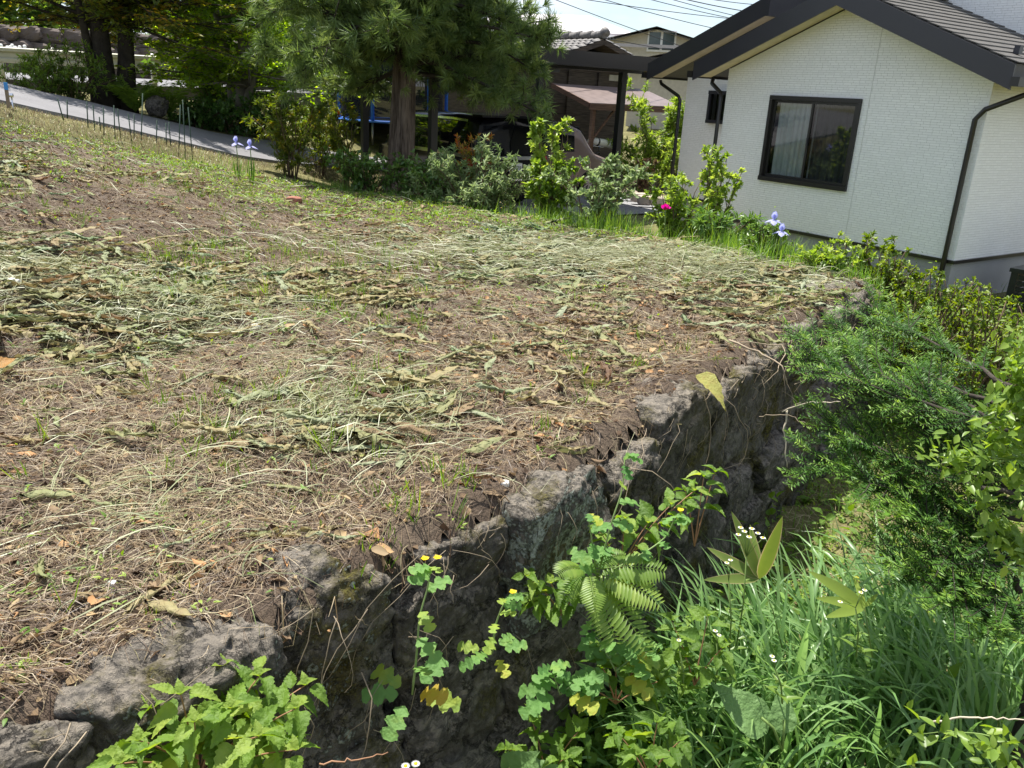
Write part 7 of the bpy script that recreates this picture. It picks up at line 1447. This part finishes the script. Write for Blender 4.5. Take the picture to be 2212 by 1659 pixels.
# ---- low plants over the lower garden
def scatter_ground(name, n, box, tmpl, ls, mat, var, vs, label, seed, hgt=.06, dens=None, per=6, lw=1.0):
    r_ = np.random.default_rng(seed); x = r_.uniform(box[0], box[1], n * 4); y = r_.uniform(box[2], box[3], n * 4); dw, sw, aw = seg_dist(x, y, WALL); ok = ((sw > 0) & (dw > .05)) | (y > 8.2); ok &= ~in_poly(x, y, TPOLY)
    hx_ = (x - 3.715) * .577 - (y - 13.395) * .817; hy_ = (x - 3.715) * .817 + (y - 13.395) * .577; ok &= ~((hx_ > -.9) & (hx_ < 3.2) & (hy_ > .05))
    if dens is not None: ok &= r_.random(n * 4) < dens(x, y)
    x, y = x[ok][:n], y[ok][:n]; m_ = len(x); P = np.repeat(np.stack([x, y], 1), per, 0) + r_.normal(0, .03, (m_ * per, 2)); k = len(P); h_ = np.repeat(r_.gamma(2, hgt / 2, m_), per) * r_.random(k); O = np.c_[P, gnd_z(P[:, 0], P[:, 1]) + h_]; d = np.c_[r_.normal(size=(k, 2)), r_.uniform(0, .9, k)]; sc = ls * r_.uniform(.6, 1.3, k); M = frames(d, np.array([0, 0, 1.0]) + r_.normal(0, .25, (k, 3))) * np.stack([sc * lw, sc, sc], 1)[:, None, :]; G = Geo(); G.inst(tmpl[0], tmpl[1], M, O, np.clip(np.repeat(r_.normal(var, vs, m_), per) + r_.normal(0, .08, k), 0, 1)); return tag(G.build(name, MATS[mat]), label, 'plants', kind='stuff')
wallside = lambda x, y: np.exp(-(seg_dist(x, y, WALL)[0] / .6) ** 2) * (y < 3.9) + .04
scatter_ground('wall_foot_plants', 2200, (.2, 3.0, 1.6, 6.0), NET[0], .075, 'nettle_leaf', .35, .18, 'dense mixed weeds along the foot of the retaining wall', 31, .24, wallside, 5)
scatter_ground('wall_foot_celandine', 420, (.3, 3.0, 1.8, 5.5), LOB[0], .1, 'celandine_leaf', .35, .18, 'lobed leaves of young celandines along the foot of the wall', 32, .22, wallside, 3)
scatter_ground('garden_weeds', 5200, (1.5, 7.5, 2.8, 11), OVL, .035, 'fresh_leaf', .55, .22, 'low green weeds covering the lower garden', 33, .06, lambda x, y: np.clip(.55 + fbm2(x, y, .9, 91, 3) * 1.2 + .3 * (y > 6), .05, 1), 6)
scatter_ground('house_front_weeds', 2600, (1.2, 5.8, 8.3, 13), OVL, .045, 'fresh_leaf', .5, .2, 'leafy weeds between the plot and the house', 34, .16, None, 6)
r_ = np.random.default_rng(12); n = 9000; P = np.stack([r_.uniform(1.5, 7, n), r_.uniform(2.8, 10.5, n)], 1); dw, sw, aw = seg_dist(P[:, 0], P[:, 1], WALL); P = P[(sw > 0) & (dw > .05) & ~in_poly(P[:, 0], P[:, 1], TPOLY)]; n = len(P)
G = blades(P, r_.uniform(.06, .25, n), r_.uniform(.002, .005, n), r_.uniform(0, 6.28, n), r_.gamma(2, .012, n), r_.normal(0, .8, n), np.clip(r_.normal(.72, .18, n), 0, 1), None, '', gnd_z, 4); tag(G.build('garden_clippings', MATS['straw']), 'pale grass clippings strewn over the lower garden', 'straw', kind='stuff')
n = 9000; P = np.stack([r_.uniform(1.2, 7, n), r_.uniform(2.5, 10.5, n)], 1); dw, sw, aw = seg_dist(P[:, 0], P[:, 1], WALL); P = P[(sw > 0) & (dw > .1) & ~in_poly(P[:, 0], P[:, 1], TPOLY) & (fbm2(P[:, 0], P[:, 1], .8, 95, 3) > -.1)]
grass_field('garden_grass', P, gnd_z, .2, .006, .55, .22, 'grass_blade', 'fine green grass in the lower garden', .5, 14)
# moss cushions and hanging roots on the wall
leaf_mat('moss', [(0.0, (0.05, 0.045, 0.012)), (0.5, (0.12, 0.11, 0.025)), (1.0, (0.22, 0.22, 0.04))], .2, .9, .1, 20)
r_ = np.random.default_rng(15)
def wall_world(s, z, out):
    p, t, o = wall_pt(s); return np.array([p[0] + o[0] * out, p[1] + o[1] * out, z])
roots = []
for k in range(260):
    s = r_.uniform(1.6, wlen[-1] - .4); z = r_.uniform(-.12, .0) if r_.random() < .6 else r_.uniform(-.7, -.15); P = [wall_world(s, z, .06)]; ln = r_.gamma(2.2, .12) + .06; d = np.array([0, 0, -1.0]); p, t, o = wall_pt(s); cur = P[0]
    dv = np.array([t[0], t[1], 0]) * r_.normal(0, .7) + np.array([o[0], o[1], 0]) * r_.uniform(.1, .6) + [0, 0, r_.uniform(-.6, .3)]; dv = unit(dv)
    for q in range(7): dv = unit(dv + [0, 0, -.35] + r_.normal(0, .28, 3) - .25 * np.array([o[0], o[1], 0])); cur = cur + dv * ln / 7; P.append(cur)
    roots.append(np.array(P))
G = Geo()
for P in roots: G.tube(P, np.linspace(r_.uniform(.001, .0028), .0007, len(P)), 4, caps=False)
tag(G.build('hanging_roots', MATS['dry_root']), 'thin dry roots and runners hanging down the wall face', 'roots', kind='stuff')
for i, (pts, rr_, lab, mt) in enumerate([([(1700, 885, 5.0), (1694, 940, 4.95), (1700, 1010, 4.9)], .006, 'short pale dead stick hanging vertically at the wall hollow', 'pale_stick'), ([(1690, 890, 5.0), (1740, 870, 4.9), (1815, 868, 4.7)], .005, 'thin pale twig reaching from the wall towards the yew', 'pale_stick'), ([(1640, 900, 5.0), (1700, 895, 4.9), (1750, 920, 4.85)], .003, 'thin curling root below the pale twig', 'dry_root'), ([(1575, 735, 5.3), (1640, 760, 5.2), (1690, 790, 5.1), (1700, 830, 5.1)], .007, 'dark gnarled root crossing the wall top at the vines', 'dry_root'), ([(1600, 740, 5.3), (1700, 745, 5.4), (1680, 800, 5.1), (1650, 830, 5.05)], .004, 'looping vine over the edge of the wall top', 'dry_root'), ([(1690, 1640, 2.6), (1760, 1655, 2.6), (835, 1628, 2.0), ][:0] or [(690, 1650, 1.95), (770, 1640, 1.95), (838, 1625, 2.0)], .003, 'thin bare reddish twig at the bottom edge', 'red_stem'), ([(1790, 770, 4.6), (1815, 775, 4.55), (1850, 765, 4.5)], .004, 'pale curved twig lying on the yew', 'pale_stick'), ([(2010, 1560, 2.8), (2120, 1545, 2.8), (2212, 1555, 2.8)], .004, 'bare pale twig across the tall grass at the right', 'pale_stick')]):
    W_ = np.array([at_d(*p) for p in pts]); tt = np.linspace(0, len(W_) - 1, 14); P = np.stack([np.interp(tt, np.arange(len(W_)), W_[:, j]) for j in range(3)], 1); P[1:-1] = .25 * P[:-2] + .5 * P[1:-1] + .25 * P[2:]; P[1:-1] += np.random.default_rng(i).normal(0, .004, (12, 3)); G = Geo(); G.tube(P, np.linspace(rr_, rr_ * .5, 14), 6); tag(G.build('twig', MATS[mt]), lab, 'twig')
# ---- single things lying on the plot
def big_leaf(px, py, D_, tip, label, mat, var, w_=.5, seed=0, up_=(0, -.5, .8)):
    a = at_d(px, py, D_); b_ = at_d(*tip); d = b_ - a; T = toothed(1.0, w_, 12, .06, .25, .2); G = Geo(); M = frames(d[None], np.array([up_]))[0] * np.linalg.norm(d); V = T[0] @ M.T + a; V = V + .008 * fbm(V * 30, seed, 2)[:, None]; G.add(V, T[1], var); return tag(G.build('fallen_leaf', MATS[mat]), label, 'leaf')
big_leaf(1505, 812, 4.52, (1578, 872, 4.42), 'large yellow green leaf with brown spots hanging over the wall edge', 'yellowing_leaf', .3, .55, 1, (.5, -.6, .6))
p_ = at_z(18, 795, tz(*at_z(18, 795, .1)[:2]) + .05); big_leaf(-8, 800, np.hypot(*p_[:2]), (32, 765, np.hypot(*p_[:2]) + .08), 'curled orange dead leaf at the left edge of the plot', 'yellowing_leaf', .75, .8, 2)
def pebble(px, py, sz, label, mat, seed, cat='stone'):
    z = .02
    for _ in range(4): p = at_z(px, py, z); z = tz(p[0], p[1]) + sz[2] * .35
    V, F = rock(sz, seed, 8, sz[0] * .06, 3.5, 4); G = Geo(); G.add(V + p, F, .2); return tag(G.build('pebble', MATS[mat]), label, cat)
plain('white_stone', (.68, .66, .62), .8, .3, 0, 20, .15, .3, 60); plain('red_stone', (.3, .13, .09), .85, .2, 0, 12, .4, .4, 50)
pebble(553, 706, (.055, .045, .035), 'white pebble lying in the middle of the plot', 'white_stone', 1); pebble(635, 432, (.22, .14, .1), 'reddish and white stone near the far right of the litter', 'red_stone', 2); pebble(240, 1262, (.03, .03, .02), 'tiny white chip near the lower left', 'white_stone', 3); pebble(800, 870, (.05, .05, .04), 'small pale stone in the litter', 'white_stone', 4, 'stone'); pebble(30, 608, (.07, .06, .04), 'whitish stone at the left among the wilted leaves', 'white_stone', 5); pebble(1090, 1045, (.04, .04, .03), 'pale seed head by the mossy stone', 'white_stone', 6)
